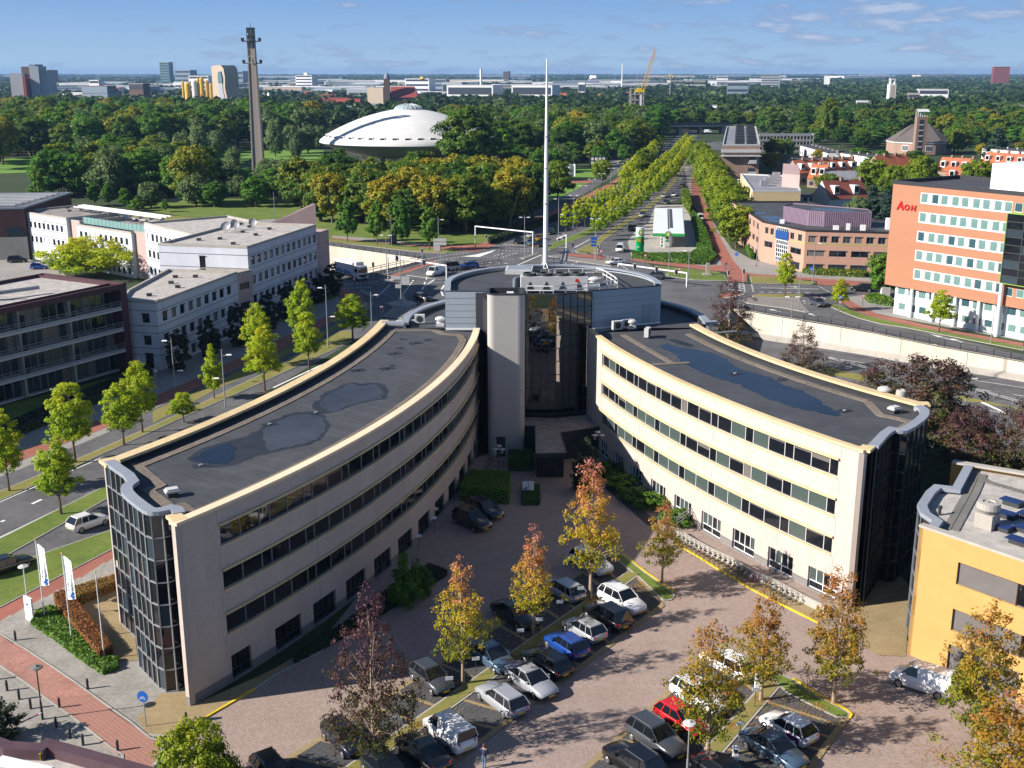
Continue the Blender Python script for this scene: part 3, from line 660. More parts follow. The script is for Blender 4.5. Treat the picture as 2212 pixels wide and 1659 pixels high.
def railing(pl,h,label,post=2.4,m='metal_dark',rails=(0.55,1.0),pr=0.06,rw=0.09,z=0.15,zf=None,name='railing'):
 pl=[Vector(p[:2])for p in pl];o=thing(name,label,'railing',(pl[0].x,pl[0].y,0))
 r=MB();pts=resample(pl,post);ZF=zf or(lambda x:z)
 for a,b in zip(pts,pts[1:]):
  for q in rails:r.bar((a.x,a.y,ZF(a.x)+q*h),(b.x,b.y,ZF(b.x)+q*h),rw,0.1)
 r.build('rail',m,o,world=True);src=None
 p0=MB();p0.box(-pr,-pr,0,pr,pr,h);me=p0.mesh('post',m)
 for p in pts:link('post',me,o,Vector((p.x,p.y,ZF(p.x)))-o.location)
 return o
railing(railR,0.95,'black railing along the top of the long retaining wall on the right',2.6)
railing(railL1,0.95,'black railing on the far side of the sunken road, left of the junction',2.8)
railing(railL2[:5],1.0,'black railing beside the red path and the white lorry',2.6)
railing([G(*q)for q in(r1(500,790),r1(720,730),r1(960,660))],0.75,'low black barrier between the railing and the red path',1.6,rails=(.4,.9))
railing([G(*q)for q in(r1(1150,810),r1(1250,750),r1(1400,705),r1(1610,680))],1.0,'black railing curving behind the left edge of the drum roof',2.2)
for sg in(((250,265),(650,372)),((1560,545),(2300,752))):
 A=GT(*r4(*sg[0]));B=GT(*r4(*sg[1]))
 railing([A,B],0.8,'steel crash barrier in the sunken road, %s'%('between the trees' if sg[0][0]<400 else 'near the right edge'),3.0,'metal_grey',(.55,.85),zf=floorR,name='crash_barrier')
area('junction',[r1(-480,400),r1(150,480),r1(860,560),r1(1140,575),r1(1300,550),r1(1480,515),(1105,513),(1188,478),(1263,430),(1323,396),(1391,352),(1440,318),(1466,290),(1476,282),(1508,282),(1501,325),(1498,388),(1491,423),(1413,448),(1401,482),(1356,523),(1363,548),(1431,588),(1446,600),(1571,610),(1621,613.5),(1761,616),(1901,625),(2240,650),(2240,700),(1930,655),(1794,662),(1901,700),(2021,722),(2330,792),(2330,808),(2212,782),(2019,747),(1864,715),(1659,679.8),(1578,664),(1540,730),(1428,760),(966,760),(826,700),(226,1049.5),(-60,1195),(-60,1110),(217,988),(590,815),(760,737),(800,700),(735,640),(690,640),(600,680),(560,650),(700,613),(791,592),(830,583),(880,572),(918,563),(897,558),(838,550),(720,533),(640,521)],1,'asphalt')
area('road',[(-80,1100),(217,988),(590,815),(780,725),(800,655),(700,705),(553,776),(375,862),(222,939),(72,1002),(-80,1062)],1.5,'asphalt')
area('road',[(-60,1241),(229,1082),(320,1040),(320,1095),(230,1147),(50,1209),(-60,1258)],1.5,'asphalt')
def strip(name,pts,m,h=0.10,kerb=True,inset=0.14):
 P=[G(*p)for p in pts];q=[(p.x,p.y)for p in P]
 if area2(q)<0:q.reverse()
 if kerb:slab('kerb',q,0,h-0.012,'kerb')
 cl=q+[q[0]];n=len(q);inn=[]
 for i in range(n):
  a=Vector(q[i-1]);b=Vector(q[i]);c=Vector(q[(i+1)%n]);d1=(b-a).normalized();d2=(c-b).normalized();n1=Vector((-d1.y,d1.x));n2=Vector((-d2.y,d2.x));mm=(n1+n2)
  mm=mm.normalized()if mm.length>.1 else n1;inn.append(b+mm*inset/max(.5,mm.dot(n1)))
 return sheet(name,inn if kerb else q,h,m)
strip('grass_median',[(-60,1086),(0,1062),(150,999.5),(252,955),(390,893),(590,797),(733,715),(762,716),(762,737),(577,822),(390,905),(217,984),(0,1083),(-60,1106)],'grass_dry')
strip('grass_verge',[(-60,1194),(0,1164),(226,1051),(330,1003),(330,1038),(229,1080),(0,1210),(-60,1240)],'grass')
strip('grass_verge',[(-60,1262),(50,1211),(230,1149),(320,1110),(320,1150),(240,1189),(125,1249),(0,1314),(-60,1343)],'grass')
area('cycle_path',[(-60,1343),(0,1314),(125,1249),(240,1189),(330,1140),(330,1160),(240,1209),(190,1239.5),(140,1269),(0,1343),(-60,1376)],3,'red_path')
area('pavement',[(-80,1062),(72,1002),(222,939),(375,862),(553,776),(700,705),(800,655),(720,640),(560,700),(-80,960)],2,'sidewalk')
area('cycle_path',[(-80,1044),(0,1013),(222,927),(375,862),(553,775),(590,765),(700,705),(765,672),(790,650),(778,632),(735,622),(735,640),(723,675),(588,740),(400,828),(222,904),(0,994),(-80,1024)],4,'red_path')
strip('grass_verge',[(330,915),(460,845),(575,792),(640,755),(730,712),(733,695),(700,715),(560,780),(440,838),(330,888)],'grass_dry',kerb=False,h=.03)
for pts in(((410,640),(440,628),(560,690),(545,720),(520,700)),((390,850),(560,740),(540,800),(450,860))):strip('traffic_island',[zz1(*p)for p in pts],'cobbles',0.1)
strip('traffic_island',[zz1(*p)for p in((655,900),(800,785),(930,775),(1010,790),(850,930))],'cobbles',0.12)
k=MB();c=G(*zz1(850,775));k.lathe([(3.0,0.12),(1.0,0.5),(0.15,2.0),(0,2.05)],(c.x,c.y,0),6);tag(k.build('sign_base','concrete'),kind='structure')
area('lawn',[(640,465),(780,430),(960,480),(1080,500),(1085,526),(1030,531),(1005,541),(965,547),(895,543),(717,523),(560,500)],1.2,'grass')
area('cycle_path',[r1(150,430),r1(600,465),r1(1000,510),r1(1400,500),r1(1500,500),r1(1560,510),r1(1400,560),r1(1000,532),r1(600,490),r1(150,450)],2,'red_path')
strip('grass_verge',[r1(-300,430),r1(150,462),r1(600,510),r1(960,550),r1(1150,560),r1(1130,578),r1(860,562),r1(150,482),r1(-300,450)],'grass_dry')
area('footpath',[r1(150,425),r1(400,440),r1(900,490),r1(1000,500),r1(900,505),r1(400,465),r1(150,440)],3,'sidewalk')
area('cycle_path',[r1(1380,560),r1(1240,555),r1(1250,535),r1(1400,500),r1(1500,470),r1(1560,500),r1(1480,540)],4,'red_path')
strip('cycle_path',[r1(560,800),r1(700,752),r1(900,680),r1(1000,640),r1(1080,655),r1(960,690),r1(800,745),r1(660,790),r1(690,820),r1(640,830)],'red_path',.08)
strip('traffic_island',[r1(600,800),r1(670,790),r1(695,805),r1(660,830),r1(600,825)],'kerb',.12)
strip('traffic_island',[r1(1770,620),r1(1920,575),r1(1940,578),r1(1810,628)],'cobbles',.12)
strip('traffic_island',[r1(2212,600),r1(2480,600),r1(2600,625),r1(2560,690),r1(2212,640),r1(2000,600),r1(2100,590)],'cobbles',.12)
area('cycle_path',[r2(400,905),r2(700,920),r2(740,940),r2(700,960),r2(400,925)],30,'red_path')
def pp(*ps):return[r2(*p)for p in ps]
strip('grass_median',pp((240,830),(400,770),(560,700),(700,620),(850,540),(960,470),(1130,360),(1290,180),(1440,20),(1430,-60),(1445,-60),(1470,0),(1330,190),(1170,360),(1000,500),(850,600),(640,720),(420,810),(260,870),(215,860)),'grass')
strip('grass_median',pp((470,880),(640,800),(740,720),(900,620),(1050,525),(1190,410),(1310,280),(1400,150),(1470,30),(1480,30),(1425,150),(1340,290),(1220,430),(1080,550),(930,640),(790,740),(700,810),(680,870),(665,905),(500,895)),'grass_dry')
area('verge',pp((0,640),(130,620),(260,600),(330,590),(250,640),(0,730),(-120,790),(-180,770)),1.4,'soil')
area('cycle_path',pp((0,650),(150,600),(330,500),(480,440),(760,300),(960,170),(1120,30),(1160,0),(1180,10),(1000,190),(800,320),(500,470),(350,560),(180,640),(-50,720)),2,'red_path')
area('park_road',pp((-100,640),(0,570),(220,500),(480,350),(600,270),(700,220),(750,170),(700,140),(820,120),(900,160),(840,210),(700,300),(560,380),(350,500),(200,570),(0,640)),1.6,'asphalt')
area('lawn',pp((-250,640),(-100,560),(20,545),(220,480),(480,350),(590,290),(160,280),(-200,330)),2,'grass_lush')
area('lawn',pp((130,230),(150,180),(260,165),(700,155),(750,168),(640,264),(500,262)),2,'grass_lush')
area('terrace',pp((120,250),(500,262),(640,264),(600,292),(380,290),(120,280)),2.2,'red_path')
area('park_road',pp((520,30),(820,10),(880,90),(830,130),(700,130),(560,60)),1.5,'sidewalk')
strip('grass_verge',pp((640,110),(760,105),(805,130),(720,140),(660,130)),'grass_dry')
area('road',pp((1200,-60),(2212,-70),(2300,-40),(1900,0),(1500,10),(1200,0)),1.3,'asphalt')
area('pavement',pp((1420,150),(1500,150),(1620,560),(1830,860),(2000,950),(2212,1000),(2400,1040),(2400,1100),(1950,1080),(1850,1010),(1700,800),(1560,560),(1450,330)),1.8,'sidewalk')
area('cycle_path',pp((1490,150),(1530,150),(1560,330),(1620,500),(1690,700),(1780,850),(1840,960),(1930,1060),(2100,1090),(2400,1110),(2400,1140),(2080,1110),(1960,1080),(1960,1145),(1800,1145),(1780,1060),(1600,1045),(1050,975),(960,960),(1000,935),(1600,1010),(1750,1000),(1700,900),(1620,720),(1500,480),(1475,330)),3.2,'red_path')
area('forecourt',pp((1110,640),(1170,480),(1420,480),(1500,640),(1530,880),(1480,900),(1080,925),(960,920),(930,800),(1000,700)),2.5,'concrete')
area('pavement',pp((960,880),(1100,915),(1480,890),(1700,930),(1760,1000),(1620,1015),(1000,950)),2.6,'sidewalk')
strip('grass_verge',pp((1170,1010),(1300,1020),(1700,1060),(1770,1090),(1790,1140),(1500,1130),(1290,1100),(1220,1060)),'grass')
for q in[[r3(*p)for p in s_]for s_ in(((860,515),(1150,525),(1550,580),(1500,600),(880,590)),((880,720),(960,700),(1180,705),(1440,705),(1380,750),(1240,740),(900,730)))]:strip('grass_verge',q,'grass_dry')
area('cycle_path',[r3(*p)for p in((860,490),(1150,505),(1600,540),(2212,580),(2300,600),(2300,620),(1720,610),(1660,612),(1560,600),(1560,565),(1150,525),(870,512))],3,'red_path')
area('pavement',[r3(*p)for p in((700,420),(900,400),(1400,470),(2212,540),(2300,560),(2300,600),(1600,540),(1150,505),(860,490))],2.2,'sidewalk')
area('pavement',[r3(*p)for p in((1850,735),(1960,720),(2100,700),(2212,710),(2500,760),(2700,850),(3000,960),(3700,1130),(3700,1190),(2400,950),(2212,910),(2000,850))],2.2,'sidewalk')
area('cycle_path',[r3(*p)for p in((1780,755),(1860,735),(1940,790),(2050,850),(2212,915),(2400,955),(2640,1010),(3000,1085),(3700,1210),(3700,1245),(3000,1112),(2600,1040),(2212,955),(2060,915),(1920,860))],3,'red_path')
strip('grass_verge',[r3(*p)for p in((1690,820),(1780,810),(1870,850),(2050,920),(2212,960),(2600,1045),(3000,1118),(3700,1250),(3700,1285),(3000,1152),(2500,1055),(2212,1010),(1980,950),(1800,880),(1710,840))],'grass')
strip('traffic_island',[r3(*p)for p in((780,770),(860,740),(1250,745),(1380,765),(1400,810),(1480,890),(1440,890),(1200,845),(850,800))],'cobbles',.12)
strip('traffic_island',[r3(*p)for p in((600,740),(800,700),(810,706),(690,745))],'kerb',.12)
area('cycle_path',[r3(*p)for p in((560,690),(720,685),(800,695),(680,740),(560,740))],3,'red_path')
mk=[]
mk+=dashes(r1(860,640),r1(1340,565),16,.45)+dashes(r1(900,665),r1(1300,600),12,.45)+dashes(r1(1520,515),r1(1960,505),14,.5)+dashes(r1(1500,528),r1(1990,540),16,.5)+dashes(r1(1520,548),r1(1900,560),12,.5)
mk+=dashes(r1(1430,605),r1(1740,630),11,.4)+dashes(r1(1550,600),r1(1640,575),3)+dashes(r1(1620,610),r1(1760,570),5)+dashes(r1(1180,640),r1(1700,665),8,.5)
mk+=[(r1(1750,680),r1(1960,590)),(r1(1610,495),r1(1960,515)),(r1(790,765),r1(1130,812)),(r1(945,865),r1(1040,800))]+dashes(r1(740,960),r1(860,800),9,.55)+dashes(r1(540,955),r1(660,840),11,.5)
mk+=dashes(r1(220,850),r1(560,820),10,.5)+dashes(r1(250,880),r1(500,870),7,.5)+dashes(r1(930,890),r1(980,760),3,.5)+[(r1(1120,850),r1(1090,900)),(r1(1090,900),r1(1110,945))]
mk+=dashes((590,822),(0,1095),1,0.0)[:0]+[((2,1128),(10,1124)),((69,1089),(90,1079)),((148,1052),(167,1042)),((590,838),(780,748))]
lines('road_marking',[((0,1085),(217,990)),((-30,1176),(226,1052))],5,.15)
lines('road_marking',mk,4,0.34)
mk=dashes(r2(560,670),r2(900,470),9,.35)+dashes(r2(900,470),r2(1180,260),9,.35)+dashes(r2(700,690),r2(1080,440),10,.3)+dashes(r2(300,740),r2(640,580),8,.35)+dashes(r2(1380,260),r2(1500,60),6,.35)
mk+=[(r2(470,850),r2(600,780)),(r2(300,845),r2(400,850))]+dashes(r2(720,920),r2(980,950),9,.5)+dashes(r2(870,1000),r2(960,1060),4,.5)+dashes(r2(440,1000),r2(520,960),2,.5)
mk+=[(r3(980,635),r3(1580,648))]+dashes(r3(960,680),r3(1530,686),6,.5)+dashes(r3(1580,620),r3(1760,720),8,.4)+dashes(r3(880,600),r3(900,680),7,.5)+dashes(r3(800,600),r3(810,680),6,.5)+[(r3(720,840),r3(850,795)),(r3(1050,1050),r3(1900,1195)),(r3(640,690),r3(740,705))]
mk+=dashes(r3(1420,770),r3(1420,795),1,.3)+dashes(r3(1430,772),r3(1540,772),3,.4)+dashes(r3(1420,796),r3(1520,798),2,.5)+dashes(r3(1600,730),r3(1660,760),2,.6)
lines('road_marking',mk,4,0.26)
lines('zebra_crossing',[((1574+0,y),(1587,y))for y in(614,618,622,626)]+[((1594,y),(1601,y))for y in(613.5,617,620.5,624,627.5)]+[((1573,y),(1579,y))for y in(614.5,618,622)],4.5,.5)
def arrow(a,b,w=1.0):
 A,B=G(*a),G(*b);d=(B-A);L=d.length;d.normalize();n=Vector((-d.y,d.x,0));z=Vector((0,0,.027));k=MB()
 k.quad(A-n*.12+z,A+d*L*.55-n*.12+z,A+d*L*.55+n*.12+z,A+n*.12+z);k.poly([A+d*L*.55-n*w/2+z,B+z,A+d*L*.55+n*w/2+z]);tag(k.build('road_arrow','line_paint'),kind='structure')
arrow(r3(1180,885),r3(1060,855));arrow(r3(1540,925),r3(1470,900));arrow((2058,735),(2010,722));arrow((2080,740),(2052,731));arrow(r3(1260,617),r3(1370,630));arrow(r2(1750,1048),r2(1790,1040),1.4)
k=MB();k.poly([G(*r1(*p),.03)for p in reversed(((1280,603),(1400,585),(1570,545),(1520,570),(1420,608)))]);tag(k.build('hatched_nose','line_paint'),kind='structure')
area('courtyard',[(421,1560),(430,1526),(553,1470),(700,1380),(1000,1000),(1130,950),(1280,950),(1870,1320),(1960,1385),(2300,1500),(2300,1900),(240,1900)],1,'herring')
TILE={}
def tilefield(parent,poly,size,rot,z,m,name='paver',gap=.012,nobj=300,th=.03,off=.5):
 z=parent.data.vertices[0].co.z+.004;P_=[(G(*p).x,G(*p).y)for p in poly];ca,sa=math.cos(rot),math.sin(rot);Q=[(x*ca+y*sa,-x*sa+y*ca)for x,y in P_];sx,sy=size
 def ins(q):
  c=False
  for i in range(len(Q)):
   a,b=Q[i-1],Q[i]
   if(a[1]>q[1])!=(b[1]>q[1])and q[0]<(b[0]-a[0])*(q[1]-a[1])/(b[1]-a[1])+a[0]:c=not c
  return c
 xs=[q[0]for q in Q];ys=[q[1]for q in Q];L=[];j=0;y=min(ys)
 while y<max(ys):
  x=min(xs)+(sx*off if j%2 else 0)
  while x<max(xs):
   if ins((x,y)):
    X,Y=x*ca-y*sa,x*sa+y*ca;px=1106+FPX*X/(Y*_c+CAM_H*_s);py=829.5+FPX*(CAM_H*_c-Y*_s)/(Y*_c+CAM_H*_s)
    if-30<px<2242 and py<1690:L.append((py,X,Y))
   x+=sx
  y+=sy;j+=1
 L.sort(reverse=True)
 def bx_(k,X,Y,zz_):k.obox((X,Y,zz_),rot,sx-gap,sy-gap,th)
 key=(sx,sy,m)
 if key not in TILE:k=MB();bx_(k,0,0,0);k.f=k.f[1:];k.m=k.m[1:];k.uv=k.uv[1:];TILE[key]=k.mesh(name,m)
 for i,(py,X,Y)in enumerate(L[:nobj]):link(name,TILE[key],parent,(X,Y,z+rng.uniform(0,.008)))
 k=MB()
 for py,X,Y in L[nobj:]:
  n0=len(k.f);bx_(k,X,Y,z+rng.uniform(0,.008));del k.f[n0];del k.m[n0];del k.uv[n0]
 if k.f:o=k.build(name,m,parent);o['kind']='stuff'
plaza=[(-60,1376),(0,1343),(140,1269),(190,1239.5),(240,1209),(300,1180),(340,1300),(430,1526),(318,1592),(450,1700),(200,1900),(-200,1900)]
plo=area('pavement',plaza,2,'joint_grey')
up=t(0,3,(-240,420),(0,515),(220,645),(440,790),(660,940),(920,1130),(1120,1270),(1290,1410),(1400,1450),(1390,1560),(1300,1700));lowp=t(0,3,(1060,1700),(1060,1560),(960,1500),(800,1370),(620,1230),(420,1090),(240,950),(0,790),(-240,650))
cpo=area('cycle_path',up+lowp,10,'joint_red');tilefield(plo,plaza,(.3,.3),R(-41.3),.0,'tile_grey');tilefield(cpo,up+lowp,(.3,.3),R(-41.3),.05,'tile_red',th=.03)
for e_ in(up,lowp):lines('path_edging',list(zip(e_,e_[1:])),26,.16,'kerb')
cb=[D(0,3,*p)for p in((1280,1385),(1330,1395),(1400,1397),(1450,1390),(1520,1370),(1600,1335),(1700,1285),(1900,1165),(2212,985))]+[D(1,3,170,870),D(1,3,580,650)]
yb=[(421,1524),(553,1466),(705,1392)]
area('yellow_brick_pavement',[D(0,3,1180,1240),D(0,3,1390,1030),D(0,3,1640,1015)]+yb+[cb[-1]]+cb[::-1][1:],14,'yellow_bricks')
area('yellow_brick_pavement',[D(0,3,640,230),D(0,3,990,100),D(0,3,1050,415),D(0,3,1180,490),D(0,3,1210,740),D(0,3,1020,740),D(0,3,940,600)],14,'yellow_bricks')
def kerbline(pts,m='kerb',w=0.18,h=0.12,name='kerb'):
 P=[G(*p)for p in pts];k=MB();k.wall(P,0,h,w);tag(k.build(name,m),kind='structure')
kerbline(cb[:6]);kerbline(cb[5:9],'yellow_paint');kerbline(cb[8:],'kerb')
rk=[D(2,2,1400,1385),D(2,2,1500,1440),D(2,2,1860,1659)]+[D(2,3,2040,110),D(2,3,2212,200)]+[D(3,3,430,415)]
area('yellow_brick_pavement',rk[::-1]+[D(2,2,1390,1290),D(2,2,1800,1480),D(3,3,0,60),D(3,3,350,250),D(3,3,480,330)],5,'yellow_bricks')
kerbline(rk,'yellow_paint')
area('yellow_brick_pavement',[D(3,3,760,305),D(3,3,800,60),D(3,3,1100,-60),D(3,3,1230,100),D(3,3,1190,700),D(3,3,950,690),D(3,3,830,620),D(3,3,800,450)],5,'yellow_bricks')
area('walkway',[D(2,2,*p)for p in((860,870),(1000,1000),(1260,1190),(1180,1230),(960,1040),(800,900))],5,'asphalt_dark')
def P2(p):return Vector((p.x,p.y))
def bays(w0,w1,c0,c1,e0,e1,pitch):
 """w: west edge, c: planting strip, e: east edge (photo points); all rows run parallel"""
 W0,W1,C0,C1,E0,E1=[G(*q)for q in(w0,w1,c0,c1,e0,e1)]
 for pq in((w0,w1,c1,c0),(c0,c1,e1,e0)):so=sheet('parking_row',[G(*q)for q in pq],5*.006,'felt_black');tilefield(so,pq,(.4,.4),R(54),.012,'tile_dark',nobj=120,off=0)
 k=MB()
 for a0,a1,b0,b1 in((W0,W1,C0,C1),(C0,C1,E0,E1)):
  n=max(1,round((a1-a0).length/pitch))
  for i in range(n+1):
   a=a0.lerp(a1,i/n);b=b0.lerp(b1,i/n);d=(b-a).normalized();q=Vector((-d.y,d.x,0))*0.15;z=Vector((0,0,.078));k.quad(a-q+z,b-q+z,b+q+z,a+q+z)
 for a0,a1 in((W0,W1),(E0,E1)):
  d=(a1-a0).normalized();q=Vector((-d.y,d.x,0))*0.22;z=Vector((0,0,.082));k.quad(a0-q+z,a1-q+z,a1+q+z,a0+q+z)
 tag(k.build('bay_divider','yellow_bricks'),kind='structure')
 k=MB();k.bar(C0,C1,1.25,0.12);tag(k.build('kerb','kerb'),kind='structure');k=MB();k.bar(C0+Vector((0,0,.12)),C1+Vector((0,0,.12)),0.95,0.02);tag(k.build('planting_strip','grass_dry'),kind='structure')
bays((500,1720),(1322,1196),(650,1745),(1368,1240),(850,1745),(1432,1308),2.45)
bays((1190,1730),(1560,1392),(1440,1740),(1668,1480),(1690,1740),(1834,1545),2.5)
strip('grass_island',[(1318,1200),(1345,1200),(1392,1238),(1453,1280),(1458,1290),(1450,1298),(1432,1300),(1380,1250)],'grass',.12)
kerbline([(1345,1199),(1392,1237),(1454,1280)],'yellow_paint')
strip('grass_island',[(1640,1440),(1712,1470),(1770,1508),(1832,1540),(1836,1548),(1828,1554),(1805,1552),(1700,1500)],'grass',.12)
kerbline([(1712,1468),(1770,1505),(1826,1536),(1836,1544),(1832,1552)],'yellow_paint')
area('lawn',[(-80,385),(0,375),(80,372),(110,350),(60,340),(-80,350)],2,'grass_lush')
area('lawn',[(60,440),(250,455),(420,470),(640,480),(700,500),(640,520),(300,500),(60,470)],1.2,'grass_dry')
area('lawn',[(280,420),(480,430),(700,430),(720,470),(640,478),(400,468),(280,450)],2,'grass')
area('lawn',[(455,335),(560,320),(700,325),(700,345),(560,355),(455,375)],2,'grass_lush')
area('park_road',[(60,455),(130,452),(300,470),(420,485),(640,470),(700,455),(705,462),(640,490),(420,500),(60,470)],2.4,'sidewalk')
area('pond',[(470,372),(540,345),(640,345),(700,355),(690,372),(600,380),(500,385)],3,'water')
area('pond',[(290,428),(350,425),(400,430),(380,438),(300,436)],3,'water')
area('car_park',[(-80,560),(0,545),(60,560),(130,585),(160,610),(120,660),(-80,640)],2,'sidewalk')
area('garden',[(-80,960),(-80,900),(300,800),(560,640),(700,600),(735,640),(560,700),(222,845)],1,'grass')
# ================================================================= neighbouring buildings
mat('pale_panel',(0.51,0.53,0.59),0.7,0.10,0.35,stretch=(1,1,0.4));mat('pink_panel',(0.44,0.32,0.30),0.75,0.08,0.5)
mat('maroon',(0.075,0.035,0.045),0.7,0.15,0.8);mat('slab_white',(0.50,0.50,0.50),0.7,0.1,0.7)
mat('orange_clad',(0.36,0.17,0.10),0.7,0.05,0.3,stretch=(1,1,3));mat('clad_white',(0.72,0.76,0.78),0.4,0.04,0.5);mat('letter_red',(0.62,0.012,0.018),0.4,0)
mat('orange_plaster',(0.48,0.29,0.10),0.75,0.07,0.6);mat('grey_louvre',(0.14,0.13,0.13),0.6,0.1,1)
brick('pink_brick',(0.47,0.27,0.20),(0.42,0.24,0.18),(0.40,0.27,0.21),0.5,0.12,coords='UV',bump=0.003,big=0.07)
brick('dark_brick',(0.10,0.045,0.045),(0.08,0.038,0.04),(0.07,0.05,0.05),0.4,0.1,coords='UV',bump=0.003)
brick('red_brick',(0.30,0.13,0.10),(0.25,0.11,0.085),(0.24,0.16,0.13),0.5,0.12,coords='UV',bump=0.003)
brick('brown_brick',(0.36,0.24,0.19),(0.31,0.20,0.16),(0.30,0.22,0.18),0.5,0.12,coords='UV',bump=0.003)
brick('roof_tiles_orange',(0.50,0.15,0.065),(0.42,0.12,0.055),(0.24,0.08,0.045),0.35,0.3,rough=.8,bump=0.02,big=.2)
brick('roof_tiles_red',(0.24,0.07,0.05),(0.20,0.06,0.045),(0.11,0.04,0.03),0.35,0.3,rough=.8,bump=0.02)
brick('roof_slate',(0.14,0.12,0.115),(0.12,0.105,0.10),(0.08,0.07,0.07),0.5,0.3,rough=.8,bump=0.01)
mat('purple_metal',(0.22,0.16,0.22),0.5,0.06,1);mat('cream_wall',(0.58,0.45,0.26),0.8,0.06,1);mat('roof_grey',(0.20,0.21,0.24),0.8,0.15,0.4)
mat('green_paint',(0.0,0.33,0.09),0.4,0.05,1);mat('lime_line',(0.22,0.42,0.05),0.6,0);mat('blue_sign',(0.015,0.06,0.22),0.5,0);mat('sign_blue',(0.01,0.10,0.42),0.5,0)
mat('teal_panel',(0.16,0.30,0.29),0.5,.1,1);mat('solar',(0.008,0.02,0.10),0.15,0.2,2,spec=.6)
WIN={}
def window_mesh(w,h,fm,gm,bars=0,sill=None):
 key=(round(w,2),round(h,2),fm,gm,bars,sill)
 if key in WIN:return WIN[key]
 m=MB();f=0.07
 m.box(0,-.04,0,w,.04,f);m.box(0,-.04,h-f,w,.04,h);m.box(0,-.04,f,f,.04,h-f);m.box(w-f,-.04,f,w,.04,h-f)
 for i in range(bars):x=w*(i+1)/(bars+1);m.box(x-.03,-.035,f,x+.03,.035,h-f)
 if sill:m.box(-.05,-.30,h,w+.05,.0,h+.10)
 m.mi=1;j=[rng.uniform(-.004,.004)for _ in range(4)];m.quad((f,j[0],f),(w-f,j[1],f),(w-f,j[2],h-f),(f,j[3],h-f))
 WIN[key]=m.mesh('window',[fm,gm]);return WIN[key]
def face(mb,A,B,z0,z1,rows,parent,depth=0.16,fm='frame_grey',gm='glass_dark',bars=0,sill=None,name='window',L0=0.0):
 """wall panel from A to B (outside on the right of travel), pierced by rows of (za, zb, [(s0, s1)...])"""
 A=Vector((A[0],A[1],0));B=Vector((B[0],B[1],0));L=(B-A).length;u=(B-A)/L;n=Vector((u.y,-u.x,0));up=Vector((0,0,1))
 P=lambda s,z,d=0.0:A+u*s+up*z-n*d
 def q(s0,s1,za,zb):
  if s1-s0>1e-3 and zb-za>1e-3:mb.quad(P(s0,za),P(s1,za),P(s1,zb),P(s0,zb),((L0+s0,za),(L0+s1,za),(L0+s1,zb),(L0+s0,zb)))
 z=z0;ang=math.atan2(u.y,u.x);W=wloc(parent)
 for za,zb,ops in sorted(rows,key=lambda r:r[0]):
  q(0,L,z,za);e=0.0
  for o_ in ops:
   s0,s1=o_[0],o_[1];q(e,s0,za,zb);e=s1;g=o_[2]if len(o_)>2 else gm
   if isinstance(g,(list,tuple)):g=rng.choice(g)
   for(a,b,c_,d_)in((P(s0,za),P(s1,za),P(s1,za,depth),P(s0,za,depth)),(P(s0,zb,depth),P(s1,zb,depth),P(s1,zb),P(s0,zb)),(P(s0,za),P(s0,za,depth),P(s0,zb,depth),P(s0,zb)),(P(s1,za,depth),P(s1,za),P(s1,zb),P(s1,zb,depth))):mb.quad(a,b,c_,d_)
   o=link(name,window_mesh(s1-s0,zb-za,fm,g,bars,sill),parent,P(s0,za,depth*.8)-W);o.rotation_euler=(0,0,ang)
  q(e,L,za,zb);z=zb
 q(0,L,z,z1)
def spaced(n,s0,pitch,w,gms=None):return[((s0+i*pitch,s0+i*pitch+w)if not gms else(s0+i*pitch,s0+i*pitch+w,gms))for i in range(n)]
def flatroof(o,pts,h,m,cm,cw=0.35,ph=0.35,name='roof'):
 pts=[(p[0],p[1])for p in pts]
 if area2(pts)<0:pts=pts[::-1]
 r=MB();r.poly([(x,y,h-ph)for x,y in pts]);r.build(name,m,o,world=True)
 c=MB();cl=pts+[pts[0]];n=len(pts)
 for i in range(n):
  a,b=pts[i],pts[(i+1)%n];d=Vector((b[0]-a[0],b[1]-a[1])).normalized();nn=Vector((-d.y,d.x))*(cw/2-.03)
  c.bar((a[0]+nn.x,a[1]+nn.y,h-ph),(b[0]+nn.x,b[1]+nn.y,h-ph),cw,ph+.06+.002*(i%3))
 c.build('coping',cm,o,world=True)
def ccw(pts):return pts if area2(pts)>0 else pts[::-1]
def block(name,label,cat,pts,h,wm,rm='gravel',cm='concrete',wins=None,z0=0.0,group=None,fm='frame_grey',gm='glass_dark',bars=0,sill=None,lines_=None,base=None,ph=.35,depth=.16,parent=None):
 """pts counter-clockwise; wins: {edge index: rows}"""
 o=parent or thing(name,label,cat,(pts[0][0],pts[0][1],0),0,group);w=MB();L=0
 for i in range(len(pts)):
  a,b=pts[i],pts[(i+1)%len(pts)];face(w,a,b,z0,h,(wins or{}).get(i,[]),o,depth,fm,gm,bars,sill,L0=L);L+=math.hypot(b[0]-a[0],b[1]-a[1])
 w.build('wall',wm,o,world=True)
 if z0>0.5:k=MB();k.poly([(x,y,z0)for x,y in pts[::-1]]);k.build('soffit',wm,o,world=True)
 flatroof(o,pts,h,rm,cm,ph=ph)
 if lines_:
  zs,edges,m=lines_;k=MB()
  for i in edges:
   a,b=Vector(pts[i]),Vector(pts[(i+1)%len(pts)]);d=(b-a).normalized();nn=Vector((d.y,-d.x))*.012
   for z in zs:k.bar((a.x+nn.x,a.y+nn.y,z),(b.x+nn.x,b.y+nn.y,z),.03,.07)
  k.build('joint',m,o,world=True)
 return o
def rows3(zs,h,n,s0,pitch,w,g=None):return[(z,z+h,spaced(n,s0,pitch,w,g))for z in zs]
def along(A,B,s,n=0.0):
 A=Vector(A[:2]);B=Vector(B[:2]);u=(B-A).normalized();q=A+u*s+Vector((-u.y,u.x))*n;return(q.x,q.y)
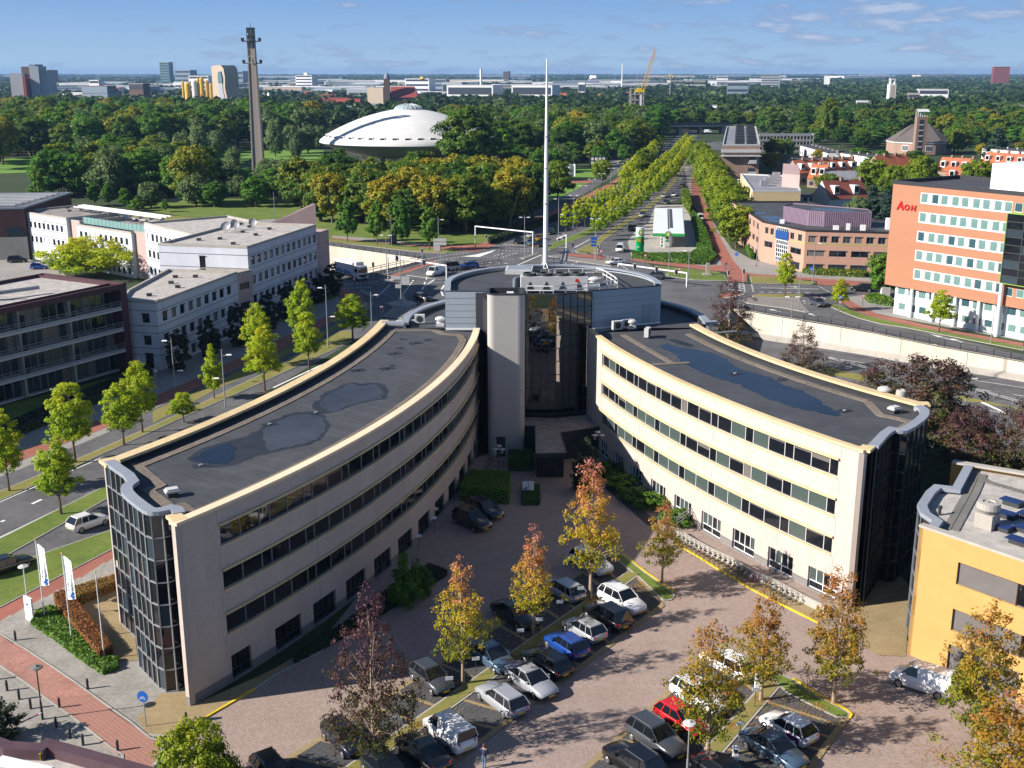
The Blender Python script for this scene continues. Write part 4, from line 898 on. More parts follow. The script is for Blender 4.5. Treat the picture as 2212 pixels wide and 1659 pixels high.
def roofbox(o,pts,m='metal_dark',s=(.7,.5,.35),name='roof_vent',z=None):
 for x,y in pts:k=MB();k.obox((x,y,z),rng.uniform(-.2,.2),*s);k.obox((x,y,z+s[2]),0,s[0]*1.15,s[1]*1.15,.06);k.build(name,m,o,world=True)
BL=['glass_dark','glass_dark','glass_blue','blind_grey'];WB=['glass_dark','glass_dark','frame_white','glass_blue']
F0=(-51.1,159.9);F1=(-45.4,184.9);F2=along(F0,F1,25.7,12.5);F3=along(F0,F1,0,5.7)
gl=thing('grey_office','long grey panelled office complex with small square windows beside the road','office complex',(-51.1,159.9,0))
block('','','',[F0,F1,F2,along(F0,F1,7,8.7),F3],10.23,'pale_panel','gravel_light','concrete',{0:rows3((7.0,3.7,0.4),1.35,9,1.4,2.55,1.35,BL),4:[(7.0,8.3,[(3.2,4.4)]),(3.7,5.0,[(3.2,4.4)]),(.2,2.4,[(3.2,4.5)])]},parent=gl,sill=1,fm='frame_dark',lines_=((8.75,6.5,5.45,3.2,2.15),(0,4),'frame_dark'))
G0=along(F0,F1,29.2,-0.4);G1=along(F0,F1,58.5,-0.6);G2=along(F0,F1,58.5,15);G3=along(F0,F1,29.2,16)
block('','','',[F1,(G0[0]+.5,G0[1]),along(F0,F1,29.2,8),along(F0,F1,25.7,8)],10.0,'pink_panel','gravel_light','concrete',{0:[(7.0,8.2,[(.5,3.0)]),(3.7,4.9,[(.5,3.0)])]},parent=gl)
block('','','',[G0,G1,G2,G3],13.9,'pale_panel','gravel_light','concrete',{0:rows3((10.6,7.3,4.0,.7),1.35,12,1.2,2.4,1.3,BL),3:[(9.6,12,[(7.5,8.6)])]},parent=gl,fm='frame_dark',sill=1,lines_=((12.35,10.1,9.05,6.8,5.75,3.5,2.4),(0,3),'frame_dark'))
fx=G1;k=MB();k.prism([fx,along(F0,F1,59.3,-.9),along(F0,F1,64,-.9),along(F0,F1,64,2.5),along(F0,F1,59.3,2.5),along(F0,F1,58.55,2)],0,12.3)
a=along(F0,F1,59.3,1.6);b=along(F0,F1,64,1.6);a2=along(F0,F1,60,12.0)
k.hexa([(b[0]-.6,b[1],12.3),(b[0],b[1],12.3),(a2[0],a2[1],12.3),(a2[0]-.6,a2[1],12.3),(b[0]-.6,b[1]+.1,17.2),(b[0],b[1]+.1,17.2),(a2[0],a2[1]+.1,12.4),(a2[0]-.6,a2[1],12.4)]);k.build('fin_wall','pink_panel',gl,world=True)
k=MB()
for z in(2.5,5.0,7.5,10.0):k.wall([along(F0,F1,58.7,-.93),along(F0,F1,64.02,-.93)],z,z+.05,.02)
k.build('joint','frame_dark',gl,world=True)
roofbox(gl,[along(F0,F1,s,n)for s,n in((5,4),(12,3.2),(15,6),(21,5),(20,8))],z=9.9);roofbox(gl,[along(F0,F1,s,n)for s,n in((33,4),(38,9),(44,5),(47,9),(52,6),(54,11),(36,12))],z=13.55)
for s,n in((46,12),(47.5,12.4),(49.5,11.6),(50.8,12.4),(53,9.8)):
 x,y=along(F0,F1,s,n);k=MB();k.tube((x,y,13.5),(x,y,14.2),.06);k.lathe([(0,0),(.5,.05),(.75,.22)],(0,0,0),14);V=k.v;mt=Matrix.Translation((x,y,14.7))@Matrix.Rotation(R(70),4,'X')@Matrix.Rotation(R(0),4,'Z')
 for i in range(16,len(V)):V[i]=tuple(mt@Vector(V[i]))
 k.build('satellite_dish','metal_grey',gl,world=True)
H0=(-115.3,265.2);H1=(-99.0,252.0);dirH=(Vector(H1)-Vector(H0)).normalized()
def hp(s,n):q=Vector(H0)+dirH*s+Vector((-dirH.y,dirH.x))*n;return(q.x,q.y)
wb=thing('white_office','pale three storey office range with rows of square windows behind the yellow green tree','office complex',(H0[0],H0[1],0))
block('','','',[hp(0,0),hp(21,0),hp(21,16),hp(0,16)],10.8,'pale_panel','gravel','concrete',{0:rows3((7.4,4.1,.8),1.4,10,1.1,1.9,1.0,WB)},parent=wb,lines_=((9.2,7.1,5.8,3.8),(0,),'frame_dark'))
block('','','',[hp(21,.8),hp(25,.8),hp(25,12),hp(21,12)],10.3,'pink_panel','gravel','concrete',{},parent=wb)
block('','','',[hp(25,0),hp(46,0),hp(46,14),hp(25,14)],9.7,'pale_panel','gravel','concrete',{0:rows3((6.9,3.7,.6),1.4,10,1.1,1.95,1.0,WB)},parent=wb)
k=MB();k.wall([hp(25.5,1.5),hp(51,1.5)],9.8,11.2,.15);k.build('green_screen','teal_panel',wb,world=True)
for i in range(18):k=MB();q=hp(25.5+i*1.45,1.42);k.obox((q[0],q[1],9.8),0,.06,.06,1.42);k.build('screen_post','frame_white',wb,world=True)
block('','','',[hp(46,.8),hp(51,.8),hp(51,12),hp(46,12)],9.9,'pink_panel','gravel','concrete',{},parent=wb)
block('','','',[hp(51,0),hp(82,-6),hp(86,12),hp(55,18)],12.2,'pale_panel','gravel_light','concrete',{0:rows3((8.7,5.2,1.7),1.5,14,1.2,2.1,1.15,WB)},parent=wb,lines_=((10.6,8.3,7.1,4.8),(0,),'frame_dark'))
roofbox(wb,[hp(s,n)for s,n in((8,8),(14,5),(30,7),(60,6),(66,11),(72,4),(76,9))],z=11.2)
for i in range(3):
 k=MB();a=hp(9,9+i*1.2);b=hp(44,9+i*1.2);k.tube((a[0],a[1],11.6+i*.1),(b[0],b[1],11.6+i*.1),.14,n=6);k.build('roof_pipe','frame_white',wb,world=True)
for i in range(9):k=MB();a=hp(10+i*4,10.4);k.bar((a[0],a[1]-1.5,10.6),(a[0],a[1]+1.5,10.6),.1,1.0);k.build('pipe_support','metal_grey',wb,world=True)
p=[G(*q)for q in((70,560),(-60,585))];A=G(64,560);B=(A.x-1,A.y+30);o=block('brick_hall','dark brick hall with a slatted grey roof at the far left edge','hall',ccw([(A.x,A.y),(A.x-2,A.y+34),(A.x-40,A.y+30),(A.x-38,A.y-8)]),12.0,'dark_brick','roof_felt_light','coping_grey',{})
k=MB()
for i in range(8):k.bar((A.x-36,A.y+1+i*3.6,11.75),(A.x-4,A.y+5+i*3.6,11.75),.9,.35)
k.build('roof_slat','slab_white',o,world=True);k=MB();k.wall([(A.x+.1,A.y-.2),(A.x-38.1,A.y-8.2)],0,5.2,.2,side=-1);k.build('plinth','concrete',o,world=True)
k=MB();k.wall([(A.x-.3,A.y-.1),(A.x-4,A.y-.9)],4.5,7.5,.12,side=-1);k.build('window','glass_blue',o,world=True)
E0=(-55.2,159.9);ux=Vector((-10.0,-18.3)).normalized();nx=Vector((ux.y,-ux.x))
if nx.x>0:nx=-nx
def ap(s,n):q=Vector(E0)+ux*s+nx*n;return(q.x,q.y)
apt=thing('apartment_block','maroon framed apartment block with long white balconies at the left edge','apartment building',(E0[0],E0[1],0))
AH=12.86;k=MB()
k.prism(ccw([ap(0,0),ap(0,17),ap(1.2,17),ap(1.2,0)]),0,AH,top=False);k.prism(ccw([ap(1.2,0),ap(1.2,2.2),ap(60,2.2),ap(60,0)]),AH-.75,AH,bottom=True,top=False);k.prism(ccw([ap(0,17),ap(0,17.3),ap(60,17.3),ap(60,17)]),0,AH);k.build('wall','maroon',apt,world=True)
flatroof(apt,[ap(0,0),ap(0,17.3),ap(60,17.3),ap(60,0)],AH,'gravel_light','maroon',ph=.4)
k=MB();k.wall([ap(60,2.3),ap(1.2,2.3)],0,AH-.75,.2,side=1);k.build('back_screen','frame_dark',apt,world=True)
for f in range(4):
 z=.25+f*3.05
 k=MB();k.prism(ccw([ap(1.2,-0.05 if f else 1.6),ap(1.2,2.3),ap(60,2.3),ap(60,-0.05 if f else 1.6)]),z-.22,z,bottom=True);k.build('balcony_slab','slab_white',apt,world=True)
 if f:
  k=MB()
  for q in(.35,.7,1.05):a,b=ap(1.2,0.0),ap(60,0.0);k.bar((a[0],a[1],z+q),(b[0],b[1],z+q),.05,.05)
  for i in range(38):a=ap(1.3+i*1.55,0.02);k.obox((a[0],a[1],z),0,.05,.05,1.1)
  k.build('balcony_rail','metal_grey',apt,world=True);k=MB();a,b=ap(1.3,.04),ap(60,.04);k.wall([a,b],z+.02,z+.34,.03);k.build('balcony_panel','coping_grey',apt,world=True)
 for i in range(7):
  s=1.3+i*8.2
  for j,w_ in enumerate((1.3,2.6,1.2,2.3)):
   s0=s+sum((1.3,2.6,1.2,2.3)[:j])+.05;a,b=ap(s0+w_-.1,2.0),ap(s0,2.0);g=MB();fr=MB()
   o_=link('balcony_window',window_mesh(w_-.1,2.7,'frame_grey',rng.choice(['glass_dark','glass_blue','glass_blue','blind_green','blind_grey']),1 if w_>2 else 0),apt,Vector((b[0],b[1],z+.05))-apt.location)
   v=Vector(a)-Vector(b);o_.rotation_euler=(0,0,math.atan2(v.y,v.x))
  k=MB();a=ap(s+8.2,1.95);b=ap(s+8.2,1.1);k.wall([a,b],z,z+2.8,.35);k.build('pier','concrete',apt,world=True)
  if f:k=MB();a=ap(s+7.7,.3);b=ap(s+7.7,1.6);k.wall([a,b],z+.05,z+1.9,.06);k.build('balcony_divider','glass_blue',apt,world=True)
k=MB();a=ap(2.0,-.02);b=ap(9.0,-.02);k.wall([a,b],.25+6.1-2.0+.0,.25+6.1-.9,.04);
for s0,s1,n,nm in((18,26,8,'roof_duct'),(30,42,9,'roof_duct'),(10,16,6,'roof_duct')):
 k=MB();a=ap(s0,n);b=ap(s1,n+1.5);k.tube((a[0],a[1],AH+.5),(b[0],b[1],AH+.5),.28,n=8);k.obox((b[0],b[1],AH-.4),0,1,1,1.2);k.obox((b[0],b[1],AH+.8),0,.45,.45,1);k.build(nm,'metal_grey',apt,world=True)
T0=(68.8,200.3);T1=(83.1,179.1);ut=(Vector(T1)-Vector(T0)).normalized();nt_=Vector((-ut.y,ut.x))
def tp(s,n=0.0):q=Vector(T0)+ut*s+nt_*n;return(q.x,q.y)
tw=thing('orange_tower','tall orange clad office tower on a white glazed base with a red name sign','office tower',(T0[0],T0[1],0))
TG=['glass_teal','glass_teal','glass_teal','glass_teal_dark']
trow=[(z,z+1.35)for z in(20.4,17.1,13.8,10.5,7.2)]
k=MB();A_,B_=tp(-2.0,-.6),tp(21.3,-.6)
face(k,A_,B_,5.1,23.6,[(z0-.12,z1+.12,[(5.95+i*1.98+(.25 if i%2 else.1),5.95+i*1.98+(.25 if i%2 else.1)+1.32,TG)for i in range(9)])for z0,z1 in trow],tw,.12,'frame_white','glass_teal')
face(k,tp(-2,18),tp(-2,-.6),5.1,23.6,[],tw);face(k,tp(34,-.6),tp(34,18),5.1,23.6,[],tw);face(k,tp(34,18),tp(-2,18),5.1,23.6,[],tw);k.poly([(*tp(-2,-.6),5.1),(*tp(-2,18),5.1),(*tp(34,18),5.1),(*tp(34,-.6),5.1)])
face(k,tp(21.3,-.6),tp(34,-.6),5.1,23.6,[(20.4,21.9,spaced(6,.3,2,1.4,TG)),(6.8,8.2,spaced(6,.3,2,1.4,TG))],tw,.12,'frame_white','glass_teal');k.build('wall','orange_clad',tw,world=True)
k=MB()
for z0,z1 in trow:
 e=5.95
 a,b=tp(5.95,-.63),tp(23.5-.02,-.63)
 for za,zb in((z0-.28,z0-.12),(z1+.12,z1+.24)):k.wall([tp(3.9,-.63),tp(21.25,-.63)],za,zb,.03)
 for i in range(9):
  s0=3.95+i*1.98+(.25 if i%2 else.1);pe=3.9 if i==0 else 3.95+(i-1)*1.98+(.25 if(i-1)%2 else.1)+1.32
  k.wall([tp(pe,-.63),tp(s0,-.63)],z0-.12,z1+.12,.03)
k.build('window_band','frame_white',tw,world=True)
flatroof(tw,ccw([tp(-2,-.6),tp(34,-.6),tp(34,18),tp(-2,18)]),23.6,'roof_felt','frame_dark',ph=.6)
k=MB();face(k,tp(0),tp(34),0,5.1,[(.9,2.2,spaced(16,.9,2.16,1.5,TG)),(3.6,5.0,spaced(16,.5,2.16,1.6,TG))],tw,.12,'frame_white','glass_teal');face(k,tp(0,18),tp(0),0,5.1,[(.9,2.2,spaced(5,.9,3,1.5,TG)),(3.6,5.0,spaced(5,.9,3,1.6,TG))],tw,.12,'frame_white','glass_teal');k.build('base_wall','clad_white',tw,world=True)
for s in(3.9,8.3,12.7,17.2,21.4):k=MB();a=tp(s,-.55);k.tube((a[0],a[1],0),(a[0],a[1],5.1),.28,n=12);k.build('column','clad_white',tw,world=True)
k=MB();a=tp(21.45,-1.4);k.tube((a[0],a[1],0),(a[0],a[1],9),.3,n=12);k.build('column','clad_white',tw,world=True)
curtain([tp(21.3,-.62),tp(21.3,-1.6),tp(33,-1.6)],9.0,20.2,9,2.6,['glass_dark','glass_dark','glass_dark','glass_blue'],'metal_dark',.12,parent=tw,name='dark_bay')
k=MB();k.wall([tp(21.26,-1.7),tp(33,-1.7)],20.2,20.3,1.1);k.wall([tp(21.26,-1.7),tp(33,-1.7)],8.9,9.0,1.1);a=tp(21.22,-1.66);k.obox((a[0],a[1],8.9),0,.1,.1,11.4);k.build('lime_edge','lime_line',tw,world=True)
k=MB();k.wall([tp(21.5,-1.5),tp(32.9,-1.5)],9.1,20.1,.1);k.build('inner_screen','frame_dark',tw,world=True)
k=MB();k.prism(ccw([tp(13.2,5),tp(34,5),tp(34,16),tp(13.2,16)]),23,27.3);k.build('plant_room','clad_white',tw,world=True);k=MB();k.prism(ccw([tp(24,9),tp(27,9),tp(27,12),tp(24,12)]),27.3,29);k.build('plant_room','clad_white',tw,world=True)
for s in(23,23.9):k=MB();a=tp(s,11);k.tube((a[0],a[1],27.3),(a[0],a[1],34.5),.28,n=10);k.build('flue','metal_grey',tw,world=True)
def text_mesh(txt,size,ext=0.05,shear=0.0,bold=0.0):
 cu=bpy.data.curves.new('letters','FONT');cu.body=txt;cu.size=size;cu.extrude=ext;cu.shear=shear;cu.offset=bold;cu.resolution_u=3
 tmp=bpy.data.objects.new('tmp',cu);COL.objects.link(tmp);dg=bpy.context.evaluated_depsgraph_get();me=bpy.data.meshes.new_from_object(tmp.evaluated_get(dg));bpy.data.objects.remove(tmp);me.name='lettering';return me
def lettering(txt,size,m,parent,loc,rz,ext=.05,shear=0,bold=0,tilt=90,name='lettering',roll=0):
 me=text_mesh(txt,size,ext,shear,bold);me.materials.clear();me.materials.append(MATS[m]);o=link(name,me,parent,Vector(loc)-wloc(parent)if parent else loc);o.rotation_euler=(R(tilt),R(roll),rz);return o
ta=math.atan2(ut.y,ut.x)
for ch,s,z,sz in(('A',-.75,18.7,2.1),('o',.75,18.75,1.7),('N',2.15,18.75,1.35)):
 a=tp(s,-.72);lettering(ch.upper()if ch!='o' else 'O',sz if ch!='o' else 1.35,'letter_red',tw,(a[0],a[1],z),ta,.06,.12,.04)
K0=(63.2,243.6);K1=(82.5,239.7);uk=(Vector(K1)-Vector(K0)).normalized()
KE=(59.2,255.0);KW=(57.3,270.5)
pk=thing('pink_brick_office','pink brick three storey office with a glazed blue entrance and purple plant room','office building',(K0[0],K0[1],0))
pts=[(57.2,258.5),(59.4,253.5),K0,K1,(100,236.3),(102,254),(84,262),(78,300),(58,300)]
DW=['glass_dark','glass_dark','blind_grey','glass_blue']
L1=math.hypot(K0[0]-59.4,K0[1]-253.5)
block('','','',pts,9.2,'pink_brick','roof_felt','felt_black',{2:[(6.6,8.0,spaced(8,.7,2.4,1.5,DW)),(3.6,4.9,spaced(4,.6,4.6,3.6,DW)),(.5,1.9,spaced(4,.6,4.6,3.6,DW))],3:[(6.6,8.0,spaced(7,.7,2.4,1.5,DW)),(3.6,4.9,spaced(3,.6,4.6,3.6,DW)),(.5,1.9,spaced(3,.6,4.6,3.6,DW))],1:[(6.6,8.0,[(L1-5.5,L1-4.1,'glass_dark'),(L1-2.6,L1-1.2,'glass_dark')]),(3.6,4.9,[(L1-5.2,L1-1.2,'glass_dark')]),(.3,1.9,[(L1-4.9,L1-1.4,'glass_dark')])],8:[(6.6,8.0,spaced(8,1,4.8,2.2,DW)),(3.6,4.9,spaced(8,1,4.8,3,DW)),(.5,1.9,spaced(8,1,4.8,3,DW))],0:[(6.6,8,[(1,2.2),(3,4.2)]),(3.6,4.9,[(1,4)])]},parent=pk,fm='frame_grey',bars=1,sill=1)
curtain([(59.3,253.2),(61.0,249.2)],1.2,8.7,8,.75,['glass_dark','glass_blue'],'frame_white',.14,parent=pk,name='entrance_glazing')
k=MB();k.wall([(59.1,253.3),(60.9,249.1)],6.2,8.0,.12,side=-1);k.build('sign_panel','blue_sign',pk,world=True)
k=MB();k.wall([K0,K1],6.25,6.37,.02,side=-1);k.wall([K0,K1],.18,.3,.02,side=-1);k.wall([(61.2,248.6),K0],6.25,6.37,.02,side=-1);k.build('green_stripe','lime_line',pk,world=True)
k=MB();pp_=[(62.5,262),(66,253.0),(69,251.2),(79,249.5),(80,256),(66,268)];k.prism(pp_,8.9,12.3,top=False);k.build('plant_room','purple_metal',pk,world=True);k=MB();k.poly([(x,y,12.1)for x,y in ccw(pp_)]);k.build('roof','roof_felt',pk,world=True)
k=MB()
for i in range(len(pp_)):
 a,b=Vector(pp_[i]),Vector(pp_[(i+1)%6]);d=(b-a).normalized();nn=Vector((d.y,-d.x))*.04
 for j in range(int((b-a).length/.45)):q=a+d*(j*.45+.2)+nn;k.obox((q.x,q.y,8.95),math.atan2(d.y,d.x),.16,.1,3.3)
k.build('rib','purple_metal',pk,world=True)
for x,y,s in((83,247,(3,2,2.4)),(70.5,246.5,(1.2,.8,.9)),(73,246,(.8,.8,1.4)),(76,245.3,(1.1,.8,1.2)),(61.2,257,(1,.8,.9))):k=MB();k.obox((x,y,8.9),-.2,*s);k.build('roof_unit','frame_white',pk,world=True)
def flatp(pts,z,m,name,parent):k=MB();k.poly([(x,y,z)for x,y in ccw([tuple(p[:2])for p in smooth(pts+[pts[0]],2)[:-1]])]);return k.build(name,m,parent,world=True)
for c,r in(((60.6,262),1.5),((61.3,268),2.2),((60.3,277),1.6),((86,244.5),1.6)):flatp([(c[0]+r*math.cos(a)*1.2,c[1]+r*math.sin(a)*1.6)for a in(0,1,2,3,4,5)],8.87,'puddle','puddle',pk)
flatp([(67,257),(71,253.5),(77,252),(76,256),(70,259)],12.12,'puddle','puddle',pk)
c0=G(1620,440,0);cp=[tuple(G(*q,9.5)[:2])for q in((1626,412),(1730,412),(1718,380),(1600,375))]
cr=block('cream_office','flat grey roofed cream office with a square stair house behind the pink brick building','office building',ccw(cp),9.5,'cream_wall','roof_grey','slab_white',{0:[]});q=[tuple(G(*p_,13)[:2])for p_ in((1690,375),(1728,378),(1726,356),(1692,353))]
k=MB();k.prism(ccw(q),9,13);k.build('stair_house','pink_panel',cr,world=True)
for i in range(4):p_=G(1650+i*9,395-i*6+4,9.5);k=MB();k.obox((p_.x,p_.y,9.2),0,2.2,2.0,1.6);k.build('roof_unit','metal_grey',cr,world=True)
for i in range(5):p_=G(1613-i*2,415-i*9,8);k=MB();k.obox((p_.x,p_.y,3),0,3,4,3.6);k.build('wing','slab_white',cr,world=True)
q=[tuple(G(*p_,14.5)[:2])for p_ in((1561,312),(1642,312),(1633,273),(1570,273))]
fl=block('brick_flats','brown brick flats with a long flat roof carrying a row of dark vents','apartment building',ccw(q),14.5,'brown_brick','roof_grey','slab_white',{},ph=.5)
a,b=Vector(q[0]),Vector(q[1]);k=MB();k.wall([(a.x-.4,a.y-.6),(b.x+.4,b.y-.6)],11.4,12.6,.5);k.wall([(a.x-.4,a.y-1.6),(b.x+.4,b.y-1.6)],9.9,10.3,1.6);k.build('gallery','slab_white',fl,world=True)
for i in range(7):
 for fx_ in(.45,.78):p_=Vector(q[0]).lerp(Vector(q[1]),fx_).lerp(Vector(q[3]).lerp(Vector(q[2]),fx_),.06+i*.135);k=MB();k.obox((p_.x,p_.y,14.2),0,3.6,2.4,2.2);k.build('roof_vent','metal_dark',fl,world=True)
a,b=Vector(q[0]),Vector(q[1]);p_=a.lerp(b,.8)
for z in(3,7.5):k=MB();k.box(p_.x-1.5,p_.y-2.2,z-.3,p_.x+1.5,p_.y+.2,z);k.box(p_.x-1.5,p_.y-2.2,z,p_.x+1.5,p_.y-2.1,z+1.1);k.build('balcony','slab_white',fl,world=True);k=MB();k.box(p_.x-1.3,p_.y-.1,z,p_.x+1.3,p_.y-.03,z+2.3);k.build('window','glass_blue',fl,world=True)
ob=thing('orange_building','orange plaster building with grey louvred windows and a gravel roof at the lower right edge','office building',(29.5,76.2,0))
O0=(29.55,76.3);O1=(36.5,67.6);OH=10.2;uo=(Vector(O1)-Vector(O0)).normalized()
def op(s,n=0):q=Vector(O0)+uo*s+Vector((-uo.y,uo.x))*n;return(q.x,q.y)
k=MB();face(k,op(0),op(24),0,OH,[(.0,2.2,[(3.2,8.5,'grey_louvre'),(12,17,'grey_louvre')]),(3.3,5.0,[(3.2,8.3,'grey_louvre'),(8.3,9.9,'glass_dark'),(9.9,16,'grey_louvre')]),(6.9,8.6,[(3.2,7.6,'grey_louvre'),(7.6,9.3,'glass_dark'),(9.3,15,'grey_louvre')])],ob,.25,'grey_louvre','grey_louvre');k.wall([op(0),op(0,1.0)],0,OH,.3,side=-1);k.build('wall','orange_plaster',ob,world=True)
bay=[tuple(G(*D(3,2,*p_),OH)[:2])for p_ in((1400,1235),(1435,1190),(1330,1120),(1303,1050),(1375,940),(1445,882),(1605,900),(1715,700))][::-1]
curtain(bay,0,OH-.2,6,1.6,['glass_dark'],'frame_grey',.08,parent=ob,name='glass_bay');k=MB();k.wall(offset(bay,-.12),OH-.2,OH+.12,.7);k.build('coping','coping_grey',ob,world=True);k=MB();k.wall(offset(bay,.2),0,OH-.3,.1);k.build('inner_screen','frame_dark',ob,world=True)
k=MB();rp_=[op(0),op(24),op(24,30),(37.9,90.6)]+bay;k.poly([(x,y,OH-.35)for x,y in ccw(rp_)]);k.build('roof','gravel_light',ob,world=True)
k=MB();k.wall([op(-.1,0),op(24,0)],OH,OH+.18,.6);k.wall([(37.4,90.7),(48,84.2)],OH,OH+.18,.7,side=-1);k.build('coping','concrete',ob,world=True);k=MB();k.wall([(37.4,90.9),(48,84.4)],0,OH,.4,side=-1);k.build('wall','orange_plaster',ob,world=True)
def pav2(path,w,z,parent):
 mb=MB();pts=resample(path,.42);o0=offset([tuple(q)for q in pts],-w/2);o1=offset([tuple(q)for q in pts],w/2)
 for i in range(len(pts)-1):
  for t0,t1 in((.02,.49),(.51,.98)):
   q=[Vector(o0[i]).lerp(Vector(o1[i]),t0),Vector(o0[i+1]).lerp(Vector(o1[i+1]),t0),Vector(o0[i+1]).lerp(Vector(o1[i+1]),t1),Vector(o0[i]).lerp(Vector(o1[i]),t1)];c=sum(q,Vector((0,0)))/4;q=[c+(x-c)*.95 for x in q];h=.05+rng.uniform(0,.02);mb.hexa([(x.x,x.y,z)for x in q]+[(x.x,x.y,z+h)for x in q])
 o=mb.build('roof_tile','concrete_dark',parent,world=True);o['kind']='stuff'
tz=OH-.33;pav2([tuple(G(*D(3,2,*p_),tz)[:2])for p_ in((1580,1260),(1760,940),(1830,780))],1.2,tz,ob);pav2([tuple(G(*D(3,2,*p_),tz)[:2])for p_ in((1790,770),(1900,850),(2212,940),(2500,1010))],.7,tz,ob)
p_=G(*D(3,2,1885,1235),tz);k=MB();k.obox((p_.x,p_.y,tz),R(-50),1.35,1.2,1.15);k.lathe([(.55,1.15),(.85,1.5),(.8,1.95),(.45,2.0),(.4,1.9),(.1,1.95)],(p_.x,p_.y,tz),20);k.build('roof_fan','concrete',ob,world=True)
for i in range(6):
 px,py=(2105,1010)if i<3 else(2260,1130);j=i%3;p_=G(*D(3,2,px-60*j*.8,py+92*j*1.15),tz+.3);k=MB();k.obox((p_.x,p_.y,tz+.35-.02*j),R(-50),1.55,1.0,.05);k.build('solar_panel','solar',ob,world=True);k=MB();k.obox((p_.x+.1,p_.y-.1,tz),R(-50),1.3,.9,.33);k.build('panel_base','metal_dark',ob,world=True)
p_=G(*D(3,2,1480,1130),tz);k=MB();k.lathe([(.12,0),(.12,.5),(.18,.5),(.18,.7),(0,.72)],(p_.x,p_.y,tz),10);k.build('roof_vent','metal_dark',ob,world=True)
q=[tuple(G(*p_,3.8)[:2])for p_ in(D(0,3,-200,1330),D(0,3,0,1390),D(0,3,100,1425),D(0,3,340,1440),D(0,3,400,1395),D(0,3,1000,1560),D(0,3,1500,1700))]
cb_=thing('low_building','corner of a low gravel roofed building with brown metal coping at the bottom left','building',(q[0][0],q[0][1],0));mat('brown_coping',(0.09,0.055,0.065),.45,.15,2)
k=MB();k.wall(q,3.0,3.8,.75,side=-1);k.build('coping','brown_coping',cb_,world=True);k=MB();k.wall(offset(q,-.1),0,3.0,.5,side=-1);k.build('wall','dark_brick',cb_,world=True)
k=MB();z=3.1;k.poly([(x,y,z)for x,y in ccw(q[:]+[(q[-1][0],q[-1][1]-14),(q[0][0],q[0][1]-20)])]);k.build('roof','gravel_light',cb_,world=True)
k=MB();a=G(*D(0,3,-20,1600),3.4);b=G(*D(0,3,420,1700),3.4);k.bar(a,b,.8,.15);k.build('roof_light','frame_white',cb_,world=True)
p_=G(*D(0,3,350,1545),3.4);k=MB();k.obox((p_.x,p_.y,3.2),.3,.08,.5,.4);k.build('marker','yellow_paint',cb_,world=True)
# ================================================================= landmarks
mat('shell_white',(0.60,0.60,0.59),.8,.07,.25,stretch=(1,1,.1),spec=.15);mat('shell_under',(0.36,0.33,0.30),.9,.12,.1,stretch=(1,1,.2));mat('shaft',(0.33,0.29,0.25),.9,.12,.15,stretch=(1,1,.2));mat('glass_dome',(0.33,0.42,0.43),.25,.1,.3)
EX,EY=-44.7,502.0
ev=thing('saucer_hall','huge white flying saucer shaped hall on slender legs among the park trees','exhibition hall',(EX,EY,-0.9))
prof=[(38.5,14.0),(38.2,14.9),(36.5,16.2),(33.4,18.1)]+[(r,18.1+(33.4-r)*.0+(1-(r/33.4)**2)*7.6+(33.4-r)*.07)for r in(30,26,22,17,12,8,6.2)]
k=MB();k.lathe(prof,(0,0,0),96);k.build('roof_shell','shell_white',ev,smooth=True);zt=prof[-1][1]
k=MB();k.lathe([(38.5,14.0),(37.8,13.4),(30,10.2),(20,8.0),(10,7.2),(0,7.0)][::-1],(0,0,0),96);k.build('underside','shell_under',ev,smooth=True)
k=MB();k.lathe([(6.3,zt-.2),(6.1,zt+.3),(5.2,zt+1.2),(3.6,zt+1.9),(1.6,zt+2.3),(0,zt+2.4)],(0,0,0),40);k.build('glass_dome','glass_dome',ev,smooth=True)
k=MB()
for i in range(20):
 a=2*math.pi*i/20;P_=[(r*math.cos(a),r*math.sin(a),z+.06)for r,z in((6.2,zt+.3),(5.3,zt+1.25),(3.7,zt+1.95),(1.6,zt+2.35))];k.path(P_,.07,4)
k.build('dome_rib','frame_white',ev)
NW=44;wm_=MB();wm_.hexa([(-1.3,-.9,.3),(1.3,-.9,.3),(.8,2.2,1.6),(-.8,2.2,1.6),(-1.1,-.5,1.25),(1.1,-.5,1.25),(.8,2.2,1.75),(-.8,2.2,1.75)]);wme=wm_.mesh('porthole','shell_white');gm_=MB();gm_.poly([(-1.0,-.92,.4),(1.0,-.92,.4),(.85,-.6,1.15),(-.85,-.6,1.15)]);gme=gm_.mesh('porthole_glass','glass_dark')
for i in range(NW):
 a=2*math.pi*(i+.5)/NW
 o=link('porthole',wme,ev,(35.3*math.cos(a),35.3*math.sin(a),15.9));o.rotation_euler=(0,0,a+math.pi/2);link('porthole_glass',gme,o,(0,0,0))
for i in range(12):
 a=2*math.pi*(i+.3)/12
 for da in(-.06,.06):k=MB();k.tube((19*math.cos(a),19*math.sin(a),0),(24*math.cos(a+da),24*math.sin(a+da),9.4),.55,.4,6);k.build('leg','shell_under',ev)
k=MB();k.lathe([(10,0),(10,7.4)],(0,0,0),32);k.build('core','frame_white',ev)
k=MB();k.prism([(-34,-16),(-12,-22),(-10,-12),(-30,-6)],0,4.5);k.build('annex','frame_white',ev);k=MB();k.prism([(28,-14),(44,-16),(46,2),(32,2)],0,4.5);k.build('annex','frame_grey',ev)
TX,TY=-103.7,470.0;tz_=52.0
ct=thing('carillon_tower','tall slender concrete carillon tower with an open bell frame, left of the saucer','tower',(TX,TY,0))
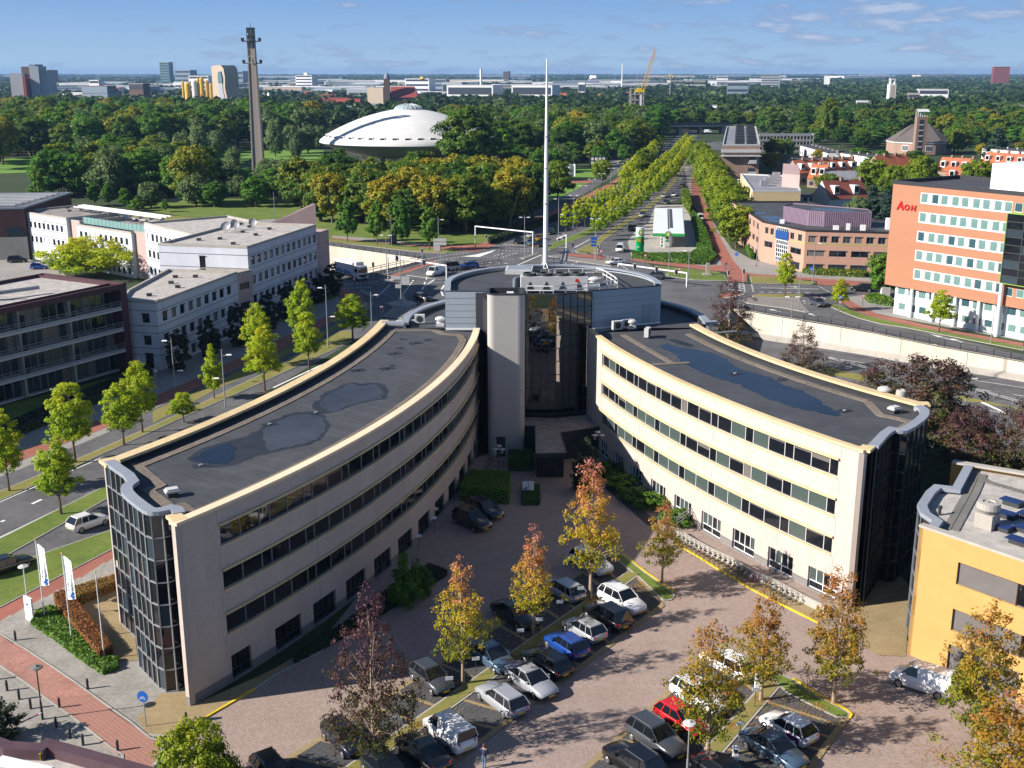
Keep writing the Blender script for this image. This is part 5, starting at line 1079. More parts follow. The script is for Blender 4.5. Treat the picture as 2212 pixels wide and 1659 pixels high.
k=MB();k.hexa([(-2.0,-1.6,0),(2.0,-1.6,0),(2.0,1.6,0),(-2.0,1.6,0),(-1.35,-1.1,tz_-1),(1.35,-1.1,tz_-1),(1.35,1.1,tz_-1),(-1.35,1.1,tz_-1)]);k.build('shaft','shaft',ct)
k=MB()
for sx in(-1.62,1.62):k.hexa([(sx*1.3-.3,-1.9,0),(sx*1.3+.3,-1.9,0),(sx*1.3+.3,1.9,0),(sx*1.3-.3,1.9,0),(sx*.8-.2,-1.3,tz_-1),(sx*.8+.2,-1.3,tz_-1),(sx*.8+.2,1.3,tz_-1),(sx*.8-.2,1.3,tz_-1)])
k.build('shaft_flange','shaft',ct)
for z in(45.2,53.6):
 k=MB();k.box(-3.6,-.9,z,3.6,.9,z+.35);k.box(-3.8,-1.0,z+.35,-3.0,1.0,z+1.5);k.box(3.0,-1.0,z+.35,3.8,1.0,z+1.5);k.build('platform','metal_dark',ct)
k=MB()
for x in(-1.3,-.45,.45,1.3):
 for y in(-1,1):k.box(x-.17,y-.17,tz_-1,x+.17,y+.17,59)
for z in(53,55.5,58.6):k.box(-1.5,-1.2,z,1.5,1.2,z+.3)
k.tube((0,0,59),(0,0,61),.1);k.build('bell_frame','metal_dark',ct)
for i in range(6):k=MB();k.lathe([(0,.9),(.25,.8),(.3,.3),(.5,0)],(-1+(i%3),-.3,53.6+2.4*(i//3)),10);k.build('bell','metal_grey',ct)
k=MB();k.lathe([(1.3,0),(1.45,0),(1.45,.15),(1.3,.15)],(0,0,0),24);
for i in range(12):a=i*math.pi/6;k.bar((1.1*math.cos(a),1.1*math.sin(a),.02),(1.45*math.cos(a),1.45*math.sin(a),.02),.12,.1)
k.v=[(x,-1.6-z,46.8+y)for x,y,z in k.v];k.build('clock_face','slab_white',ct)
MX,MY=4.4,147.6
ms=thing('mast','tall slender white mast standing on the back of the drum roof','mast',(MX,MY,0))
k=MB();k.tube((0,0,0),(0,0,17.2),.5,.42,16);k.tube((0,0,17.2),(0,0,28),.34,.27,16);k.tube((0,0,28),(0,0,37),.27,.18,16);k.tube((0,0,37),(0,0,43.6),.18,.09,16);k.build('pole','white_paint',ms,smooth=False)
k=MB()
for z in(21,25.5,30,34):k.tube((0,0,z),(0,0,z+.12),.36 if z<28 else.29,n=16)
k.build('collar','metal_grey',ms);k=MB()
for a in(200,250,290,340):k.tube((.9*math.cos(R(a)),.9*math.sin(R(a)),17.2),(0,0,18.1),.05)
k.build('strut','white_paint',ms);A=G(700*.25+553*1,0);a=G(*r1(1340,700));k=MB();k.tube((0,0,38),(-8.5,40,6),.03,n=4);k.build('guy_wire','metal_dark',ms)
ZD=ZP-.34
def dt(x,y,z=ZD):return G(*Dz(x,y),z)
def Dz(x,y):return(1008+x*.2083,547.2+y*.2083)
cg=thing('window_cradle','white steel window cleaning cradle on the rim beside the mast foot','cradle',dt(900,120,ZP));o_=cg.location
k=MB()
for x in(-1.6,-.8,0,.8):k.box(x,-.4,0,x+.08,-.3,1.2);k.box(x,.3,0,x+.08,.4,1.2)
k.box(-1.7,-.42,.9,.9,-.3,1.0);k.box(-1.7,-.42,.3,.9,-.3,.4);k.tube((1.0,0,0),(1.5,.3,2.1),.14);k.tube((1.6,-.2,0),(1.9,.3,2.0),.14);k.tube((.8,0,1.6),(2.2,.1,1.7),.1);k.box(-3.4,-.2,-.2,2.4,.0,-.05);k.build('frame','metal_grey',cg)
for i,x in enumerate((-2.6,-2.0,-1.4)):k=MB();k.lathe([(0,.22),(.22,.15),(.25,0)],(x,-.6,0),10);k.build('spotlight','metal_grey',cg)
sk=thing('skylight','white louvred rooflight at the back left of the drum roof','rooflight',dt(545,195));sk.rotation_euler=(0,0,R(-4))
k=MB();k.box(-1.7,-1.8,0,1.7,1.8,.55);k.build('frame','slab_white',sk)
for i in range(7):k=MB();k.box(-1.45,-1.5+i*.43,.55,1.45,-1.2+i*.43,.62);k.build('slat','coping_grey',sk)
def mushroom(name,label,p,r,h,m='concrete',cap=True,box=True):
 o=thing(name,label,'roof fan',p);k=MB()
 if box:k.box(-r*.8,-r*.8,0,r*.8,r*.8,h*.35);k.build('base',m,o);k=MB()
 k.lathe([(r*.6,h*.35),(r*.6,h*.6),(r,h*.68),(r,h*.85),(r*.55,h),(0,h)]if cap else[(r*.5,h*.3),(r*.85,h*.5),(r*.8,h*.9),(r*.5,h),(r*.4,h*.9),(0,h*.9)],(0,0,0),20);k.build('cowl',m,o,smooth=False);return o
mushroom('roof_fan','beige mushroom shaped roof fan left of the chiller on the drum roof',dt(672,265),.85,.8,'concrete')
mushroom('roof_fan','pale round roof cowl inside the railings right of the chiller',dt(1325,330),.75,1.0,'slab_white')
mushroom('roof_fan','flat topped white roof fan at the far corner of the right wing',G(1142,1,0)*0+G(*r4(825,635),ZR),.6,1.05,'slab_white')
mushroom('roof_fan','open topped beige roof fan at the far corner of the right wing',G(*r4(993,665),ZR),.58,1.05,'concrete',False)
mushroom('roof_fan','small white roof fan beside the two air conditioning units',dt(1712,780,ZR),.55,1.1,'slab_white')
mushroom('roof_fan','white roof fan at the foot of the left panel of the drum',G(*zz1(1248,1000),ZR),.6,1.1,'slab_white')
ch=thing('chiller','long white roof chiller with four black fans behind the glass front','chiller',dt(905,405));ch.rotation_euler=(0,0,R(2));k=MB()
k.box(-3.9,-.9,.35,3.9,.9,2.0);k.build('casing','slab_white',ch)
for i in range(4):k=MB();k.lathe([(.78,0),(.78,.35),(.68,.35),(.62,.1),(0,.12)],(-2.85+i*1.9,0,2.0),18);k.build('fan','metal_dark',ch)
for i in range(4):k=MB();k.poly([(-3.3+i*1.9,-.93,.5),(-2.4+i*1.9,-.93,.5),(-2.85+i*1.9,-.93,1.5)]);k.build('grille','metal_dark',ch)
for x in(-3.8,-1.3,1.3,3.8):k=MB();k.box(x-.08,-.9,0,x+.08,.9,.36);k.build('foot','metal_grey',ch)
k=MB();k.lathe([(0,0),(.22,0)],(2.6,0,0),12);k.v=[(x,-.92,1.55+y)for x,y,z in k.v];k.build('badge','letter_red',ch)
def ptz(q,z=ZD):p=dt(q[0],q[1],z);return(p.x,p.y)
rl_=[ptz(q)for q in((700,400),(700,300))];
railing([ptz(q)for q in((850,285),(850,245),(1385,240),(1575,360),(1240,420))],1.0,'white guard rail round the plant deck on the drum roof',1.8,'frame_white',(.5,1.0),.04,.06,z=ZD)
railing([(1.7,127.9),(5.1,127.6),(9.2,129.7),(10.2,130.1)],1.0,'white guard rail along the top edge of the glass front',1.5,'frame_white',(.5,1.0),.03,.05,z=ZP-.1)
for i,(x,y)in enumerate(((910,262),(1070,255),(1215,262),(1358,255))):
 o=thing('roof_baffle','short beige deflector box in a row on the plant deck','deflector',dt(x,y),0,'deflectors on the plant deck');k=MB();k.box(-.5,-.35,0,.5,.35,.12);k.hexa([(-.5,.2,.12),(.5,.2,.12),(.5,.35,.12),(-.5,.35,.12),(-.5,-.25,.75),(.5,-.25,.75),(.5,-.15,.8),(-.5,-.15,.8)]);k.build('hood','concrete',o)
sc_=thing('plant_screen','light grey angled screen at the left end of the chiller','screen',dt(600,385));k=MB();a,b=Vector((-.9,-.3,0)),Vector((2.9,2.4,0));k.wall([(-1.2,-.8),(-.9,.4),(2.2,2.6)],0,1.5,.2);k.build('screen','coping_grey',sc_)
def acunit(p,rz,label,pipe=False):
 o=thing('air_conditioner',label,'air conditioner',p,rz);k=MB();k.box(-.6,-.25,.15,.6,.25,1.15);k.build('case','slab_white',o);k=MB();k.lathe([(.38,0),(.38,.03),(0,.05)],(0,0,0),16);k.v=[(x,-.26-z,.65+y)for x,y,z in k.v];k.build('fan_grille','metal_dark',o);k=MB();k.box(-.5,-.2,0,-.4,.2,.15);k.box(.4,-.2,0,.5,.2,.15);k.build('foot','metal_dark',o)
 if pipe:k=MB();k.tube((-.6,0,.4),(-2.6,-.1,.4),.13);k.tube((-2.6,-.1,.4),(-2.9,-.3,0),.13);k.build('pipe','slab_white',o)
acunit(dt(1560,800,ZR),R(20),'left one of two white air conditioners against the grey drum wall');acunit(dt(1655,780,ZR),R(20),'right one of two white air conditioners against the grey drum wall');acunit(dt(1873,875,ZR),R(70),'single white air conditioner out on the black roof of the right wing')
acunit(G(*zz1(1035,980),ZR),R(0),'white air conditioner with a long pipe on the left ring roof',True)
for p,lb in((G(*D(0,2,1490,970),ZR),'white box vent near the glazed end of the left wing roof'),(G(*D(3,2,1090,250),ZR),'white box vent near the glazed end of the right wing roof')):
 o=thing('roof_vent',lb,'roof vent',p,R(30));k=MB();k.box(-.35,-.3,0,.35,.3,.35);k.build('base','metal_dark',o);k=MB();k.box(-.5,-.4,.35,.5,.4,.5);k.box(-.4,-.3,.5,.4,.3,.62);k.build('cap','slab_white',o)
# ================================================================= trees and plants
leafmat('leaf_lime',[(0.10,0.18,0.010),(0.24,0.36,0.012),(0.41,0.49,0.02),(0.50,0.44,0.02)],.25,.45)
leafmat('leaf_far',[(0.014,0.036,0.010),(0.03,0.065,0.012),(0.055,0.095,0.014),(0.12,0.13,0.016)],.1,.2)
leafmat('leaf_plane',[(0.07,0.13,0.010),(0.15,0.23,0.012),(0.27,0.33,0.015),(0.38,0.38,0.02)],.3,.4)
leafmat('leaf_oak',[(0.03,0.08,0.012),(0.06,0.14,0.013),(0.12,0.195,0.015),(0.24,0.25,0.015),(0.36,0.28,0.015)],.5,.35)
leafmat('leaf_green',[(0.04,0.12,0.018),(0.07,0.19,0.018),(0.12,0.25,0.02),(0.22,0.31,0.02)],.4,.4)
leafmat('leaf_willow',[(0.07,0.13,0.05),(0.12,0.19,0.065),(0.18,0.24,0.08)],.3,.3)
leafmat('leaf_purple',[(0.075,0.032,0.05),(0.10,0.045,0.05),(0.10,0.06,0.035),(0.06,0.085,0.015),(0.13,0.16,0.018)],.15,.3)
leafmat('leaf_autumn',[(0.14,0.19,0.012),(0.34,0.34,0.02),(0.48,0.36,0.025),(0.50,0.27,0.05),(0.52,0.20,0.11),(0.55,0.24,0.19)],.2,.4)
leafmat('leaf_rust',[(0.10,0.15,0.012),(0.19,0.21,0.012),(0.32,0.21,0.015),(0.36,0.17,0.03),(0.36,0.14,0.07)],.2,.35)
leafmat('leaf_dark',[(0.010,0.022,0.010),(0.018,0.034,0.014),(0.03,0.05,0.018)],.3,.1)
leafmat('leaf_spruce',[(0.02,0.045,0.035),(0.035,0.07,0.05),(0.05,0.09,0.06)],.2,.1)
leafmat('leaf_hedge',[(0.04,0.11,0.012),(0.09,0.19,0.015),(0.16,0.28,0.02)],.2,.25)
leafmat('leaf_hedge_red',[(0.16,0.04,0.02),(0.30,0.11,0.035),(0.30,0.22,0.05),(0.12,0.14,0.03)],.1,.25)
def quads_mesh(name,c,nrm,size,tint,m,aspect=0.6):
 """many leaf quads: centres c, normals nrm, half size, tint"""
 n=len(c);nrm=nrm/np.linalg.norm(nrm,axis=1)[:,None];r=nrg.normal(size=(n,3));a=np.cross(nrm,r);a/=np.linalg.norm(a,axis=1)[:,None]+1e-9;b=np.cross(nrm,a)
 s=size[:,None];A=a*s;B=b*s*aspect;bend=nrm*s*0.25
 v=np.stack([c-A,c-B*1.0+bend,c+A,c+B*1.0+bend],1).reshape(-1,3)
 me=bpy.data.meshes.new(name);me.vertices.add(4*n);me.vertices.foreach_set('co',v.ravel().astype(np.float32));me.loops.add(4*n);me.loops.foreach_set('vertex_index',np.arange(4*n,dtype=np.int32))
 me.polygons.add(n);me.polygons.foreach_set('loop_start',np.arange(0,4*n,4,dtype=np.int32));me.polygons.foreach_set('loop_total',np.full(n,4,dtype=np.int32))
 at=me.attributes.new('tint','FLOAT','FACE');at.data.foreach_set('value',np.clip(tint,0,1).astype(np.float32))
 me.materials.append(MATS[m]);me.update(calc_edges=True);return me
def crown(name,m,H,z0,Rf,ncl,nlf,leaf,cr,tintf,seed,lump=0.35,inner=0.25,flat=0.7,up=0.35,tj=.10):
 """H crown top, z0 crown base, Rf(h) radius at height fraction, ncl clumps with nlf leaves each"""
 g=np.random.default_rng(seed);C=[];hs=[]
 hh=np.linspace(0.01,0.99,60);w=np.array([max(Rf(x),.05)for x in hh])**1.5;w/=w.sum()
 ph=g.uniform(0,6.28,6)
 for i in range(ncl):
  h=g.choice(hh,p=w)+g.uniform(-.01,.01);a=g.uniform(0,6.283);lo=1+lump*(.5*math.sin(2*a+ph[0]+7*h)+.35*math.sin(3*a+ph[1]-11*h)+.3*math.sin(5*a+ph[2]+17*h)+.25*math.sin(9*h*3+ph[3]))
  r=Rf(h)*lo*(inner+(1-inner)*g.uniform()**.45);C.append((r*math.cos(a),r*math.sin(a),z0+h*(H-z0)));hs.append(h)
 C=np.array(C);hs=np.array(hs);N=ncl*nlf;idx=np.repeat(np.arange(ncl),nlf);d=g.normal(size=(N,3));d/=np.linalg.norm(d,axis=1)[:,None];d[:,2]*=flat
 rr=cr*g.uniform(.7,1.3,ncl)[idx]*(g.uniform(size=N)**.5);P_=C[idx]+d*rr[:,None];P_[:,2]=np.maximum(P_[:,2],z0*.8)
 out=P_-np.array([0,0,z0+(H-z0)*.35]);out/=np.linalg.norm(out,axis=1)[:,None]+1e-6
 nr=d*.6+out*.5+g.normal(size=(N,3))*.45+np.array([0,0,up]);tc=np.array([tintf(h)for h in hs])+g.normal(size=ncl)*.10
 t_=tc[idx]+g.normal(size=N)*tj;sz=leaf*g.uniform(.6,1.25,N);return quads_mesh(name,P_,nr,sz,t_,m),C
def trunk_mesh(H,r,C,nb,m='bark',seed=0,top=.85,r1=.25,z0=1.5):
 g=np.random.default_rng(seed);k=MB();pts=[(0,0,0)];n=5
 for i in range(1,n+1):pts.append((g.normal()*r*.5*i/n,g.normal()*r*.5*i/n,H*top*i/n))
 for i in range(n):k.tube(pts[i],pts[i+1],r*(1-(1-r1)*i/n)*(1.25 if i==0 else 1),r*(1-(1-r1)*(i+1)/n),7,caps=False)
 if len(C):
  for j in g.choice(len(C),min(nb,len(C)),replace=False):
   c=C[j];zb=min(H*top*.95,max(z0,c[2]*.72-.4));f=zb/(H*top);i=min(n-1,int(f*n));u=f*n-i;b=Vector(pts[i]).lerp(Vector(pts[i+1]),u);mid=b.lerp(Vector(c),.5)+Vector((0,0,.06*H*.3));rb=r*(1-(1-r1)*f)*.38
   k.tube(b,mid,rb,rb*.6,5,caps=False);k.tube(mid,Vector(c),rb*.6,rb*.15,5,caps=False)
 return k.mesh('trunk',m)
class Kind:
 def __init__(s,name,H,W,make,variants=2,cat='tree'):
  s.name=name;s.H=H;s.W=W;s.cat=cat;s.src=[]
  for i in range(variants):
   cm,tm=make(i);s.src.append([cm,tm])
  s.n=0
 def plant(s,loc,h,w,label,group=None,rz=None,v=None):
  cm,tm=s.src[(s.n if v is None else v)%len(s.src)];s.n+=1
  o=thing(s.name,label,s.cat,loc,rng.uniform(0,6.28)if rz is None else rz,group);o.scale=(w/s.W,w/s.W,h/s.H)
  link('crown',cm,o)
  if tm:link('trunk',tm,o)
  return o
 def px(s,bx,by,ty,wpx,label,group=None,z=0.0,**k):
  b=G(bx,by,z);h=Z(bx,ty,b.y).z-z;w=wpx/FPX*(b.y*_c+(CAM_H-h*.6)*_s);return s.plant(b,h,w,label,group,**k)
def mk(m,H,z0,Rf,ncl,nlf,leaf,cr,tf,tr=.16,nb=10,bark='bark',**kw):
 def f(i):
  cm,C=crown('crown',m,H,z0,Rf,ncl,nlf,leaf,cr,tf,100+i*17+int(H*7),**kw);tm=trunk_mesh(H,tr,C,nb,bark,i)if tr else None;return cm,tm
 return f
cone=lambda a,b=1.0,lo=.12:(lambda h:a*(min(1,(h+.02)/lo))**.5*(1-h)**b+.12)
oval=lambda a,k=.5:(lambda h:a*math.sqrt(max(0.0,1-((h-k)/(1.02-k if h>k else k+.02))**2)))
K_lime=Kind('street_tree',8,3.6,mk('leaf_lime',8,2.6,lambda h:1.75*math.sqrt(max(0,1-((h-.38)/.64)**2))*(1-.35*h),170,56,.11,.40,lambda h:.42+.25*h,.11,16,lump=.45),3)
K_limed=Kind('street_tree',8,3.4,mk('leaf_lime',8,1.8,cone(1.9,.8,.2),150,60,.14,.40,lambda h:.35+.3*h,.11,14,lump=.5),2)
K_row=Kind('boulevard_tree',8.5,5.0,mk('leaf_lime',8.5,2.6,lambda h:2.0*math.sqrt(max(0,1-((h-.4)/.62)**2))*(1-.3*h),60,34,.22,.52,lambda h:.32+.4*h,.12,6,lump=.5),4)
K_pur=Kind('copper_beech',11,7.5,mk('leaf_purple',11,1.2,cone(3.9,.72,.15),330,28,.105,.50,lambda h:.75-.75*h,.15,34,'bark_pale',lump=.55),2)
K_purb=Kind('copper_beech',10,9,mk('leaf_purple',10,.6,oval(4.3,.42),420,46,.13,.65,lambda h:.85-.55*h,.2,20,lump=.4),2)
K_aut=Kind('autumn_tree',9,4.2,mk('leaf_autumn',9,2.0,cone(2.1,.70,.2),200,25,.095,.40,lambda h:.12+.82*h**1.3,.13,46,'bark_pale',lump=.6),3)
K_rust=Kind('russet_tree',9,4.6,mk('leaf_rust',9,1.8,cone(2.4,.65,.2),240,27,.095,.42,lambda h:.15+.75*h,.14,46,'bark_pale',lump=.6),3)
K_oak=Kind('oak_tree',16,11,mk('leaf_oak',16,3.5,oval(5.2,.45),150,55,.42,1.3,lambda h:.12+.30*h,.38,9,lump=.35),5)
K_woak=Kind('wood_oak',16,11,lambda i:K_oak.src[i],5)  # oaks of the woods, the oak meshes again and no other species
K_woak_b=Kind('wood_oak_b',16,11,lambda i:K_oak.src[i],5)  # second set of wood oaks, also on the oak meshes
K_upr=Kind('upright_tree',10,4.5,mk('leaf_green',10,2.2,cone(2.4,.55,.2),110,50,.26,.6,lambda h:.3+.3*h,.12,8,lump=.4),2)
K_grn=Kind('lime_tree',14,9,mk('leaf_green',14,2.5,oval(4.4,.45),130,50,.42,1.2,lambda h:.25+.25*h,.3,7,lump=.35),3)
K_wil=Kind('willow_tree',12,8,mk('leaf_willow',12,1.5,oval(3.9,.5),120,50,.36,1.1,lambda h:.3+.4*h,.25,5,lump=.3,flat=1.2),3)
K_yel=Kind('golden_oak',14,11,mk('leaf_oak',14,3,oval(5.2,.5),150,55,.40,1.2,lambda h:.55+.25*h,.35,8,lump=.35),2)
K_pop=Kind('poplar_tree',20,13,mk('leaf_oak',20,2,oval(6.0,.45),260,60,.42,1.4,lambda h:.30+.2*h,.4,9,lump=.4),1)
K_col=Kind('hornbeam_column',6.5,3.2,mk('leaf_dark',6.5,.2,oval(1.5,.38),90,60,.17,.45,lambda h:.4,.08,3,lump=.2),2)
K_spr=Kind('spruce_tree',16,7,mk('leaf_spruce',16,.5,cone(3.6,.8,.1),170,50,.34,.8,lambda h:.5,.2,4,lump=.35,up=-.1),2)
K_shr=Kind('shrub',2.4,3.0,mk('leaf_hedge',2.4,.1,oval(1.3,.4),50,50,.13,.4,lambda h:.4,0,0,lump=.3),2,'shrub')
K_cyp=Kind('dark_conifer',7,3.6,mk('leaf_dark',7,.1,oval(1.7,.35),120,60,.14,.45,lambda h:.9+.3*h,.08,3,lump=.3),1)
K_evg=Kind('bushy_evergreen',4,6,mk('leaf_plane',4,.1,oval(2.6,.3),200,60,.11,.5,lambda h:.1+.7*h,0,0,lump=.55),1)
gl_='bright lime green trees along the left road'
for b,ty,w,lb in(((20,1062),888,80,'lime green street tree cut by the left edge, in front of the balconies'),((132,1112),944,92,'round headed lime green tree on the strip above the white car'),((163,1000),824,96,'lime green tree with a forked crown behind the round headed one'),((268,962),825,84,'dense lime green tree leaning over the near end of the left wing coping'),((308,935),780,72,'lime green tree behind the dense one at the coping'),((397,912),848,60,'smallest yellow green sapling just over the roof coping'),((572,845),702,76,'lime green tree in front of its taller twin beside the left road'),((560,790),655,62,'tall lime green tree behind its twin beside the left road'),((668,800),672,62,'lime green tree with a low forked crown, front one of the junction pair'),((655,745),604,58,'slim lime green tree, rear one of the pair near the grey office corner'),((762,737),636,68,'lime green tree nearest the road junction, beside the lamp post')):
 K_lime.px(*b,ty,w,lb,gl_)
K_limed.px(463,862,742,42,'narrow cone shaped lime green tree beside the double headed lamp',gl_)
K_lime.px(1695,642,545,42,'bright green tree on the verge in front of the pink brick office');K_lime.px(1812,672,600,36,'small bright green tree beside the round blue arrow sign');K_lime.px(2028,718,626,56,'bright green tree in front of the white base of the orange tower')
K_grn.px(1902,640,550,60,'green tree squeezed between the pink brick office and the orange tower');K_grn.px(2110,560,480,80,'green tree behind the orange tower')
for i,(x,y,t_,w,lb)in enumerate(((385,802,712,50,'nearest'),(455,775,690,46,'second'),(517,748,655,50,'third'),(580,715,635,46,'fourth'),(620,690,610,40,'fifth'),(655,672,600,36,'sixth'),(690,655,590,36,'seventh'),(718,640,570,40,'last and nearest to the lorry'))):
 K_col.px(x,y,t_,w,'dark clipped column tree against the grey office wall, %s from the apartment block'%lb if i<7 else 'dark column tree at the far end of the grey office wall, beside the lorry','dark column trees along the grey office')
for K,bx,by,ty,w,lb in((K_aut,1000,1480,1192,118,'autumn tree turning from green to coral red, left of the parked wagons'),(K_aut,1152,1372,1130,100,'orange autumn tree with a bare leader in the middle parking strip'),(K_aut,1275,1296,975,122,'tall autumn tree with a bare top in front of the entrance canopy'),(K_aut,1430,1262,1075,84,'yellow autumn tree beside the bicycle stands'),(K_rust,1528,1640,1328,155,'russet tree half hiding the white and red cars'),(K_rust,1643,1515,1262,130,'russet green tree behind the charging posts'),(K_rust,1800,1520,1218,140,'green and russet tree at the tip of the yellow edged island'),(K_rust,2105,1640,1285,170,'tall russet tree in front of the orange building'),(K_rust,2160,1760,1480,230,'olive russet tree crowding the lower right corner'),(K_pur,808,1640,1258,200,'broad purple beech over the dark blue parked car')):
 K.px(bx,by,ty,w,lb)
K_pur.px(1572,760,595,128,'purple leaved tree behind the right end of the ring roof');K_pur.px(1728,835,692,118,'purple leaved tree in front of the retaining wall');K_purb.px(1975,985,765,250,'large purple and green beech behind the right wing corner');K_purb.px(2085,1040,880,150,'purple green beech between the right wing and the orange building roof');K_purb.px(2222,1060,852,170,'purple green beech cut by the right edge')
K_cyp.px(1262,1062,948,66,'dark green conifer beside the entrance canopy');K_evg.px(425,1730,1572,200,'yellow green evergreen bush at the bottom edge');K_cyp.px(-2,1600,1510,90,'dark evergreen bush at the lower left edge')
def row(K,A,B,step,h,w,label,group,jit=.8,side=.08):
 pts=resample([A,B]if not isinstance(A,list)else A,step)
 for i,p in enumerate(pts):
  if rng.random()>side:K.plant((p.x+rng.uniform(-jit,jit)*.4,p.y+rng.uniform(-jit,jit),0),h*rng.uniform(.88,1.1),w*rng.uniform(.9,1.12),'%s, the %s from the near end'%(label,ordw(i+1)),group)
row(K_row,[G(*r2(*p))for p in((405,742),(570,668),(700,592),(900,468),(1130,330),(1290,172),(1436,-10))],0,8.6,8.6,4.0,'young yellow green tree in the left median row','left row of boulevard trees')
row(K_row,[G(*r2(*p))for p in((668,790),(735,738),(815,690),(910,628),(1020,553),(1130,462),(1215,385),(1320,270),(1400,150),(1478,10))],0,8.6,8.6,4.0,'young yellow green tree in the right median row','right row of boulevard trees')
row(K_row,[G(*r2(*p))for p in((900,360),(1000,250),(1120,120),(1200,20))],0,10,9,6.5,'spreading tree on the outer left boulevard side','outer left boulevard trees')
K_limeb=Kind('plane_tree',12.5,10,mk('leaf_plane',12.5,2.6,oval(4.8,.45),210,50,.32,1.15,lambda h:.12+.4*h,.3,9,lump=.45),3)
row(K_limeb,[G(*r2(*p))for p in((1868,852),(1780,640),(1660,400),(1590,250),(1545,190))],0,12.0,11.5,10.0,'big yellow green tree along the red cycle path','big trees along the red cycle path')
K_limeb.px(1300,398,345,40,'round tree at the corner of the park drive and the boulevard');K_limeb.px(1205,495-60,350,60,'broad tree on the lawn left of the boulevard');K_limeb.px(1390,382,322,50,'yellow green round tree beside the park drive')
K_loose=Kind('loose_tree',9,12,mk('leaf_lime',9,1.5,oval(5.6,.45),230,44,.22,.8,lambda h:.35+.4*h,.22,16,lump=.5),1)
K_loose.px(212,595,512,215,'large loose yellow green tree in front of the white office range');K_loose.px(165,600,530,90,'yellow green tree at the left side of the large loose one')
for x,y,ty,lb in((751,523,426,'first'),(815,529,430,'second'),(868,533,434,'third'),(928,541,444,'fourth')):K_upr.px(x,y,ty,42 if lb!='third' else 38,'slim fresh green tree on the verge beyond the junction, %s from the left'%lb,'slim green trees on the junction verge')
for x,y,ty,w,lb in((85,450,358,34,'vivid yellow green young tree near the dark brick hall'),(205,445,392,30,'small fresh green tree by the park fence, left of the pair'),(236,446,395,28,'small fresh green tree by the park fence, right of the pair'),(272,452,405,32,'bright green tree in front of the park pond'),(297,456,428,34,'low bright green tree behind the white office range'),(358,458,430,18,'tiny light green tree at the park path')):K_upr.px(x,y,ty,w,lb)
K_upr.px(690,478,432,50,'round green bush tree beside the pink fin wall')
def scatter(K,poly,d,h,w,label,group,jitter=.35,z=0,maxn=400,ymax=1e9,seed=1):
 P_=[(G(*p).x,G(*p).y)for p in poly];g=random.Random(seed);xs=[p[0]for p in P_];ys=[p[1]for p in P_];n=0;y=min(ys)
 r_=0
 while y<max(ys)and n<maxn:
  x=min(xs)+(d*.5 if r_%2 else 0);m_=0
  while x<max(xs):
   q=(x+g.uniform(-d,d)*jitter,y+g.uniform(-d,d)*jitter);c=False
   for i in range(len(P_)):
    a,b=P_[i-1],P_[i]
    if(a[1]>q[1])!=(b[1]>q[1])and q[0]<(b[0]-a[0])*(q[1]-a[1])/(b[1]-a[1])+a[0]:c=not c
   if c and q[1]<ymax and n<maxn:
    KK,lb,gr=(K,label,group)if not isinstance(K,list)else g.choices([(k[0],k[2],k[3])for k in K],[k[1]for k in K])[0]
    s_=g.uniform(.82,1.15);m_+=1;KK.plant((q[0],q[1],z),h*s_,w*s_*g.uniform(.9,1.1),'%s, %s row, %s from left'%(lb,ordw(r_+1),ordw(m_)),gr);n+=1
   x+=d
  y+=d*.87*(1+max(0,y-450)/260);r_+=1
 return n
tot=0
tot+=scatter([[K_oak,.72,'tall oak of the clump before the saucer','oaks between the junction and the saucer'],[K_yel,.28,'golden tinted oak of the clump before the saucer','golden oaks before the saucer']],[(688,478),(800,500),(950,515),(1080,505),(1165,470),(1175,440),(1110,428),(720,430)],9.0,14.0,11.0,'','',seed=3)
K_yel.px(652,455,342,96,'golden yellow tree left of the oak clump, in front of the saucer terrace');K_yel.px(420,440,318,96,'golden crowned oak at the right of the park group');K_oak.px(735,445,325,90,'dark green oak at the left end of the oak clump, under the saucer rim')
tot+=scatter([[K_oak,.5,'dark park oak left of the carillon tower','park oaks left of the tower'],[K_grn,.3,'green lime left of the carillon tower','green limes left of the tower'],[K_yel,.12,'golden oak left of the carillon tower','golden oaks left of the tower'],[K_wil,.15,'grey green willow left of the carillon tower','willows left of the tower']],[(95,432),(250,428),(455,430),(460,395),(300,375),(110,390)],10.5,14.5,11.5,'','',seed=4)
tot+=scatter([[K_wil,.4,'willow on the lawn behind the offices','lawn willows'],[K_grn,.6,'green tree on the lawn behind the offices','lawn green trees']],[(300,440),(640,430),(700,436),(640,452),(300,456)],12,9,8,'','',seed=15)
tot+=scatter([[K_wil,.7,'willow round the pond beside the tower','pond side willows'],[K_grn,.3,'green tree round the pond beside the tower','pond side green trees']],[(440,420),(540,440),(640,425),(620,400),(480,395)],11,9,8,'','',seed=5)
for x,y,ty,w in((395,360,285,40),(430,350,275,44),(470,345,282,38),(505,358,318,30),(595,338,262,42),(630,332,270,38),(665,330,272,40),(355,355,290,36),(690,322,272,34),(640,345,300,26)):K_wil.px(x,y,ty,w,'silvery willow on the far bank behind the tower','silvery willows behind the tower')
K_pop.px(1010,392,232,125,'big green poplar covering the right side of the saucer');K_wil.px(505,400,330,34,'weeping willow in front of the tower pond');K_pop.px(1787,308,212,40,'tall narrow poplar above the grey terraced houses');K_oak.px(1150,472,355,70,'dark oak on the lawn beside the white mast')
wood=[[K_woak,.55,'dark oak of the wood',''],[K_grn,.27,'green tree of the wood',''],[K_wil,.12,'pale tree of the wood',''],[K_yel,.06,'golden tree of the wood','']]
def wd(where,g):return[[(K_woak_b if g and k[0]is K_woak else k[0]),k[1],k[2].replace('of the wood',where),k[2].split(' of the ')[0]+'s '+where]for k in wood]
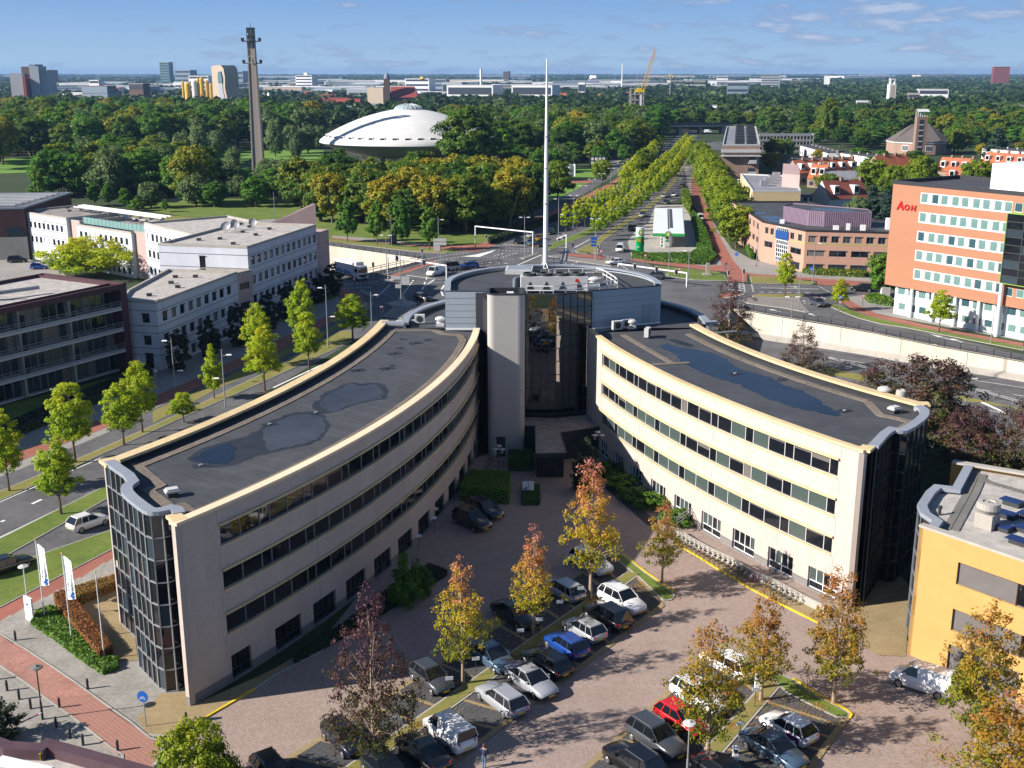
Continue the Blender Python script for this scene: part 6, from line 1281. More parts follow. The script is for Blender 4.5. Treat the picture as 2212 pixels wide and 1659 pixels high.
tot+=scatter(wd('in the wood at the far left',0),[(-40,372),(120,345),(360,345),(440,330),(700,318),(690,285),(400,268),(-40,262)],14,20,15,'','',seed=6,ymax=1050)
tot+=scatter(wd('in the wood behind the mast',1),[(1090,360),(1200,350),(1330,345),(1420,330),(1425,285),(1300,275),(940,272),(960,320)],13.5,17,14,'','',seed=7,ymax=1050)
tot+=scatter(wd('in the park between mast and boulevard',0),[(1110,385),(1200,372),(1330,358),(1400,345),(1380,335),(1100,345)],12,9,8,'','',seed=8)
tot+=scatter(wd('beyond the brick flats',1),[(1640,300),(1780,300),(1900,290),(2260,320),(2260,265),(1900,262),(1640,262)],15,15,13,'','',seed=9,ymax=1100)
tot+=scatter(wd('beyond the viaduct',0),[(1360,285),(1640,285),(1640,255),(1380,250)],15,13,12,'','',seed=10,ymax=1250)
tot+=scatter(wd('around the church',1),[(1700,300),(1930,296),(1925,322),(1860,330),(1770,316),(1660,305)],15,11,11,'','',seed=12)
tot+=scatter(wd('right of the church',1),[(2055,298),(2250,305),(2250,322),(2130,322),(2060,345)],14,12,12,'','',seed=13)
tot+=scatter(wd('behind the orange tiled houses',1),[(1850,350),(1960,352),(1960,372),(1860,372)],13,7,8,'','',seed=14)
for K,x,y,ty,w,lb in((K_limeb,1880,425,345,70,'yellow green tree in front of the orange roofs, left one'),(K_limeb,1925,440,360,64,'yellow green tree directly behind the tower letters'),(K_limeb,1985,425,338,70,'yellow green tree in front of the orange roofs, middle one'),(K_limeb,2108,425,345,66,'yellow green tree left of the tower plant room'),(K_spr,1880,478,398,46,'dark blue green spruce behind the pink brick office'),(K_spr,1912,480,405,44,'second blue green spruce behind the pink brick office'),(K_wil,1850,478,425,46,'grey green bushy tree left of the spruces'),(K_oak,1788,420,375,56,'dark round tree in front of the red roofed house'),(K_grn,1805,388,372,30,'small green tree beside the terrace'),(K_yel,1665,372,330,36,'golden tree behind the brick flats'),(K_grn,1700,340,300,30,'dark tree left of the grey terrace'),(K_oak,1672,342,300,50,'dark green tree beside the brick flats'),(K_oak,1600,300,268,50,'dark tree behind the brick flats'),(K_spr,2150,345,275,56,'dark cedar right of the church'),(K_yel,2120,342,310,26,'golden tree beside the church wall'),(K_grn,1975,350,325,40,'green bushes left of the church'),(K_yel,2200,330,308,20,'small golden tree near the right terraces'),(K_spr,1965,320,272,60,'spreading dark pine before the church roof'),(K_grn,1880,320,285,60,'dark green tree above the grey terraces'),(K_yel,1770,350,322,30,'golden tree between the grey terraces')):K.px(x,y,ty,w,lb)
def hedge(name,label,pts,h,m,leaf=.09,dens=220,tint=.5,kind=None,cat='hedge',parent=None,z=0.0,tj=.18):
 P_=[(p[0],p[1])for p in pts]
 if area2(P_)<0:P_=P_[::-1]
 k=MB();k.prism([tuple(q)for q in P_],z,z+h*.93);
 xs=[p[0]for p in P_];ys=[p[1]for p in P_];A=abs(area2(P_))/2;n=int(A*dens)
 def inside(q):
  c=False
  for i in range(len(P_)):
   a,b=P_[i-1],P_[i]
   if(a[1]>q[1])!=(b[1]>q[1])and q[0]<(b[0]-a[0])*(q[1]-a[1])/(b[1]-a[1])+a[0]:c=not c
  return c
 C=[]
 while len(C)<n:
  q=(rng.uniform(min(xs),max(xs)),rng.uniform(min(ys),max(ys)))
  if inside(q):C.append((q[0],q[1],z+h*rng.uniform(.88,1.05)))
 Nn=[(rng.gauss(0,.5),rng.gauss(0,.5),1)for _ in C]
 for i in range(len(P_)):
  a,b=P_[i],P_[(i+1)%len(P_)];L=math.hypot(b[0]-a[0],b[1]-a[1]);nx_,ny_=(b[1]-a[1])/L,-(b[0]-a[0])/L
  for _ in range(int(L*h*dens)):t_=rng.random();C.append((lerp(a[0],b[0],t_)+nx_*rng.uniform(-.05,.12),lerp(a[1],b[1],t_)+ny_*rng.uniform(-.05,.12),z+rng.uniform(.02,h)));Nn.append((nx_+rng.gauss(0,.5),ny_+rng.gauss(0,.5),rng.gauss(.3,.4)))
 C=np.array(C);me=quads_mesh('foliage',C,np.array(Nn),leaf*nrg.uniform(.6,1.3,len(C)),tint+nrg.normal(size=len(C))*tj,m)
 o=thing(name,label,cat,(P_[0][0],P_[0][1],0));k.build('core','leaf_core',o,world=True);me.transform(Matrix.Translation(-o.location));link('foliage',me,o);return o
mat('leaf_core',(0.02,0.035,0.01),.9,.3,3)
tt=lambda i,j,*ps:[T(i,j,*p)for p in ps]
hedge('hedge','large square clipped green hedge block by the two dark courtyard cars',[G(995,1082),G(1098,1090),G(1100,1048),G(1015,1045)],1.6,'leaf_hedge',.09,200,.75)
hedge('hedge','smaller square dark hedge left of the entrance canopy',[G(1100,1018),G(1148,1018),G(1147,998),G(1101,998)],1.5,'leaf_hedge',.08,200,.15)
hedge('planter_hedge','low planted island with two white signs before the entrance',tt(2,2,(90,1050),(235,1050),(230,900),(95,900)),.5,'leaf_hedge',.08,200,.1)
hedge('clipped_hedge','reddish clipped hedge behind the flag poles, long front part',tt(0,3,(520,330),(870,740),(970,680),(640,260),(560,200),(480,230)),.9,'leaf_hedge_red',.08,260,.35)
hedge('clipped_hedge','reddish clipped hedge running back to the glass corner',tt(0,3,(640,270),(700,260),(1010,130),(1000,70),(600,190)),.95,'leaf_hedge_red',.08,260,.55)
hedge('ground_cover','bed of glossy green shrubs under the flag poles',tt(0,3,(280,430),(480,560),(700,730),(900,860),(1010,820),(1020,740),(870,740),(520,340),(470,290),(330,330)),.45,'leaf_hedge',.13,110,.35,cat='shrub bed',tj=.3)
hedge('shrub_bed','dark shrub bed along the foot of the left wing',[G(*D(1,3,*p))for p in((330,770),(560,650),(1100,330),(1650,0),(1500,-60),(1180,130),(760,460),(480,620))],.6,'leaf_dark',.12,60,.4,cat='shrub bed')
K_shr.px(880,1310,1205,74,'pale flowering hydrangea bush beside the left wing');K_shr.px(905,1290,1225,60,'dark bush behind the hydrangea')
for i,(a,b)in enumerate((((800,800),(900,780)),((900,860),(1000,960)),((1010,960),(1110,1060)),((1120,1060),(1270,1080)),((1330,1180),(1500,1230)))):
 p=T(2,2,*a);q=T(2,2,*b);c=(p+q)/2;K_shr.plant((c.x,c.y,0),1.5,3.4,'arching grass green shrub in the raised bed of the right wing, %s from the entrance'%('first','second','third','fourth','fifth')[i],'green shrubs along the right wing')
fc=[(960,900),(1100,935),(1480,905),(1560,780),(1500,560),(1465,560),(1510,700)]
hedge('forecourt_hedge','long green hedge in front of the petrol station',[G(*r2(*p))for p in((970,935),(1110,965),(1480,995),(1640,1000),(1690,940),(1640,880),(1500,900),(1480,920),(1130,925),(980,910))],.9,'leaf_hedge',.3,12,.25)
hedge('forecourt_hedge','green hedge between the petrol station and the cycle path',[G(*r2(*p))for p in((1660,900),(1600,720),(1530,600),(1490,560),(1480,600),(1530,760),(1530,880))],1.3,'leaf_hedge',.3,12,.3)
hedge('hedge','tall green hedge before the station canopy beside the cycle path',[G(*r2(*p))for p in((1400,470),(1470,560),(1480,540),(1450,400),(1400,400))],2.5,'leaf_oak',.35,8,.4)
hedge('hedge','green hedge along the side of the pink brick office',[G(*r2(*p))for p in((1930,830),(2000,950),(2020,950),(1960,800))],1.2,'leaf_hedge',.25,15,.3)
hedge('hedge','brown green shrub border in front of the pink brick office',[G(*r3(*p))for p in((1410,480),(1500,500),(2050,530),(2060,500),(1500,465),(1420,455))],1.0,'leaf_oak',.25,16,.4)
hedge('shrub_bed','yellow green shrubs round the white cabinet by the orange tower',[G(*r3(*p))for p in((2060,760),(2100,790),(2200,810),(2330,830),(2330,780),(2200,730),(2080,730))],.8,'leaf_hedge',.2,20,.6,cat='shrub bed')
hedge('hedge','dark hedge along the boulevard behind the waiting cars',[G(*r1(*p))for p in((1520,500),(1700,440),(1980,330),(2100,290),(2100,270),(1960,310),(1680,410),(1500,480))],1.2,'leaf_dark',.3,10,.9)
hedge('hedge','dark hedge at the foot of the apartment block',[G(*p)for p in((-60,985),(60,935),(290,838),(330,820),(320,800),(50,915),(-60,960))],1.1,'leaf_dark',.16,40,.8)
n_=5200;C_=[]
for i in range(n_):
 px,py=rng.choice([(1000,1480),(1152,1372),(1275,1296),(1430,1262),(1528,1640),(1643,1515),(1800,1520),(1105,1420),(1385,1270),(1770,1530),(1580,1570),(900,1570),(2050,1640)]);p=G(px,py);q=abs(rng.gauss(0,2.6));a=rng.uniform(0,6.28);C_.append((p.x+q*math.cos(a),p.y+q*math.sin(a),.165 if q<.6 else.10))
ll=quads_mesh('fallen_leaves',np.array(C_),np.array([(rng.gauss(0,.15),rng.gauss(0,.15),1)for _ in C_]),np.full(n_,.055),nrg.uniform(.3,1,n_),'leaf_autumn',.8);tag(link('fallen_leaves',ll),kind='stuff')
# ================================================================= petrol station, houses, church
pc=G(*r2(1245,850));CZ=Z(1433,502,pc.y).z
st=thing('station_canopy','white petrol station canopy with a green edge on slim columns','canopy',(pc.x,pc.y,0))
cp4=[G(*r2(*p),CZ)for p in((1148,718),(1423,722),(1406,508),(1164,506))]
k=MB();q=[(p.x,p.y)for p in cp4];k.prism(ccw(q),CZ-.9,CZ-.05,bottom=True);k.build('fascia','frame_white',st,world=True)
k=MB();k.prism(ccw([(lerp(p[0],st.location.x+2,.03),lerp(p[1],st.location.y+9,.03))for p in q]),CZ-.05,CZ);k.build('roof','clad_white',st,world=True)
k=MB();k.wall([q[0],q[1]],CZ-.85,CZ-.2,.05,side=-1);k.wall([q[3],q[0]],CZ-.85,CZ-.2,.05,side=-1);k.wall([q[1],q[2]],CZ-.85,CZ-.2,.05,side=-1);k.build('green_band','green_paint',st,world=True)
k=MB();a,b=G(*r2(1278,515),CZ),G(*r2(1284,690),CZ);k.bar(a,b,.35,.04);a,b=G(*r2(1300,515),CZ),G(*r2(1308,680),CZ);k.bar(a,b,.8,.04);k.build('roof_gutter','roof_felt',st,world=True)
k=MB();k.wall([(q[0][0],q[0][1]-.06),(q[1][0],q[1][1]-.06)],CZ-.5,CZ-.42,.02,side=-1);k.build('light_line','lime_line',st,world=True)
for p in((1245,850),(1255,740),(1302,845)):p_=G(*r2(*p));k=MB();k.obox((p_.x,p_.y,0),0,.5,.5,CZ-.9);k.build('column','frame_white',st,world=True)
def sunlogo(name,parent,loc,r):
 k=MB();k.lathe([(r,0),(r,.08),(0,.08)],(0,0,0),24);k.build('logo_disc','green_paint',parent,at=loc).rotation_euler=(R(90),0,0)
 for nm,rr,m,zz in(('logo_petals',.92,'lime_line',.10),('logo_sun',.66,'yellow_paint',.12),('logo_core',.36,'frame_white',.14)):
  k=MB();P_=[((rr if i%2==0 else rr*.8)*r*math.cos(i*math.pi/9),(rr if i%2==0 else rr*.8)*r*math.sin(i*math.pi/9))for i in range(18)];k.prism(P_,zz-.03,zz);k.build(nm,m,parent,at=loc).rotation_euler=(R(90),0,0)
mc=Vector((lerp(q[0][0],q[1][0],.48),lerp(q[0][1],q[1][1],.48)-.1,CZ-.35));sunlogo('logo',st,mc-st.location,.75)
for i,p in enumerate(((1228,790),(1226,842),(1300,770),(1308,830))):
 p_=G(*r2(*p));o=thing('fuel_pump','white and green fuel pump under the station canopy','fuel pump',p_,0,'fuel pumps under the canopy');k=MB();k.box(-.35,-.25,.15,.35,.25,1.5);k.build('cabinet','frame_white',o);k=MB();k.box(-.4,-.3,0,.4,.3,.15);k.build('base','concrete',o);k=MB();k.box(-.3,-.27,.2,.3,-.25,.7);k.build('panel','green_paint',o);k=MB();k.box(-.25,-.27,1.05,.25,-.255,1.35);k.build('display','frame_dark',o)
p_=G(*r2(1262,800));o=thing('station_kiosk','small white pay terminal column between the pumps','terminal',p_);k=MB();k.box(-.7,-.5,0,.7,.5,2.6);k.build('cabinet','frame_white',o);k=MB();k.box(-.5,-.53,.9,.5,-.5,2.0);k.build('display','frame_dark',o);k=MB();k.box(-.55,-.54,.1,.55,-.5,.6);k.build('panel','green_paint',o)
p_=G(*r2(1033,906));HT=Z(1382,491,p_.y).z;o=thing('price_totem','green and white price pillar sign of the petrol station','price sign',p_)
def el(z0,z1,m,nm):k=MB();P_=[(1.0*math.cos(i*math.pi/12),.45*math.sin(i*math.pi/12))for i in range(24)];k.prism(P_,z0,z1);k.build(nm,m,o)
el(0,HT*.66,'green_paint','lower_body');el(HT*.66,HT,'frame_white','upper_body');sunlogo('logo',o,Vector((.1,-.46,HT*.81)),.62)
k=MB();k.box(-.85,-.5,HT*.47,.15,-.44,HT*.6);k.build('price_panel','yellow_paint',o)
for i,(tx,z,m)in enumerate((('1.91',.52,'frame_dark'),('1.73',.4,'frame_dark'),('1.05',.33,'frame_dark'))):lettering(tx,.55,m,o,wloc(o)+Vector((.12,-.52,HT*z)),0,.01,0,.02)
lettering('bp',.6,'frame_white',o,wloc(o)+Vector((-.75,-.52,HT*.26)),0,.01,0,.02)
va=thing('viaduct','low concrete road viaduct crossing the far end of the boulevard','viaduct',G(1480,292));A=G(1395,291);B=G(1580,288);k=MB()
k.bar((A.x,A.y,5.2),(B.x,B.y,5.2),14,1.2);k.build('deck','concrete',va,world=True);k=MB();k.bar((A.x,A.y-7,6.4),(B.x,B.y-7,6.4),.3,.9);k.bar((A.x,A.y+7,6.4),(B.x,B.y+7,6.4),.3,.9);k.build('parapet','metal_dark',va,world=True)
for f in(.12,.38,.62,.88):k=MB();p_=A.lerp(B,f);k.obox((p_.x,p_.y,0),0,2,10,5.2);k.build('pier','concrete',va,world=True)
def terrace(name,label,a,b,depth,wh,rh,wm,rm,n=4,group=None,chim=True,dorm=0,z=0.0,cat='terraced house',hip=False):
 """one house row built house by house, each a thing of its own; a, b are the front eaves line on the photo at wall height"""
 A=G(a[0],a[1],wh);B=G(b[0],b[1],wh);A.z=B.z=0;u=(B-A);L=u.length;u.normalize();nn=Vector((-u.y,u.x,0));ang=math.atan2(u.y,u.x);w=L/n
 for i in range(n):
  p_=A+u*w*i;o=thing(name,label,cat,p_,ang,group);k=MB();k.box(0,0,0,w,depth,wh)
  if not hip:k.poly([(0,0,wh),(0,depth,wh),(0,depth/2,rh)][::-1]);k.poly([(w,0,wh),(w,depth,wh),(w,depth/2,rh)])
  k.build('wall',wm,o);k=MB();e=.35;hx=w*.25 if hip else 0
  P0=[(-e*.0,-e,wh-.15),(w,-e,wh-.15),(w-hx,depth/2,rh),(hx,depth/2,rh),(0,depth+e,wh-.15),(w,depth+e,wh-.15)]
  if rh>wh+.6:
   k.quad(P0[0],P0[1],P0[2],P0[3],((0,0),(w,0),(w,5),(0,5)));k.quad(P0[5],P0[4],P0[3],P0[2],((0,0),(w,0),(w,5),(0,5)))
   if hip:k.poly([P0[4],P0[0],P0[3]]);k.poly([P0[1],P0[5],P0[2]])
  else:k.box(-.1,-.4,wh,w+.1,depth+.4,wh+.3)
  rf=k.build('roof',rm,o)
  if chim:k=MB();k.box(w-.5,depth*.5-.5,rh-.8,w+.3,depth*.5+.5,rh+.9);k.build('chimney','red_brick' if rh>wh+.6 else 'concrete',rf)
  if dorm:k=MB();k.box(w*.3,depth*.08,lerp(wh,rh,.25),w*.3+1.8,depth*.4,lerp(wh,rh,.75));k.build('dormer','frame_white',rf);k=MB();k.box(w*.3+.2,depth*.08-.04,lerp(wh,rh,.35),w*.3+1.6,depth*.08-.01,lerp(wh,rh,.68));k.build('dormer_window','glass_dark',rf)
  nw=max(1,int(w/3));fl=max(1,int(wh/2.8))
  for f in range(fl):
   for j in range(nw):k=MB();x=(j+.5)*w/nw;k.box(x-.75,-.05,f*2.8+.9,x+.75,-.01,f*2.8+2.3);k.build('window','glass_blue',o)
def xf(x,y):return(1555.3+x*.3632,259.2+y*.3632)
mat('white_wall',(0.62,0.62,0.62),.8,.06,.5)
terrace('terraced_house','house of the long grey roofed white terrace left of the church',xf(478,150),xf(640,195),9,5.2,5.4,'white_wall','roof_felt',7,'long grey roofed terrace',cat='terraced house')
terrace('terraced_house','house of the grey roofed terrace nearer the church',xf(680,190),xf(935,225),9,5.2,5.4,'white_wall','roof_felt',5,'grey roofed terrace by the church')
terrace('terraced_house','house of the front grey roofed row with white gables',xf(450,250),xf(808,245),9,3.6,5.2,'white_wall','roof_felt',5,'front grey roofed row')
terrace('tiled_house','orange tiled house in the row before the grey roofed row',xf(470,315),xf(830,300),9,4.5,9,'brown_brick','roof_tiles_orange',6,'orange tiled houses left of the yellow green trees',dorm=1)
terrace('tiled_house','orange tiled house set forward behind the garages',xf(520,345),xf(620,350),9,3.5,8.5,'brown_brick','roof_tiles_orange',2,'orange tiled houses set forward',dorm=1)
terrace('tiled_house','orange tiled house between the yellow green trees',xf(960,285),xf(1150,275),9,4.5,9,'brown_brick','roof_tiles_orange',3,'orange tiled houses between trees')
terrace('tiled_house','orange tiled house right of the church, behind the tower roof',(2022,368),(2090,372),9,4.5,9.5,'brown_brick','roof_tiles_orange',3,'orange tiled houses right of the church',dorm=1)
terrace('tiled_house','orange tiled house at the right edge, back row',(2118,352),(2260,362),9,4.5,9,'brown_brick','roof_tiles_orange',6,'orange tiled houses at the right edge',dorm=1)
terrace('tiled_house','orange tiled house at the right edge, front row',(2040,388),(2120,392),9,4,8.5,'brown_brick','roof_tiles_orange',3,'orange tiled front houses',dorm=1)
terrace('grey_terrace_house','house of the grey roofed terrace with balconies right of the cedar',(2122,320),(2250,330),9,5.5,5.8,'white_wall','roof_felt',6,'grey roofed terrace at the right')
terrace('red_roof_house','white gabled house with a dark red tiled roof and solar panels',xf(652,470),xf(885,462),10,5.0,10,'white_wall','roof_tiles_red',2,'white gabled red roofed houses',dorm=1,cat='house')
terrace('garage_row','low garage of the flat roofed row behind the cream office',xf(490,455),xf(640,450),6,2.6,2.8,'white_wall','roof_felt',4,'garages behind the cream office',chim=False,cat='garage')
p0=G(*xf(640,330),5);k=MB();hall=thing('corrugated_hall','small hall with a ribbed grey curved roof among the orange roofs','hall',p0-Vector((0,0,5)));k.box(0,0,0,16,12,4);k.build('wall','red_brick',hall);k=MB();k.lathe([(6.6,0),(6.6,16)],(0,0,0),14,math.pi*.0,math.pi);k.v=[(z,6+x,3.2+y*.45)for x,y,z in k.v];k.build('roof','roof_grey',hall)
A=G(*xf(232,90),9);B=G(*xf(560,88),9);fb=block('balcony_flats','long low flats with blue grey window bands behind the brick flats','apartment building',ccw([(A.x,A.y),(B.x,B.y),(B.x+3,B.y+14),(A.x+3,A.y+14)]),9,'concrete','roof_felt','slab_white',{0:[(z,z+1.7,spaced(16,1,(B-A).length/16.5,(B-A).length/21,['glass_blue','glass_dark']))for z in(.8,3.7,6.6)]},fm='frame_white')
cc=G(1983,330);ch_=thing('church','octagonal brick church with a big slate roof','church',cc);W8=(Z(2049,305,cc.y).x-Z(1915,305,cc.y).x)/2
EH=Z(1983,306,cc.y-W8*.6).z;PH=Z(1983,268,cc.y).z;oc=[(W8*math.cos(R(22.5+45*i)),W8*math.sin(R(22.5+45*i)))for i in range(8)]
k=MB();k.prism(oc,0,EH,top=False);k.build('wall','brown_brick',ch_);k=MB();e=1.04
for i in range(8):a,b=oc[i-1],oc[i];rx=W8*.33;k.poly([(a[0]*e,a[1]*e,EH),(b[0]*e,b[1]*e,EH),(max(-rx,min(rx,b[0]*.3)),0,PH),(max(-rx,min(rx,a[0]*.3)),0,PH)])
k.build('roof','roof_slate',ch_);k=MB();k.prism([(x*1.02,y*1.02)for x,y in oc],EH-.9,EH-.1,top=False);k.build('cornice','slab_white',ch_)
for i in(4,5,6):
 a,b=Vector(oc[i]),Vector(oc[(i+1)%8]);c=(a+b)/2;d=(b-a).normalized();nn=Vector((d.y,-d.x));o2=MB();p0=c-d*1.8+nn*.05;p1=c+d*1.8+nn*.05;o2.bar((p0.x,p0.y,1.6),(p1.x,p1.y,1.6),.1,EH-3.4);wd_=o2.build('church_window','frame_white',ch_);
 for j in range(3):g=MB();s0=p0+d*(.3+j*1.1)+nn*.06;s1=s0+d*.85;g.bar((s0.x,s0.y,1.9),(s1.x,s1.y,1.9),.06,EH-4.0);g.build('pane','glass_blue',wd_)
bt=G(1983,336);TH=Z(1983,252,bt.y).z;BH=Z(1983,238,bt.y).z;tw_=(Z(1998,252,bt.y).x-Z(1975,252,bt.y).x)/2
bl=thing('bell_tower','tall dark brick church bell tower with an open white belfry','bell tower',bt);k=MB();k.box(-tw_,-tw_*.7,0,tw_,tw_*.7,TH);k.build('shaft','red_brick',bl)
for i in range(6):k=MB();z=2+i*(TH-3)/6;k.box(-tw_*.5,-tw_*.7-.08,z,tw_*.3,-tw_*.7-.01,z+2.3);f_=k.build('opening','frame_dark',bl);k=MB();k.box(-tw_*.5,-tw_*.7-.2,z-.5,tw_*.3,-tw_*.7-.09,z);k.build('sill','slab_white',f_)
for x in(-.85,0,.85):
 for y in(-.6,.6):k=MB();k.box(x*tw_-.2,y*tw_-.2,TH,x*tw_+.2,y*tw_+.2,BH-.4);k.build('belfry_post','slab_white',bl)
k=MB();k.poly([(-tw_*1.15,-tw_,BH-.7),(tw_*1.15,-tw_,BH-.7),(tw_*1.15,0,BH+.6),(-tw_*1.15,0,BH+.6)]);k.poly([(-tw_*1.15,0,BH+.6),(tw_*1.15,0,BH+.6),(tw_*1.15,tw_,BH-.7),(-tw_*1.15,tw_,BH-.7)]);k.build('belfry_roof','slab_white',bl)
# ================================================================= the far city and the woods to the horizon
mat('far_white',(0.74,0.74,0.75),.7,.05,.01);mat('far_grey',(0.36,0.39,0.42),.8,.08,.02);mat('far_dark',(0.05,0.06,0.08),.4,0);mat('far_beige',(0.50,0.41,0.32),.8,.06,.02);mat('far_red',(0.28,0.06,0.05),.8,.1,.02);mat('far_teal',(0.10,0.20,0.23),.4,.1,.02);mat('far_yellow',(0.60,0.42,0.08),.7,.1,.02);mat('far_brown',(0.13,0.085,0.07),.8,.1,.02);mat('far_bluegrey',(0.20,0.26,0.33),.7,.1,.02)
mat('logo_yellow',(0.75,0.50,0.02),.5,0)
def far(name,label,x0,x1,yt,Y,m,cat='building',bands=0,dr=.7,roof=None,rot=-.3,group=None,z0=0,cols=0):
 a=Z(x0,yt,Y);b=Z(x1,yt,Y);w=b.x-a.x;h=a.z;o=thing(name,label,cat,(a.x,Y,z0),rot if a.x<0 else rot*.8,group)
 k=MB();d=w*dr;k.box(0,0,0,w,d,h-z0);k.build('wall',m,o)
 k=MB();k.box(-.2,-.2,h-z0,w+.2,d+.2,h-z0+max(.5,h*.02));k.build('roof',roof or 'far_grey',o)
 for i in range(bands):
  z=(h-z0)*(i+.45)/bands;hb=(h-z0)/bands*.42
  if cols:
   for j in range(cols):k=MB();k.box(w*(j+.2)/cols,-.12,z,w*(j+.8)/cols,-.05,z+hb);k.build('window','far_dark',o)
  else:k=MB();k.box(w*.03,-.15,z,w*.97,-.05,z+hb);k.build('window_band','far_dark',o);k=MB();k.box(-.15,d*.05,z,-.05,d*.95,z+hb);k.build('window_band','far_dark',o)
 return o
sl=thing('grain_silo','cluster of tall grey silo towers with a red stripe at the far left','silo',Z(60,150,1500)*1.0);sl.location.z=0
for x0,x1,yt,m,d in((20,47,158,'far_grey',0),(45,63,144,'far_brown',10),(62,82,143,'far_grey',-6),(82,102,151,'far_grey',-3),(62,75,139,'far_bluegrey',2),(49,54,166,'far_red',-14)):
 a=Z(x0,yt,1500+d);b=Z(x1,yt,1500+d);k=MB();k.box(a.x,1500+d,0,b.x,1500+d+26,a.z);k.build('silo_tower',m,sl,world=True)
far('tower_block','brown and blue tower block right of the grey silos',101,119,152,3800,'far_brown','tower block',4)
far('red_roof_hall','low hall with a long red roof beyond the left wood',176,240,186,1500,'far_bluegrey','hall',0,.5,'far_red')
o=bpy.context.scene.objects['red_roof_hall'];k=MB();a=Z(176,180,1510);b=Z(240,180,1510);k.hexa([(0,0,15),(b.x-a.x,0,15),(b.x-a.x,30,22),(0,30,22),(0,0,16),(b.x-a.x,0,16),(b.x-a.x,30,23),(0,30,23)]);k.build('roof','far_red',o)
far('teal_tower','teal glass tower block on the skyline left of the carillon tower',344,367,135,3500,'far_teal','tower block',9)
k=MB();p_=Z(375.7,120,3600);o=thing('radio_mast','thin radio mast on the skyline beside the teal tower','mast',(p_.x,3600,0));k.tube((0,0,0),(0,0,p_.z),1.6,.5,5);k.build('pole','far_grey',o)
a=Z(456,141,1300);b=Z(500,141,1300);w=b.x-a.x;h=a.z;o=thing('arched_tower','pale tower with a rounded top and an hourglass side beside the yellow tanks','tower',(a.x,1300,0),-.5);P_=[(0,0),(w,0),(w*.9,h*.28),(w*.80,h*.5),(w*.84,h*.75),(w*.78,h*.93),(w*.62,h*1.0),(w*.2,h*1.0),(0,h*.97)]
k=MB();k.prism(ccw(P_),0,22,bottom=True);k.v=[(x,z,y)for x,y,z in k.v];k.build('wall','far_beige',o);P_=[(w*.40,0),(w*.9,0),(w*.76,h*.3),(w*.66,h*.5),(w*.70,h*.75),(w*.62,h*.88),(w*.46,h*.88),(w*.40,h*.75)];k=MB();k.prism(ccw(P_),-.6,0.0,bottom=True);k.v=[(x,z,y)for x,y,z in k.v];k.build('recess','far_grey',o)
P_=[(w*.42,h*.62),(w*.67,h*.62),(w*.68,h*.75),(w*.61,h*.86),(w*.46,h*.86),(w*.42,h*.75)];k=MB();k.prism(ccw(P_),-1.2,-.7,bottom=True);k.v=[(x,z,y)for x,y,z in k.v];k.build('window','far_teal',o)
for x0,x1,yt in((392,397,178),(398,412,181),(413,426,176),(424,431,172),(430,440,171),(442,450,176),(451,459,183)):
 a=Z(x0,yt,1320);b=Z(x1,yt,1320);r=(b.x-a.x)/2;o=thing('storage_tank','yellow storage tank left of the arched tower' if x0!=413 else 'white topped storage tank among the yellow ones','storage tank',((a.x+b.x)/2,1320,0),0,'yellow storage tanks' if x0!=413 else None);k=MB();k.lathe([(r,0),(r,a.z),(r*.6,a.z+1.5),(0,a.z+2)],(0,0,0),14);k.build('drum','far_white' if x0==413 else 'far_yellow',o)
 if x0==430:pass
FB=[('white_office_block','long white office block behind the yellow tanks',407,455,164,2200,'far_white',4),('white_office_block','white banded office block right of the arched tower',470,503,163,2300,'far_white',4),('office_slab','dark grey office slab on the skyline left of the arched tower',377,415,152,3300,'far_bluegrey',4),('office_slab','blue grey slab on the skyline right of the arched tower',493,528,154,3600,'far_bluegrey',3),('stepped_office','white stepped office with six bands and a roof box, right of the carillon tower',638,677,163,2400,'far_white',6),('long_office','long white office with a yellow roof sign behind the brown church',875,930,170,2000,'far_white',4),('office_slab','blue glass slab joined to the long white office',930,965,172,2050,'far_bluegrey',4),('office_block','white fronted blue office block right of the crane',1571,1616,178,1800,'far_bluegrey',3),('tower_block','grey high office with a dark right side on the skyline',1645,1684,162,2600,'far_grey',7),('white_slab','small bright white slab tower in the right wood',1781,1793,164,2900,'far_white',0),('red_tower','dark red brick tower block on the right skyline',2147,2180,144,3300,'far_red',9),('white_block','white building with a blue black front beyond the left industrial sheds',192,216,173,2000,'far_white',3),('brick_block','brown brick block among the far sheds left of the tower',278,313,181,1600,'far_brown',2),('villa_row','white winged building with grey roof above the right wood',1985,2046,193,1500,'far_white',2),('villa_row','beige and white flats left of the white winged building',1962,1986,202,1400,'far_beige',2),('white_house','white house among trees left of the white tower',1850,1875,218,1050,'far_white',2),('white_house','white flat roofed building by the far tram stop',1524,1548,228,1000,'far_white',1),('shed','white office with dark windows at the centre of the far industrial strip',1395-290,1196,184,1700,'far_white',1),('shed','white box building left of the needle mast',1249,1264,178,1900,'far_white',1),('flats','far white flats on the right skyline behind the office block',1548,1572,165,3600,'far_white',3),('tower_block','small dark tower block on the skyline above the centre',1087,1100,154,4200,'far_brown',4),('factory','white factory with long flat roof at the centre right strip',965,1070,184,1700,'far_white',1),('factory','pale long factory behind the white factory',955,1000,178,1900,'far_grey',1),('beige_building','cream building left of the brown church',793,830,189,1500,'far_beige',0)]
for n_,lb,x0,x1,yt,Y,m,b in FB:far(n_,lb,x0,x1,yt,Y,m,'tower block' if 'tower' in n_ else 'building',b)
o=far('roof_sign_box','yellow sign box on the long white office roof',907,914,166,1990,'logo_yellow','sign',z0=Z(907,170.5,1990).z)
far('roof_box','white lift box on top of the stepped office',656,664,157,2420,'far_white','roof box',z0=Z(656,163,2420).z)
